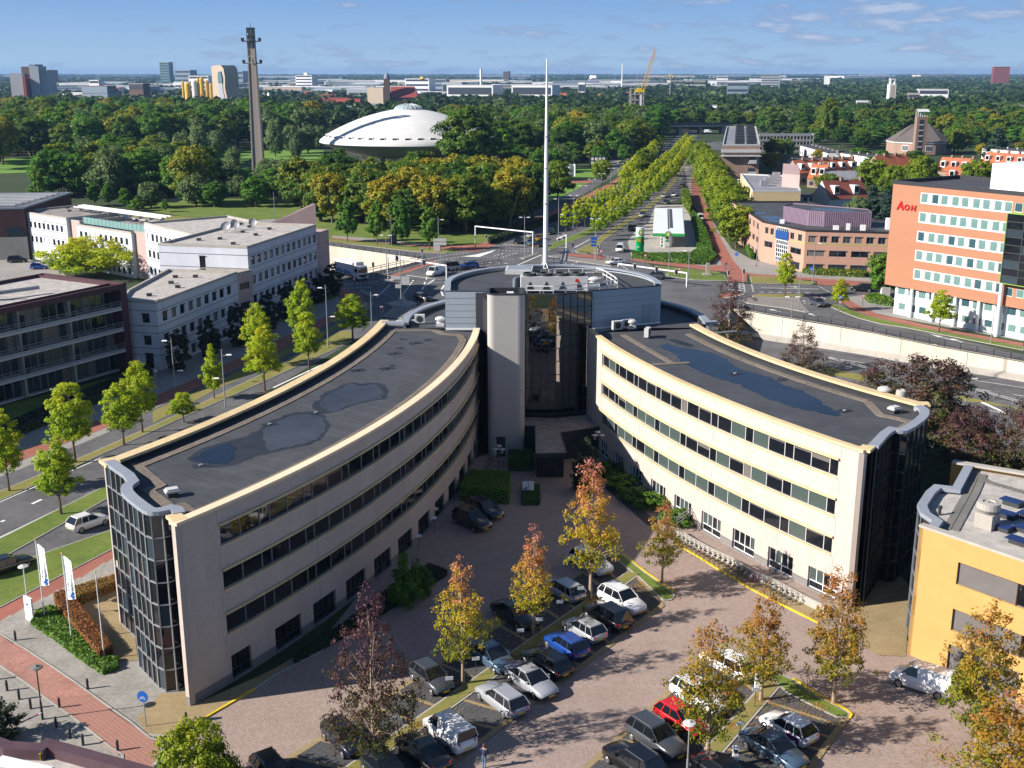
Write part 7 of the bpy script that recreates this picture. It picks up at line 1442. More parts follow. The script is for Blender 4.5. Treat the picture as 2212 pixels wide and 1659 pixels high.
a=Z(842,187,1400);b=Z(903,187,1400);o=thing('brown_church','brown brick church with a long dark red roof and a domed tower','church',(a.x,1400,0));w=b.x-a.x;k=MB();k.box(0,0,0,w,20,a.z*.55);k.build('wall','far_brown',o);k=MB();k.quad((0,-1,a.z*.5),(w,-1,a.z*.5),(w-5,10,a.z),(0,10,a.z));k.quad((w,21,a.z*.5),(0,21,a.z*.5),(0,10,a.z),(w-5,10,a.z));k.poly([(w,-1,a.z*.5),(w,21,a.z*.5),(w-5,10,a.z)]);k.build('roof','far_red',o)
t0=Z(830,170,1395);t1=Z(842,170,1395);r=(t1.x-t0.x)/2;tp_=Z(836,156,1395).z;k=MB();k.box(-2*r,-4,0,0,2*r-4,t0.z);k.build('tower','far_brown',o);k=MB();k.lathe([(r*1.1,0),(r*.95,(tp_-t0.z)*.45),(r*.5,(tp_-t0.z)*.8),(.3,tp_-t0.z),(.2,tp_-t0.z+4),(0,tp_-t0.z+4)],(-r,r-4,t0.z),10);k.build('dome','far_bluegrey',o)
for nm,lb,x,yt,Y,r,m in(('needle_mast','slim white needle mast on the skyline left of the crane',1344.7,137,2500,1.7,'far_white'),('chimney','white factory chimney above the far industrial strip',1038.7,149,1700,1.6,'far_white'),('sign_pole','thin pole carrying golden arches on the right skyline',1448.7,160,1700,.5,'far_grey')):
 p_=Z(x,yt,Y);o=thing(nm,lb,'mast' if 'mast' in nm else('chimney' if nm=='chimney' else 'sign'),(p_.x,Y,0));k=MB();k.tube((0,0,0),(0,0,p_.z),r,r*.45 if nm=='needle_mast' else r,8);k.build('pole',m,o)
 if nm=='sign_pole':
  k=MB()
  for s in(-1,1):k.path([(s*1.6+1.4*math.cos(t),0,p_.z-5+4.5*math.sin(t))for t in[R(q)for q in range(0,181,30)]],.45,5)
  k.build('golden_arches','logo_yellow',o)
p_=Z(1928,170,1250);o=thing('white_tower','white concrete church tower with an open top above the right wood','tower',(p_.x,1250,0));w=3.6;k=MB();zt=Z(1928,182,1250).z;k.box(-w,-w,0,w,w,zt);k.build('shaft','far_white',o);k=MB();k.box(-w*.6,-w-.1,0,w*.6,-w,zt-1);k.build('infill','far_beige',o)
for x in(-1,1):
 for y in(-1,1):k=MB();k.box(x*w*.6-.5,y*w*.6-.5,zt,x*w*.6+.5,y*w*.6+.5,p_.z);k.build('post','far_white',o)
k=MB();k.box(-w*.8,-w*.8,p_.z-1,w*.8,w*.8,p_.z);k.build('cap','far_white',o)
a=Z(1363,190,1000);b=Z(1392,190,1000);w=b.x-a.x;o=thing('construction_frame','bare grey concrete frame of a building under construction beside the crane','building site',(a.x,1000,0))
for i in range(6):k=MB();z=a.z*(i+.9)/6;k.box(0,0,z-.4,w,10,z);k.build('floor_slab','concrete',o)
for i in range(4):
 for y in(0,9.4):k=MB();x=i*(w-.6)/3;k.box(x,y,0,x+.6,y+.6,a.z*.98);k.build('column','concrete',o)
k=MB();k.box(w*.1,6,0,w*.9,6.4,a.z*.8);k.box(w*.65,.6,0,w,1,a.z*.9);k.build('infill','concrete_dark',o)
Yc=985;c0=Z(1386,194,Yc);c1=Z(1415.5,106,Yc);o=thing('crane','tall yellow lattice crane leaning right over the building site','crane',(c0.x,Yc,0));r=1.6
k=MB();k.box(-3,-2,0,3,2,2);k.tube((0,0,0),(0,0,c0.z-2),1.0,n=6);k.build('mast','far_grey',o);k=MB();k.box(-3.5,-1.5,c0.z-2,2.2,1.5,c0.z+1.4);k.box(-5.5,-1.2,c0.z-2,-3.5,1.2,c0.z+.4);k.build('cab','logo_yellow',o)
A=Vector((1,0,c0.z));B=Vector((c1.x-c0.x,0,c1.z));d=(B-A).normalized();s_=Vector((d.z,0,-d.x));k=MB();n=18;mat('crane_yellow',(0.55,0.36,0.10),.6,.1,1)
cor=[(s_*r+Vector((0,r,0))),(s_*r-Vector((0,r,0))),(-s_*r-Vector((0,r,0))),(-s_*r+Vector((0,r,0)))]
for c in cor:k.tube(A+c,B+c*.5,.26,n=4)
for i in range(n):
 p0=A.lerp(B,i/n);p1=A.lerp(B,(i+1)/n);f0=1-.5*i/n;f1=1-.5*(i+1)/n
 for j in range(4):k.tube(p0+cor[j]*f0,p1+cor[(j+1)%4]*f1,.15,n=3,caps=False)
k.build('boom','crane_yellow',o);k=MB();C2=Z(1391,161,Yc);C2=Vector((C2.x-c0.x-6,0,C2.z));k.tube((-2,0,c0.z+1),C2,.2,n=4);k.tube(C2,B,.06,n=3);k.tube((-3,0,c0.z),C2,.06,n=3);k.tube(B,(B.x,0,40),.05,n=3);k.build('pendant_line','far_grey',o)
for x0,x1,y,lb in((693,760,238,'left'),(755,835,232,'middle'),(835,875,234,'right')):
 a=G(x0,y,9);b=G(x1,y,9);L=b.x-a.x;o=thing('barrack','long grey roofed barrack behind the saucer, %s one'%lb,'barrack',(a.x,a.y,0));k=MB();k.box(0,0,0,L,16,7);k.build('wall','far_white',o);k=MB();k.quad((0,-1,6.8),(L,-1,6.8),(L,8,12.5),(0,8,12.5));k.quad((L,17,6.8),(0,17,6.8),(0,8,12.5),(L,8,12.5));k.build('roof','far_bluegrey',o)
 for i in range(5):k=MB();k.box(L*(i+.4)/5,2.5,9,L*(i+.4)/5+1.6,3.5,10.4);k.build('dormer','far_white',o)
g5=random.Random(5)
def houses(poly_x,ys,n,label,group,roofm,hs=(6,9),ws=(14,26)):
 for i in range(n):
  x=g5.uniform(*poly_x);y=g5.uniform(*ys);p_=G(x,y);L=g5.uniform(*ws);h=g5.uniform(*hs);o=thing('house',label,'house',(p_.x,p_.y,0),g5.uniform(-.4,.4),group);k=MB();k.box(0,0,0,L,9,h*.6);k.build('wall','far_white' if g5.random()<.4 else 'far_brown',o);k=MB();k.quad((0,-.6,h*.55),(L,-.6,h*.55),(L,4.5,h),(0,4.5,h));k.quad((L,9.6,h*.55),(0,9.6,h*.55),(0,4.5,h),(L,4.5,h));k.poly([(0,-.6,h*.55),(0,9.6,h*.55),(0,4.5,h)][::-1]);k.poly([(L,-.6,h*.55),(L,9.6,h*.55),(L,4.5,h)]);k.build('roof',roofm,o)
mat('far_orange',(0.42,0.13,0.065),.8,.15,.05)
houses((655,750),(208,232),14,'red roofed house in the district behind the saucer','red roofed houses behind the saucer','far_red');houses((1150,1340),(205,216),16,'orange roofed house beyond the middle wood','orange roofed houses beyond the middle wood','far_orange');houses((1560,1760),(200,225),10,'orange roofed house in the wood beyond the viaduct','orange roofed houses beyond the viaduct','far_orange');houses((1700,2200),(168,195),22,'house roof showing in the right wood','houses in the right wood','far_orange',(8,13),(20,40));houses((2060,2200),(206,222),6,'brown roofed house at the far right','brown roofed houses at the far right','far_brown')
def sheds(xs,ys,n,label,group):
 for i in range(n):
  x=g5.uniform(*xs);y=g5.uniform(*ys);p_=G(x,y);s_=p_.y/1500;L=g5.uniform(30,95)*s_;d=g5.uniform(20,50)*s_;h=g5.uniform(7,13)*s_**.4;o=thing('industrial_shed',label,'industrial shed',(p_.x,p_.y,0),g5.uniform(-.25,.35),group);k=MB();k.box(0,0,0,L,d,h);k.build('wall',g5.choice(['far_white','far_white','far_grey','far_bluegrey','far_beige']),o);k=MB();k.box(-.3,-.3,h,L+.3,d+.3,h+.6);k.build('roof',g5.choice(['far_white','far_grey','far_white']),o);k=MB();k.box(L*.04,-.15,h*.35,L*.96,-.05,h*.6);k.build('window_band','far_dark',o)
sheds((100,450),(184,212),26,'pale industrial shed beyond the left wood','industrial sheds beyond the left wood');sheds((520,1000),(182,212),46,'pale industrial shed between the tower and the mast','industrial sheds in the middle distance');sheds((1000,1480),(183,203),26,'pale industrial shed beyond the middle wood','industrial sheds beyond the middle wood');sheds((1480,1720),(175,195),9,'pale shed right of the crane','sheds right of the crane');sheds((0,2212),(166,174),16,'far shed near the skyline','far sheds near the skyline')
def farwood(name,label,Y0,Y1,n,seed,rr=(5,8),q=26,keep=None,leafk=.42):
 g=np.random.default_rng(seed);u=g.uniform(size=n);Y=Y0*(Y1/Y0)**u;X=g.uniform(-.54,.54,n)*Y
 if keep is not None:k_=keep(X,Y,g);X=X[k_];Y=Y[k_]
 n=len(X);sc_=(Y/1000)**.45;r=g.uniform(*rr,n)*sc_;h=g.uniform(9,15,n)*np.where(Y>1350,.8,1.1)
 idx=np.repeat(np.arange(n),q);N=n*q;d=g.normal(size=(N,3));d[:,2]=np.abs(d[:,2])*1.0;d/=np.linalg.norm(d,axis=1)[:,None]
 c=np.stack([X[idx]+d[:,0]*r[idx],Y[idx]+d[:,1]*r[idx],h[idx]*.35+d[:,2]*h[idx]*.62],1);t_=(g.beta(1.3,3,n)*.75)[idx]+g.normal(size=N)*.07
 me=quads_mesh(name,c,d+g.normal(size=(N,3))*.35,r[idx]*leafk*g.uniform(.7,1.3,N),t_,'leaf_far',.8);o=link(name,me);tag(o,label,'wood',kind='stuff');return o
def keepw(X,Y,g):
 x=1106+FPX*X/(Y*_c+CAM_H*_s);y=829.5-FPX*(-_s*Y*0+(-CAM_H*_c+0)*1)/(Y*_c+CAM_H*_s)*0
 yy=155.5+(FPX*CAM_H/(_c**2)/(Y))*.98
 p=np.ones_like(X)
 ind=(yy>170)&(yy<224)&(((x>90)&(x<560)&(yy<220))|((x>520)&(x<1010))|((x>1000)&(x<1450)&(yy<200)));p[ind]=.26;p[(x>655)&(x<760)&(yy>206)&(yy<236)]=.3;p[(x>690)&(x<880)&(yy>226)&(yy<250)]=.0
 return g.uniform(size=len(X))<p
farwood('distant_wood','mass of wood from beyond the near trees out to the industrial strip',880,2200,5600,1,keep=keepw)
farwood('horizon_wood','dark wooded plain reaching the skyline',2100,15000,11000,2,(6,10),13,keepw,.5)
HZ=MB();HZ.box(-9500,-70,-9,9500,15900,72);hz=HZ.build('haze','far_grey');hz.data.materials.clear();hm=bpy.data.materials.new('haze_air');hm.use_nodes=True;N_=hm.node_tree.nodes;N_.remove(N_['Principled BSDF']);pv=N_.new('ShaderNodeVolumePrincipled');pv.inputs['Color'].default_value=(0.30,0.52,0.88,1);pv.inputs['Density'].default_value=6e-5;pv.inputs['Anisotropy'].default_value=.1;hm.node_tree.links.new(pv.outputs[0],N_['Material Output'].inputs['Volume']);hz.data.materials.append(hm);tag(hz,kind='stuff')
# ================================================================= vehicles
def paint(n,c,metal=.3):mat(n,c,.28,0,metal=metal,spec=.5,coat=1.0);MATS[n].node_tree.nodes['Principled BSDF'].inputs['Coat Roughness'].default_value=.05
for n,c in dict(p_white=(.72,.73,.75),p_silver=(.36,.38,.42),p_grey=(.06,.065,.075),p_black=(.006,.007,.009),p_navy=(.008,.012,.03),p_blue=(.01,.06,.30),p_red=(.55,.008,.012),p_green=(.010,.018,.018),p_gold=(.28,.15,.03),p_steel=(.07,.12,.18),p_purple=(.30,.01,.16)).items():paint(n,c,.0 if n in('p_white','p_red')else.2)
mat('head_lamp',(.75,.78,.8),.1,0,spec=.8);mat('tail_lamp',(.45,.01,.015),.2,0,spec=.6);mat('plate_yellow',(.7,.45,.02),.5,0);mat('rim',(.38,.39,.41),.3,0,metal=.8)
CT=dict(hatch=(4.0,1.74,.95,1.48,.72,.92,-1.85,-1.45,.15,.95),wagon=(4.6,1.8,.93,1.46,.70,.90,-2.2,-1.75,.20,1.0),suv=(4.5,1.86,1.05,1.66,.85,1.03,-2.1,-1.75,.25,1.0),sedan=(4.75,1.84,.95,1.44,.68,.88,-1.75,-.85,.25,1.1),van=(4.4,1.83,1.15,1.83,.85,1.08,-2.13,-2.05,.75,1.35),bigvan=(5.1,1.95,1.2,2.0,.9,1.15,-2.5,-2.45,1.15,1.75))
def car(kind,col,loc,ang,label,group=None,extra=None,name='parked_car',roofc=None):
 L,Wd,zb,zr,zn,zh,gr,grr,gf,gfb=CT[kind];w=Wd/2;o=thing(name,label,'van' if 'van' in kind else 'car',loc,ang,group)
 st_=[(-L/2,.80,.45,zb*.72),(-L/2+.12,.93,.30,zb*.93),(-L/2+.5,.99,.22,zb*.99),(-L*.2,1.0,.20,zb),(gfb-.2,1.0,.20,zb*.995),(gfb,.995,.20,zh+.02),(L/2-.7,.97,.22,lerp(zh,zn,.35)),(L/2-.25,.90,.26,zn+.04),(L/2-.05,.76,.36,zn-.10),(L/2,.62,.42,zn-.2)]
 k=MB();rings=[]
 for x,f,z0,z1 in st_:
  ww=w*f;pr=[(-ww*.9,z0),(-ww,z0+.14),(-ww*1.0,z1*.72),(-ww*.965,z1-.07),(-ww*.86,z1),(0,z1+.03),(ww*.86,z1),(ww*.965,z1-.07),(ww,z1*.72),(ww,z0+.14),(ww*.9,z0)];rings.append(k.V(*[(x,y,z)for y,z in pr]))
 for a,b in zip(rings,rings[1:]):
  for i in range(10):k.F((a+i,b+i,b+i+1,a+i+1))
  k.F((a+10,b+10,b,a))
 k.F([rings[0]+i for i in range(11)]);k.F([rings[-1]+i for i in reversed(range(11))])
 k.build('body',col,o,smooth=True)
 tw=w*.70;bw=w*.90;zt=zr-.05;g=MB();y0=zb-.03
 g.hexa([(gr,-bw,y0),(gfb,-bw,y0),(gfb,bw,y0),(gr,bw,y0),(grr,-tw,zt),(gf,-tw,zt),(gf,tw,zt),(grr,tw,zt)]);g.build('windows','glass_dark',o)
 r_=MB();q=.09;e=.02
 P_=[(grr-e,-tw-e),(gf+e,-tw-e),(gf+e,tw+e),(grr-e,tw+e)];P2_=[(grr+.1,-tw+.08),(gf-.12,-tw+.08),(gf-.12,tw-.08),(grr+.1,tw-.08)]
 r_.hexa([(x,y,zt-.03)for x,y in P_]+[(x,y,zt+.055)for x,y in P2_]);r_.build('roof',roofc or col,o)
 class PL:
  def tube(s,*a):k=MB();k.tube(*a);k.build('pillar',col,o)
  def hexa(s,a):k=MB();k.hexa(a);k.build('side_panel',col,o)
 pl_=PL()
 for s in(-1,1):
  for(xa,xb)in((gr,grr),(gfb,gf)):pl_.tube((xa,s*bw,y0+.03),(xb,s*(tw+.01),zt),.035,.03,4)
  xm=-.35 if kind!='bigvan' else.2;pl_.tube((xm,s*(bw+.01),y0),(xm,s*(tw+.01),zt),.03,.028,4)
  if kind in('wagon','suv','hatch'):pl_.tube((gr+.75,s*(bw+.01),y0),(grr+.5,s*(tw+.01),zt),.05,.045,4)
  if 'van' in kind:pl_.hexa([(gr,s*bw,y0),(.15,s*bw,y0),(.15,s*(bw+.012),y0),(gr,s*(bw+.012),y0),(grr,s*tw,zt),(.25,s*tw,zt),(.25,s*(tw+.012),zt),(grr,s*(tw+.012),zt)])
 for sx in(-1,1):
  for s in(-1,1):
   x=-L*.31 if sx<0 else L*.315;t_=MB();t_.tube((x,s*(w-.20),.31),(x,s*(w+.015),.31),.315,.315,14);wh=t_.build('wheel','rubber',o);t_=MB();t_.tube((x,s*(w+.012),.31),(x,s*(w+.028),.31),.215,.19,10);t_.build('rim','rim',wh)
 for s in(-1,1):
  h=MB();h.hexa([(L/2-.42,s*w*.88,zn-.17),(L/2-.08,s*w*.58,zn-.2),(L/2-.10,s*w*.50,zn-.2),(L/2-.45,s*w*.7,zn-.17),(L/2-.46,s*w*.87,zn-.01),(L/2-.16,s*w*.60,zn-.03),(L/2-.2,s*w*.5,zn-.03),(L/2-.5,s*w*.7,zn)]);h.build('headlight','head_lamp',o)
  h=MB();h.hexa([(-L/2-.01,s*w*.62,zb*.66),(-L/2+.22,s*w*.965,zb*.68),(-L/2+.2,s*w*.8,zb*.68),(-L/2+.05,s*w*.6,zb*.66),(-L/2+.0,s*w*.62,zb*.90),(-L/2+.22,s*w*.955,zb*.92),(-L/2+.2,s*w*.8,zb*.92),(-L/2+.05,s*w*.6,zb*.9)]);h.build('taillight','tail_lamp',o)
  h=MB();h.box(gfb-.45,s*(w+.02)-(.08 if s>0 else.08),zb+.0,gfb-.25,s*(w+.02)+.08,zb+.13);h.build('mirror',col,o)
 h=MB();h.box(L/2-.02,-.25,.38,L/2+.015,.25,.5);h.box(-L/2-.015,-.25,.5,-L/2+.06,.25,.62);h.build('number_plate','plate_yellow',o)
 if kind=='suv' or extra=='rails':
  for s in(-1,1):h=MB();h.tube((grr+.2,s*(tw-.03),zt+.09),(gf-.2,s*(tw-.03),zt+.09),.022,n=4);h.build('roof_rail','rim',o)
 if extra=='purple':h=MB();h.wall([(-1.6,-w-.006),(-.4,-w-.006)],.45,.85,.02,side=-1);h.wall([(-1.6,w+.006),(-.6,w+.006)],.45,.85,.02);h.build('purple_stripe','p_purple',o)
 return o
def pc_(x,y,z=.75):p=G(x,y,z);p.z=0;return p
DN,UP_=R(-54),R(126)
for kd,c,x,y,a,lb,ex in(('wagon','p_silver',1083,1503,UP_,'silver estate car parked at the near end of the middle row',None),('sedan','p_silver',1147,1464,DN,'silver grey saloon facing forward beside the silver estate',None),('wagon','p_green',1180,1424,UP_,'dark green estate car between the silver saloon and blue hatchback','rails'),('hatch','p_blue',1223,1388,UP_,'bright blue hatchback in the middle row',None),('hatch','p_silver',1262,1354,UP_,'light silver hatchback between the blue and the black car',None),('suv','p_black',1311,1326,UP_,'black car beside the white one at the far end of the row',None),('suv','p_white',1344,1293,DN,'white car facing forward at the far end of the middle row',None),('van','p_white',970,1577,UP_,'small white van with windowless sides at the front of the row',None),('sedan','p_black',912,1617,UP_,'black saloon beside the small white van',None),('hatch','p_green',832,1656,DN,'dark green car cut by the bottom edge',None),('hatch','p_grey',932,1459,DN,'dark grey hatchback behind the purple beech',None),('hatch','p_navy',744,1588,DN,'dark blue hatchback left of the purple beech',None),('hatch','p_black',590,1664,DN,'black car at the bottom edge beside an empty bay',None),('sedan','p_steel',1062,1412,DN,'steel blue car half hidden behind the coral red tree',None),('sedan','p_black',1112,1322,DN,'black car in the shaded rear row by the orange tree',None),('wagon','p_silver',1214,1267,UP_,'silver estate in the shaded rear row',None),('suv','p_white',1277,1212,DN,'white car hidden behind the tall autumn tree',None),('suv','p_black',1368,1640,UP_,'black car at the bottom of the right row',None),('suv','p_grey',1418,1590,DN,'dark grey off road car with roof rails in the right row',None),('hatch','p_red',1472,1548,DN,'bright red hatchback partly under the russet tree',None),('suv','p_white',1512,1500,DN,'white car beside the red one under the russet tree',None),('wagon','p_white',1572,1428,UP_,'white estate behind the russet tree leader',None),('hatch','p_white',1703,1566,UP_,'white car with purple stripes by the charging bay sign','purple'),('sedan','p_steel',1672,1610,DN,'blue grey saloon beside the purple striped car',None),('sedan','p_black',1570,1668,DN,'black car at the bottom edge near the charging post',None),('suv','p_black',1020,1121,R(-50),'black boxy off road car in the shaded courtyard',None),('wagon','p_navy',1047,1096,R(-50),'very dark estate car against the clipped hedge','rails')):
 car(kd,c,pc_(x,y),a,lb,None,ex)
car('van','p_white',pc_(1994,1462,.9),R(142),'white delivery van parked beside the orange building',name='parked_van')
for kd,c,x,y,a,lb in(('hatch','p_white',190,1123,R(52),'white small car on the service road by the glass corner'),('wagon','p_green',14,1216,R(52),'dark car cut by the left edge on the service road'),('hatch','p_black',914,641,R(-40),'black small car crossing the junction left of the drum'),('bigvan','p_white',941,587,R(-120),'white van waiting at the junction'),('wagon','p_blue',1012,572,R(-165),'dark blue estate at the junction behind the trailer'),('suv','p_grey',1414,594,R(165),'dark grey car passing under the traffic signal gantry'),('sedan','p_white',1330,564,R(-160),'white car leaving the slip road'),('bigvan','p_white',1340,536,R(80),'white van on the slip road by the price pillar'),('suv','p_black',1367,491,R(70),'black car beside the petrol station entry'),('sedan','p_silver',1388,463,R(-110),'silver car on the slip road above the black car'),('sedan','p_grey',1440,436,R(70),'dark car on the slip road beside the station hedge'),('hatch','p_silver',1435,422,R(-110),'silver hatchback, left of a pair on the slip road'),('sedan','p_white',1457,419,R(-110),'pale car, right of a pair on the slip road'),('hatch','p_black',1475,400,R(70),'small dark car farthest up the slip road'),('wagon','p_black',1120,520,R(-105),'black car waiting left at the stop line under the gantry'),('hatch','p_silver',1146,507,R(-105),'silver car behind in the left waiting lane'),('hatch','p_steel',1147,523,R(-105),'light blue car at the stop line'),('wagon','p_gold',1164,513,R(-105),'bronze coloured car waiting near the white mast'),('hatch','p_black',1166,526,R(-105),'black hatchback at the stop line nearest the mast'),('hatch','p_black',1189,500,R(-105),'dark car in the lane right of the mast'),('suv','p_black',1862,621,R(165),'black car in the street beside the orange tower'),('hatch','p_grey',1767,652,R(-75),'dark grey car curving into the service road'),('bigvan','p_white',1513,470,R(85),'white van parked under the big trees by the cycle path'),('hatch','p_blue',85,574,R(10),'blue car parked in front of the white office range'),('suv','p_black',38,560,R(15),'black car parked at the left of the blue one'),('bigvan','p_white',1530,284,R(0),'white van crossing the viaduct'),('bigvan','p_red',1500,262,R(10),'red bus like van beyond the viaduct')):
 z=6.4 if 'viaduct' in lb and 'crossing' in lb else 0;p=pc_(x,y)if not z else G(x,y,7.2);p.z=z;car(kd,c,p,a,lb,name='van' if 'van' in kd else 'car')
p=pc_(974,577);o=thing('trailer','open trailer with a black cover between the white van and the blue car','trailer',p,R(-150));k=MB();k.box(-2,-1,.5,2,1,1.1);k.build('bed','slab_white',o);k=MB();k.hexa([(-1.9,-.95,1.1),(1.9,-.95,1.1),(1.9,.95,1.1),(-1.9,.95,1.1),(-1.4,-.6,1.9),(1.4,-.6,1.9),(1.4,.6,1.9),(-1.4,.6,1.9)]);k.build('cover','rubber',o)
for x in(-1,1):
 for s in(-1,1):k=MB();k.tube((x,s*.85,.35),(x,s*1.02,.35),.35,n=12);k.build('wheel','rubber',o)
p=G(784,607);o=thing('lorry','white box lorry with a blue city skyline print on its side','lorry',p,R(-52));o.scale=(1.0,1.0,1.0)
k=MB();k.box(-9.5,-1.25,1.0,-2.0,1.25,3.7);k.build('box_body','frame_white',o);k=MB();k.box(-9.5,-1.0,.6,.2,1.0,1.0);k.build('chassis','metal_dark',o);k=MB();k.hexa([(-1.8,-1.2,.6),(.25,-1.2,.6),(.25,1.2,.6),(-1.8,1.2,.6),(-1.8,-1.15,3.1),(-.1,-1.15,3.1),(-.1,1.15,3.1),(-1.8,1.15,3.1)]);k.build('cab','frame_white',o)
k=MB();k.quad((.235,-1.05,1.75),(.235,1.05,1.75),(.03,1.0,2.75),(.03,-1.0,2.75));k.v=[(x+.03,y,z)for x,y,z in k.v];k.build('windscreen','glass_dark',o);k=MB();k.box(-1.2,-1.24,1.8,-.2,-1.2,2.6);k.build('side_window','glass_dark',o);k=MB();k.box(.24,-1.0,.75,.3,1.0,1.4);k.build('grille','p_navy',o);k=MB();k.box(-2.0,-.9,3.0,-1.0,.9,3.8);k.build('cooling_unit','slab_white',o)
for i in range(11):k=MB();k.box(-9.2+i*.62,-1.28,1.15,-8.75+i*.62,-1.255,1.5+(i*37%5)*.14);k.build('skyline_print','sign_blue',o)
for x in(-8,-6.8,-.7):
 for s in(-1,1):k=MB();k.tube((x,s*.9,.48),(x,s*1.22,.48),.48,n=14);k.build('wheel','rubber',o)
for s in(-.85,.85):k=MB();k.box(.26,s-.15,.8,.32,s+.15,1.0);k.build('headlight','head_lamp',o)
# ================================================================= street furniture
def hgt(x,yt,b):return Z(x,yt,b.y).z
def lamp(bx,by,ty,heads,label,arm=1.3,m='metal_grey',name='street_lamp',z0=0.0):
 b=G(bx,by,z0);H=hgt(bx,ty,b)-z0;o=thing(name,label,'street lamp',b);k=MB();k.tube((0,0,0),(0,0,H),.10,.055,8);k.build('pole',m,o)
 for s,f in heads:
  k=MB();k.tube((0,0,H*f-.15),(s*arm*.5,0,H*f),.035,n=5);a=k.build('arm',m,o);k=MB();x0=s*arm*.4;k.hexa([(min(x0,s*arm),-.17,H*f-.02),(max(x0,s*arm),-.17,H*f-.02),(max(x0,s*arm),.17,H*f-.02),(min(x0,s*arm),.17,H*f-.02),(min(x0,s*arm)+.08,-.1,H*f+.1),(max(x0,s*arm)-.08,-.1,H*f+.1),(max(x0,s*arm)-.08,.1,H*f+.1),(min(x0,s*arm)+.08,.1,H*f+.1)]);k.build('lamp_head','frame_white',o)
 return o
for a in((378,838,731,[(-1,.95),(1,.35)],'tall lamp with two heads in front of the nearest dark column tree'),(487,880,754,[(1,.9),(-1,.5)],'tall lamp with two heads beside the cone shaped lime tree'),(709,752,615,[(-1,.95),(1,.5)],'tall lamp between the pair of lime trees and the junction'),(803,700,630,[(1,.9)],'lamp beside the last lime tree at the junction'),(597,528,415,[],'thin tall pole on the lawn behind the grey office'),(948,565,470,[(1,.95)],'tall pole carrying four white sign boards'),(836,595,502,[(-1,.93),(1,.93)],'tall post at the left end of the near signal gantry'),(846,533,462,[],'dark bare pole beside the poster stand'),(1133,556,465,[(-1,.95),(1,.95)],'dark double headed lamp in the middle of the junction'),(1206,522,425,[(-1,.95),(1,.6)],'lamp at the first boulevard tree'),(1285,560,470,[(-1,.97),(1,.97)],'tall pole with blue direction boards by the slip road'),(1444,598,498,[],'slim dark lamp post before the petrol station'),(1755,613,524,[(1,.98)],'tall lamp in front of the pink brick office'),(1634,575,490,[],'grey pole beside the pink brick office corner'),(1724,670,585,[],'slim pole on the cobbled island'),(1709,688,640,[(1,.97),(-1,.97)],'short double lamp in front of the retaining wall railing'),(2140,742,640,[],'white pole before the orange tower'),(1486,612,540,[(-1,.97)],'tall post at the right end of the far gantry')):lamp(*a)
for i in range(11):p0=(lerp(1238,1440,i/10),lerp(495,330,(i/10)**.8));lamp(p0[0],p0[1],p0[1]-75*(1-i/14),[(-1,.97),(1,.97)],'double headed lamp standing between the boulevard trees',name='boulevard_lamp')['group']='boulevard lamps'
lamp(*r4(1635,680),r4(0,445)[1],[(1,.98)],'grey lamp beside the crash barrier',z0=-3)
def parklamp(bx,by,ty,label,m='metal_dark',hm='concrete_dark',r=.42,z0=0):
 b=G(bx,by,z0);H=hgt(bx,ty,b)-z0;o=thing('park_lamp',label,'park lamp',b);k=MB();k.tube((0,0,0),(0,0,H*.35),.09,.075,8);k.tube((0,0,H*.35),(0,0,H-.15),.05,.045,8);k.build('pole',m,o)
 k=MB();k.lathe([(.08,H-.3),(.12,H-.12),(r,H-.08),(r*.9,H-.02),(.15,H+.03),(.05,H+.12),(0,H+.12)],(0,0,0),18);k.build('lamp_head',hm,o)
parklamp(92.5,1556,1440,'dark park lamp with a flat disc head among the bollards');parklamp(1484,1680,1560,'park lamp with a pale disc head in front of the dark grey off road car','metal_grey','slab_white');parklamp(62,1320,1222,'white park lamp left of the flag poles','frame_white','slab_white');parklamp(340,848,800,'short pale lamp by the grey office corner','metal_grey','slab_white',.3)
for bx,by,ty,lb in((1077,1045,968,'three headed lamp by the bicycle corner left of the entrance'),(1290,1020,938,'three headed lamp at the right of the entrance canopy')):
 b=G(bx,by);H=hgt(bx,ty,b);o=thing('cluster_lamp',lb,'lamp',b);k=MB();k.tube((0,0,0),(0,0,H-.3),.05,n=8);k.build('pole','metal_dark',o)
 for a in(90,210,330):x,y=.45*math.cos(R(a)),.45*math.sin(R(a));k=MB();k.tube((0,0,H-.6),(x,y,H-.45),.025,n=4);k.lathe([(.1,-.5),(.12,-.1),(.34,-.06),(.3,0),(0,.08)],(x,y,H+(.15 if a==90 else 0)),14);k.build('lamp_head','metal_grey',o)
for i,(x,y)in enumerate([(34,1385),(16,1494),(42,1513),(67,1533),(129,1532),(190,1490),(122,1574),(152,1596),(180,1612),(255,1625),(403,1564),(-8,1470),(62,1385-10)][:12]):
 b=G(x,y);o=thing('bollard','dark round topped bollard %s'%('standing alone beside the white sign board','at the left edge below the lamp','second in the left line','third in the left line, before the lamp','on the red path edge right of the lamp','on the grey paving by the glass corner','in front of the barrier pole','second behind the brown coping','third behind the brown coping','at the lower end of the red path','on the yellow brick corner','cut by the left edge')[i],'bollard',b);k=MB();k.lathe([(.09,0),(.09,.72),(.075,.76),(.075,.8),(.085,.82),(.05,.9),(0,.9)],(0,0,0),12);k.build('post','metal_dark',o)
mat('flag_white',(.74,.76,.78),.7,.03,1)
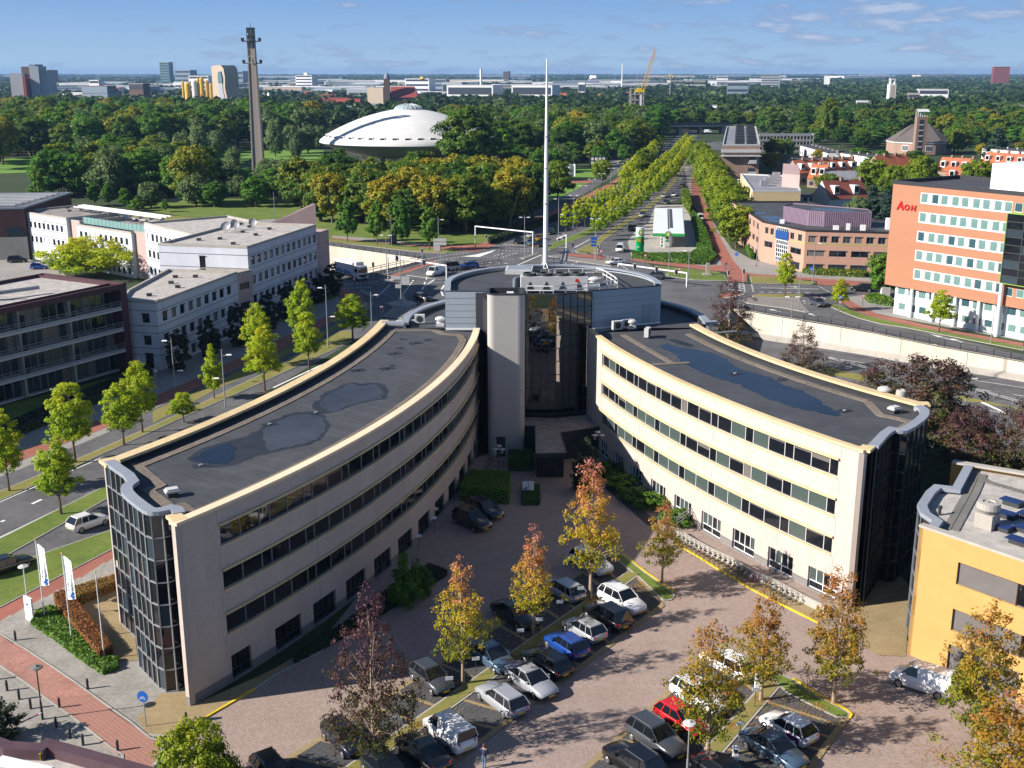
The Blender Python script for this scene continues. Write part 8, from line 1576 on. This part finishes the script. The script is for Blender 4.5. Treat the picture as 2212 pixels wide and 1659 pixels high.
def flagpole(bx,by,ty,label,flag=True,txt=()):
 b=G(bx,by);H=hgt(bx,ty,b);o=thing('flag_pole',label,'flag pole',b);k=MB();k.tube((0,0,0),(0,0,H),.055,.04,8);k.build('pole','frame_white',o);k=MB();k.lathe([(0,0),(.07,.03),(.07,.1),(0,.14)],(0,0,H),10);k.build('knob','yellow_paint',o)
 if flag:
  w,h=1.1,3.6;k=MB();n=8;z1=H-.15;dx,dy=.80,-.6
  P_=lambda u,v:(w*u*dx+.05,w*u*dy+.07*math.sin(u*5+v*3),z1-h*v-.15*u*(1 if v<.5 else-2.2)*(v if v>.5 else 1))
  for i in range(4):
   for j in range(n):k.quad(P_(i/4,j/n),P_(i/4,(j+1)/n),P_((i+1)/4,(j+1)/n),P_((i+1)/4,j/n))
  f=k.build('flag','flag_white',o,smooth=True)
  for s_,off,sz in txt:me=text_mesh(s_,sz,.004,0,.008);me.materials.clear();me.materials.append(MATS['p_steel']);t_=link('lettering',me,f,(off*dx+.05+.05,off*dy-.09,z1-h*.78));t_.rotation_euler=Matrix(((0,-dx,-dy),(0,-dy,dx),(1,0,0))).inverted().to_euler()if 0 else(Matrix(((0,dx,.6*0),(0,dy,0),(1,0,0))).to_euler());ez=Vector((0,0,1));ex=ez;ey=Vector((-dx,-dy,0));en=ex.cross(ey);t_.matrix_local=Matrix.Translation(t_.location)@Matrix((ex,ey,en)).transposed().to_4x4()
  k=MB();k.poly([P_(.35,.93),P_(.75,.80),P_(.9,.86),P_(.6,.93)]);k.poly([P_(.5,.97),P_(.95,.9),P_(.8,.98)]);k.v=[(x-.02*0,y-.05,z)for x,y,z in k.v];k.build('emblem','sign_blue',f)
TX_=(('Royal',.42,.34),('HaskoningDHV',.82,.36))
flagpole(97,1338,1170,'white flag pole with a banner, second from the left',True,TX_);flagpole(155,1384,1196,'white flag pole with a banner, third from the left',True,TX_);flagpole(226,1426,1238,'white flag pole without flag at the end of the red hedge',False)
k=MB();b=G(66,1342);o=thing('sign_board','white upright sign board at the left end of the shrub bed','sign',b,R(-35));k.box(-.5,-.08,0,.5,.08,2.1);k.build('panel','flag_white',o);k=MB();k.box(-.2,-.1,1.4,.1,-.083,1.55);k.build('emblem','sign_blue',o)
def disc(parent,r,z,m,name='sign_disc',y=-.06,x=0.0,n=20):k=MB();k.lathe([(r,0),(r,.03),(0,.03)],(0,0,0),n);o=k.build(name,m,parent,at=(x,y,z));o.rotation_euler=(R(90),0,0);return o
def cyc(parent,z,s,y):
 k=MB()
 for x in(-.45,.45):k.lathe([(.26*s,0),(.26*s,.01),(.21*s,.01),(.21*s,0)],(x*s,0,0),14)
 for a,b in(((-.45,0),(-.1,.4)),((-.1,.4),(.3,.4)),((.45,0),(.28,.5)),((-.1,0),(.3,.4)),((-.45,0),(-.1,0)),((-.1,0),(-.2,.5))):k.tube((a[0]*s,a[1]*s,.005),(b[0]*s,b[1]*s,.005),.03*s,n=4)
 o=k.build('bicycle_symbol','frame_white',parent,at=(0,y,z));o.rotation_euler=(R(90),0,0)
for bx,by,ty,r,lb in((316,1572,1492,.40,'round blue cycle path sign in front of the glass corner'),(1590,577,545,.42,'blue cycle sign by the red path before the pink brick office'),(1752,600,576,.45,'round blue cycle sign in front of the office shrubs')):
 b=G(bx,by);H=hgt(bx,ty,b);o=thing('cycle_sign',lb,'road sign',b,R(-15));k=MB();k.tube((0,0,0),(0,0,H),.035,n=8);k.build('pole','metal_grey',o);disc(o,r,H-r,'sign_blue');cyc(o,H-r-.12,r*.8,-.1)
b=G(1813,675);H=hgt(1813,638,b);o=thing('road_sign','round blue arrow sign above a white give way triangle','road sign',b);k=MB();k.tube((0,0,0),(0,0,H),.05,n=8);k.build('pole','metal_grey',o);disc(o,.45,H-.45,'sign_blue');k=MB();k.poly([(-.25,-.1,H-.6),(-.15,-.1,H-.6),(-.1,-.1,H-.35),(.1,-.1,H-.35),(.1,-.1,H-.45),(.3,-.1,H-.28),(.1,-.1,H-.12),(.1,-.1,H-.22),(-.2,-.1,H-.22)]);k.build('arrow_symbol','frame_white',o)
k=MB();k.poly([(-.45,-.08,H-1.0),(0,-.08,H-1.75),(.45,-.08,H-1.0)]);k.build('triangle_plate','p_red',o);k=MB();k.poly([(-.28,-.09,H-1.1),(0,-.09,H-1.58),(.28,-.09,H-1.1)]);k.build('triangle_center','frame_white',o)
for x,y,ty,lb in((1863,662,636,'give way sign at the shrub corner beside the orange tower'),(1393,580,549,'give way sign at the forecourt hedge'),(1298,560,540,'give way sign at the slip road'),(1467,600,578,'give way sign on the grass by the gantry'),(766,625,600,'give way sign in front of the lorry')):
 b=G(x,y);H=hgt(x,ty,b);o=thing('give_way_sign',lb,'road sign',b);k=MB();k.tube((0,0,0),(0,0,H),.05,n=6);k.build('pole','metal_dark',o);k=MB();k.poly([(-.5,-.08,H),(0,-.08,H-.85),(.5,-.08,H)]);k.build('triangle_plate','p_red',o);k=MB();k.poly([(-.3,-.1,H-.1),(0,-.1,H-.6),(.3,-.1,H-.1)]);k.build('triangle_center','frame_white',o)
def boards(bx,by,ty,lst,label,m,pole='metal_grey'):
 b=G(bx,by);H=hgt(bx,ty,b);o=thing('direction_sign',label,'direction sign',b);k=MB();k.tube((0,0,0),(0,0,H),.12,.08,8);k.build('pole',pole,o)
 for x0,x1,y0,y1 in lst:k=MB();k.box((x0-bx)*b.y/FPX,-.16,hgt(bx,y1,b),(x1-bx)*b.y/FPX,-.1,hgt(bx,y0,b));k.build('board',m,o)
boards(867,665,541,((846,867,596,603),(868,886,597,606),(869,886,606,615),(855,868,614,622)),'tall signpost with white boards on a concrete cone','slab_white')
boards(953,566,520,((937,965,515,521.5),(937,965,523,529.5),(937,951,530,535),(937,951,536,541)),'stack of white direction boards beside the tall pole','slab_white');boards(1287,562,505,((1276,1289,512,518),(1276,1286,520,525),(1276,1286,527,532)),'blue direction boards by the slip road','sign_blue');boards(1516,335,322,((1509,1524,326,334),),'blue board over the far boulevard','sign_blue')
def siglight(parent,at,k_=1.0):
 k=MB();k.box(-.22*k_,-.15,-.55*k_,.22*k_,.15,.55*k_);o=k.build('signal_head','frame_dark',parent,at=at);k=MB();k.box(-.34*k_,.12,-.68*k_,.34*k_,.16,.68*k_);k.build('backboard','frame_white',o)
 for i in range(3):disc(o,.11*k_,.34*k_-.34*k_*i,('tail_lamp','metal_dark','metal_dark')[i],'lens',-.16,n=10)
def gantry(a,at_,b,bt_,lights,label,full=True):
 A=G(*a);HA=hgt(a[0],at_,A);B=G(*b);HB=hgt(b[0],bt_,B);o=thing('signal_gantry',label,'signal gantry',A);k=MB();k.tube((0,0,0),(0,0,HA),.14,n=8);k.build('post','frame_white',o)
 if full:k=MB();d=B-A;k.tube((d.x,d.y,0),(d.x,d.y,HB),.14,n=8);k.build('post','frame_white',o)
 d=B-A;k=MB();k.tube((0,0,HA-.1),(d.x,d.y,HB-.1),.16,n=8);k.build('beam','frame_white',o)
 for f in lights:siglight(o,(d.x*f,d.y*f-.35,lerp(HA,HB,f)-.1),.9)
 k=MB();
 for i in range(5):k.tube((0,0,.3+i*.5),(0,0,.55+i*.5),.155,n=8)
 k.build('stripe','frame_dark',o)
gantry((839,607),553,(965,622),573,(.16,.62),'near white signal gantry over the lanes left of the drum');gantry((1027,535),488,(1151,549),501,(),'far white portal frame over the boulevard mouth');gantry((1335,602),569,(1483,620),589,(.24,.56,.84),'white signal beam with three black signal heads right of the drum');gantry((1223,560),507,(1203,545),515,(.3,.8),'short white signal arm right of the mast',False)
for x,y,ty,lb in((807,605,568,'by the lorry'),(912,560,538,'at the end of the black railing'),(1050,528,508,'left of the far portal'),(1572,615,585,'left one at the zebra crossing'),(1604,628,582,'tall one at the zebra crossing'),(825,688,664,'by the yellow coping'),(1291,552,530,'at the slip road verge'),(1237,547,525,'by the red crossing right of the mast')):
 b=G(x,y);H=hgt(x,ty,b);o=thing('traffic_light','traffic light on a striped pole %s'%lb,'traffic light',b);k=MB();k.tube((0,0,0),(0,0,H),.07,n=8);k.build('pole','frame_white',o);k=MB()
 for i in range(int(H/.5)):k.tube((0,0,.05+i*.5),(0,0,.3+i*.5),.078,n=8)
 k.build('stripe','frame_dark',o);siglight(o,(0,-.22,H-.3),.75)
for x,y,ty,lb in((1372-553+0,0,0,''),)[:0]:pass
for x,y,lb in((905,1190,'nearest the glass pylon'),(938,1150,'beside the two black cars'),(906+34,1130,'behind the boxy black car'),(1028,1462,'behind the coral red tree'),(971,1506,'beside the dark grey hatchback'),(852,1588,'under the purple beech'),(1124,1400,'behind the dark green estate'),(1165,1375,'behind the blue hatchback'),(1209,1336,'behind the light silver hatchback'),(1254,1306,'before the tall autumn tree'),(1597,1606,'by the charging posts'),(1630,1530,'behind the russet tree')):
 b=G(x,y);o=thing('bay_sign','small white bay sign on a thin post %s'%lb,'sign',b,R(10));k=MB();k.tube((0,0,0),(0,0,1.45),.025,n=6);k.build('post','metal_dark',o);k=MB();k.box(-.27,-.05,1.35,.27,-.02,1.62);k.build('plate','flag_white',o)
for x,y,lb in((1592/1,1655,'white charging post with a black screen near the pale park lamp'),(1640,1490,'charging post behind the white cars under the trees')):b=G(x-5,y);o=thing('charging_post',lb,'charging post',b);k=MB();k.box(-.17,-.12,0,.17,.12,1.4);k.build('case','flag_white',o);k=MB();k.box(-.1,-.14,1.0,.1,-.12,1.25);k.build('screen','frame_dark',o)
q=[T(3,3,*p,.05)for p in((465,1210),(548,1262),(485,1346),(412,1290))];k=MB();k.quad(*q[::-1]);o=k.build('charging_bay_sign','line_paint');tag(o,'green and white painted charging bay mark beside the purple striped car','floor marking');c=sum(q,Vector((0,0,0)))/4;k=MB();k.quad(*[c+(p-c)*.84+Vector((0,0,.004))for p in q[::-1]]);k.build('green_field','green_paint',o);u=(q[1]-q[0]).normalized();me=text_mesh('P',.7,.002);me.materials.clear();k=MB();v=(q[0]-q[3]).normalized()
for sx in(-.12,.0,.12):k.quad(*[c+u*a+v*b+Vector((0,0,.009))for a,b in((sx-.04,-.25),(sx+.04,-.25),(sx+.04,.05),(sx-.04,.05))])
for i in(0,1):k.poly([c+u*(.14*math.cos(t))+v*(.12+.12*math.sin(t)-i*.22)+Vector((0,0,.008+.001*i))for t in[R(x)for x in range(0,360,45)]])
k.build('plug_symbol','line_paint',o)
for s_ in((1134.5,1058.5),(1147.5,1058.5)):b=G(*s_,.5);o=thing('entrance_sign','white sign panel on the planted island, %s'%('left one with a blue swoosh' if s_[0]<1140 else 'right one'),'sign',(b.x,b.y,.45));k=MB();k.box(-.28,-.05,0,.28,.05,1.0);k.build('panel','flag_white',o);(lambda k:(k.poly([(-.2,-.06,.1),(.15,-.06,.15),(.2,-.06,.45),(-.05,-.06,.3)]),k.build('swoosh','sign_blue',o)))(MB())if s_[0]<1140 else None
b=G(850,528);o=thing('poster_stand','dark poster stand on the verge between the slim green trees','poster stand',b);k=MB();k.box(-.9,-.15,0,.9,.15,3.4);k.build('frame','metal_dark',o);k=MB();k.box(-.75,-.17,.8,.75,-.15,3.2);k.build('poster','glass_blue',o)
for i,x in enumerate((1195,1207,1218,1231)):b=G(x,399);o=thing('park_flag','pale banner on a white pole on the lawn beside the boulevard, %s'%('first','second','third','fourth')[i],'flag',b);k=MB();k.tube((0,0,0),(0,0,8),.08,n=6);k.build('pole','frame_white',o);k=MB();k.wall([(.1,0),(1.1,.5),(2.0,.2)],3.2,7.8,.03);k.build('banner','flag_white',o)
b=G(1292,362);o=thing('notice_frame','dark notice frame with white letters by the park drive','sign',b);k=MB();k.box(-4,-.3,1,4,.3,5);k.box(-3.5,-.2,0,-3.2,.2,1);k.box(3.2,-.2,0,3.5,.2,1);k.build('frame','frame_dark',o)
for i in range(8):k=MB();x=-3.2+(i%4)*1.7;z=3.3 if i<4 else 1.5;k.box(x,-.38,z,x+1.1,-.32,z+1.2);k.build('letter_tile','frame_white',o)
b=G(1618,622);b=G(1527,590);o=thing('stone_marker','pale stone marker slab on the grass by the cycle crossing','stone',G(1527,594));k=MB();k.box(-.9,-.7,0,.9,.7,.3);k.build('base','concrete',o);k=MB();k.box(-.25,-.3,.3,.45,.3,2.6);k.build('slab','concrete',o)
b=G(2098-553+0,1);b=G(2098,668);b=G(1911,644);o=thing('cabinet','white technical cabinet among yellow green shrubs','cabinet',b);k=MB();k.box(-.8,-.5,0,.8,.5,2.2);k.build('case','slab_white',o)
wl=[T(2,2,*p)for p in((1415,1310),(1500,1370),(1700,1480),(1900,1575))]+[T(3,3,*p)for p in((-140,25),(60,110),(300,240),(480,330))];o=thing('low_wall','low pale concrete wall along the foot of the right wing','wall',wl[0]);k=MB();k.wall(wl,0,.75,.2);k.build('wall','concrete',o,world=True)
railing([T(2,2,1420,1290),T(2,2,1560,1200),T(2,2,1690,1130)],1.0,'silver handrail beside the sunken entrance ramp',1.2,'metal_grey',(.35,.65,1.0),.03,.04,z=.6)
def bike(loc,ang,label,group,c,lean=.1):
 o=thing('bicycle',label,'bicycle',loc,ang,group);o.rotation_euler=(R(8),0,ang)
 for x in(-.5,.5):k=MB();k.lathe([(.33,-.015),(.345,0),(.33,.015),(.30,.0),(.33,-.015)],(0,0,0),16);w_=k.build('wheel','rubber',o,at=(x,0,.34));w_.rotation_euler=(R(90),0,0)
 k=MB()
 for a,b in(((-.5,.34),(-.12,.30)),((-.12,.30),(-.2,.82)),((-.2,.75),(.35,.78)),((-.12,.30),(.35,.72)),((.5,.34),(.33,.95)),((-.5,.34),(-.2,.75))):k.tube((a[0],0,a[1]),(b[0],0,b[1]),.018,n=5)
 k.build('frame',c,o);k=MB();k.box(-.33,-.07,.86,-.08,.07,.91);k.build('saddle','rubber',o);k=MB();k.tube((.25,-.25,1.0),(.25,.25,1.0),.015,n=5);k.tube((.33,0,.95),(.27,0,1.0),.015,n=4);k.build('handlebar','metal_dark',o);k=MB();k.box(-.75,-.06,.62,-.35,.06,.65);k.build('carrier','metal_dark',o)
bc=['metal_dark','p_steel','metal_grey','p_black','p_navy','p_purple'];wr=resample([p for p in offset([tuple(p[:2])for p in wl],-.75)],.62)
for i,p in enumerate(wr[1:27]):bike((p.x,p.y,0),R(35+rng.uniform(-14,14)),'bicycle leaning in the long rack against the low concrete wall','bicycles along the low wall',rng.choice(bc))
for i,(x,y)in enumerate(((1051,1042),(1055,1030),(1058,1020),(1062,1008),(1068,1000))):bike(G(x,y),R(10),'bicycle in the dark corner rack left of the glass front','bicycles in the dark corner',rng.choice(bc))
a=G(90,1540,.9);b=G(30,1568,.5);o=thing('barrier_pole','red and white barrier pole lying by the dark park lamp','barrier',(b.x,b.y,0));k=MB();k.tube(b,a,.05,n=8);k.build('pole','frame_white',o,world=True);k=MB()
for i in range(4):k.tube(b.lerp(a,i*.25+.02),b.lerp(a,i*.25+.12),.054,n=8)
k.build('red_band','p_red',o,world=True)
mat('skin',(.42,.24,.17),.6,0);mat('jacket',(.03,.045,.09),.8,.1,5);mat('jeans',(.10,.17,.27),.8,.1,5);mat('hair',(.09,.05,.03),.8,0)
def figure(label,loc,ang,J,jacket='jacket',legs='jeans',hair='hair'):
 """J: named joints; one skinned surface for the body, coloured by height of joint groups"""
 o=thing('person',label,'person',loc,ang);names=list(J);V=[J[n][0]for n in names];E_=[(names.index(a),names.index(b))for a,b in(('pelvis','waist'),('waist','chest'),('chest','neck'),('neck','head'),('head','crown'),('pelvis','hipL'),('hipL','kneeL'),('kneeL','footL'),('footL','toeL'),('pelvis','hipR'),('hipR','kneeR'),('kneeR','footR'),('footR','toeR'),('chest','shL'),('shL','elL'),('elL','haL'),('chest','shR'),('shR','elR'),('elR','haR'))]
 me=bpy.data.meshes.new('body');me.from_pydata(V,E_,[]);t_=bpy.data.objects.new('tmp',me);COL.objects.link(t_);t_.modifiers.new('s','SKIN');t_.modifiers.new('u','SUBSURF').levels=1
 for i,n in enumerate(names):me.skin_vertices[0].data[i].radius=J[n][1]if isinstance(J[n][1],tuple)else(J[n][1],J[n][1])
 me.skin_vertices[0].data[0].use_root=True;dg=bpy.context.evaluated_depsgraph_get();m2=bpy.data.meshes.new_from_object(t_.evaluated_get(dg));bpy.data.objects.remove(t_);m2.name='body'
 for mm in(jacket,legs,'skin','rubber'):m2.materials.append(MATS[mm])
 hz_=J['neck'][0][2];wz=J['pelvis'][0][2]+.02;fz=min(J['footL'][0][2],J['footR'][0][2])+.05;hl,hr=Vector(J['haL'][0]),Vector(J['haR'][0]);Nn_=[Vector(J[x][0])for x in names]
 kind_={'head':2,'crown':2,'neck':2,'haL':2,'haR':2,'kneeL':1,'kneeR':1,'hipL':1,'hipR':1,'footL':1,'footR':1,'toeL':3,'toeR':3}
 for f in m2.polygons:c=f.center;j=min(range(len(names)),key=lambda i:(Nn_[i]-c).length-(.05 if names[i]in('haL','haR')else 0));f.material_index=kind_.get(names[j],0);f.use_smooth=True
 link('body',m2,o);h=Vector(J['head'][0]);k=MB();k.lathe([(.0,.19),(.07,.17),(.11,.08),(.115,.0),(.1,-.05)],(h.x-.02,h.y,h.z-.02),12,R(50),R(310));k.build('hair',hair,o)
 k=MB()
 for s in(-1,1):k.lathe([(0,.012),(.012,0),(0,-.012)],(h.x+.092,h.y+s*.035,h.z+.02),6)
 k.tube((h.x+.088,h.y,h.z+.01),(h.x+.115,h.y,h.z-.02),.01,.014,5);k.build('face','skin',o);return o
J=dict(pelvis=((0,0,.95),(.15,.11)),waist=((0,0,1.10),(.14,.10)),chest=((.02,0,1.35),(.18,.12)),neck=((.02,0,1.50),.055),head=((.05,0,1.63),(.085,.095)),crown=((.05,0,1.70),(.07,.08)),hipL=((0,.09,.88),.09),kneeL=((.10,.09,.50),.06),footL=((.02,.09,.08),.045),toeL=((.17,.09,.04),.04),hipR=((0,-.09,.88),.09),kneeR=((-.04,-.09,.50),.06),footR=((-.22,-.09,.10),.045),toeR=((-.08,-.09,.04),.04),shL=((.01,.19,1.42),.06),elL=((.05,.24,1.15),.048),haL=((.28,.14,1.15),.04),shR=((.01,-.19,1.42),.06),elR=((.05,-.24,1.15),.048),haR=((.28,-.12,1.18),.04))
figure('man in a dark jacket and pale jeans walking at the bottom edge',G(1046,1661),R(75),J)
cb=G(1568,583);bike((cb.x,cb.y,0),R(-80),'bicycle ridden toward the camera on the red path',None,'metal_grey');bpy.context.scene.objects[-1]
J2=dict(J);J2.update(pelvis=((-.2,0,.98),(.15,.11)),waist=((-.16,0,1.12),(.14,.1)),chest=((-.05,0,1.38),(.18,.12)),neck=((-.02,0,1.52),.055),head=((.02,0,1.65),(.085,.095)),crown=((.02,0,1.72),(.07,.08)),hipL=((-.18,.09,.93),.09),kneeL=((.18,.12,.75),.065),footL=((.0,.12,.38),.045),toeL=((.14,.12,.34),.04),hipR=((-.18,-.09,.93),.09),kneeR=((.12,-.12,.60),.065),footR=((-.10,-.12,.22),.045),toeR=((.04,-.12,.18),.04),shL=((-.05,.19,1.44),.06),elL=((.08,.24,1.2),.05),haL=((.27,.2,1.03),.04),shR=((-.05,-.19,1.44),.06),elR=((.08,-.24,1.2),.05),haR=((.27,-.2,1.03),.04))
figure('cyclist in a dark top riding toward the camera on the red path',cb,R(-80),J2)
# ================================================================= give each of a run of look-alikes its own place in the run
from collections import defaultdict
_g=defaultdict(list)
for o in COL.objects:
 if o.parent is None and 'group' in o.keys()and 'label' in o.keys():_g[(o['group'],o['label'])].append(o)
for(g_,l_),L_ in _g.items():
 if 1<len(L_)<60 and len(l_.split())<=12:
  L_.sort(key=lambda o:o.location.x/max(1,o.location.y))
  for i,o in enumerate(L_):o['label']='%s, %s from the left'%(l_,ordw(i+1))
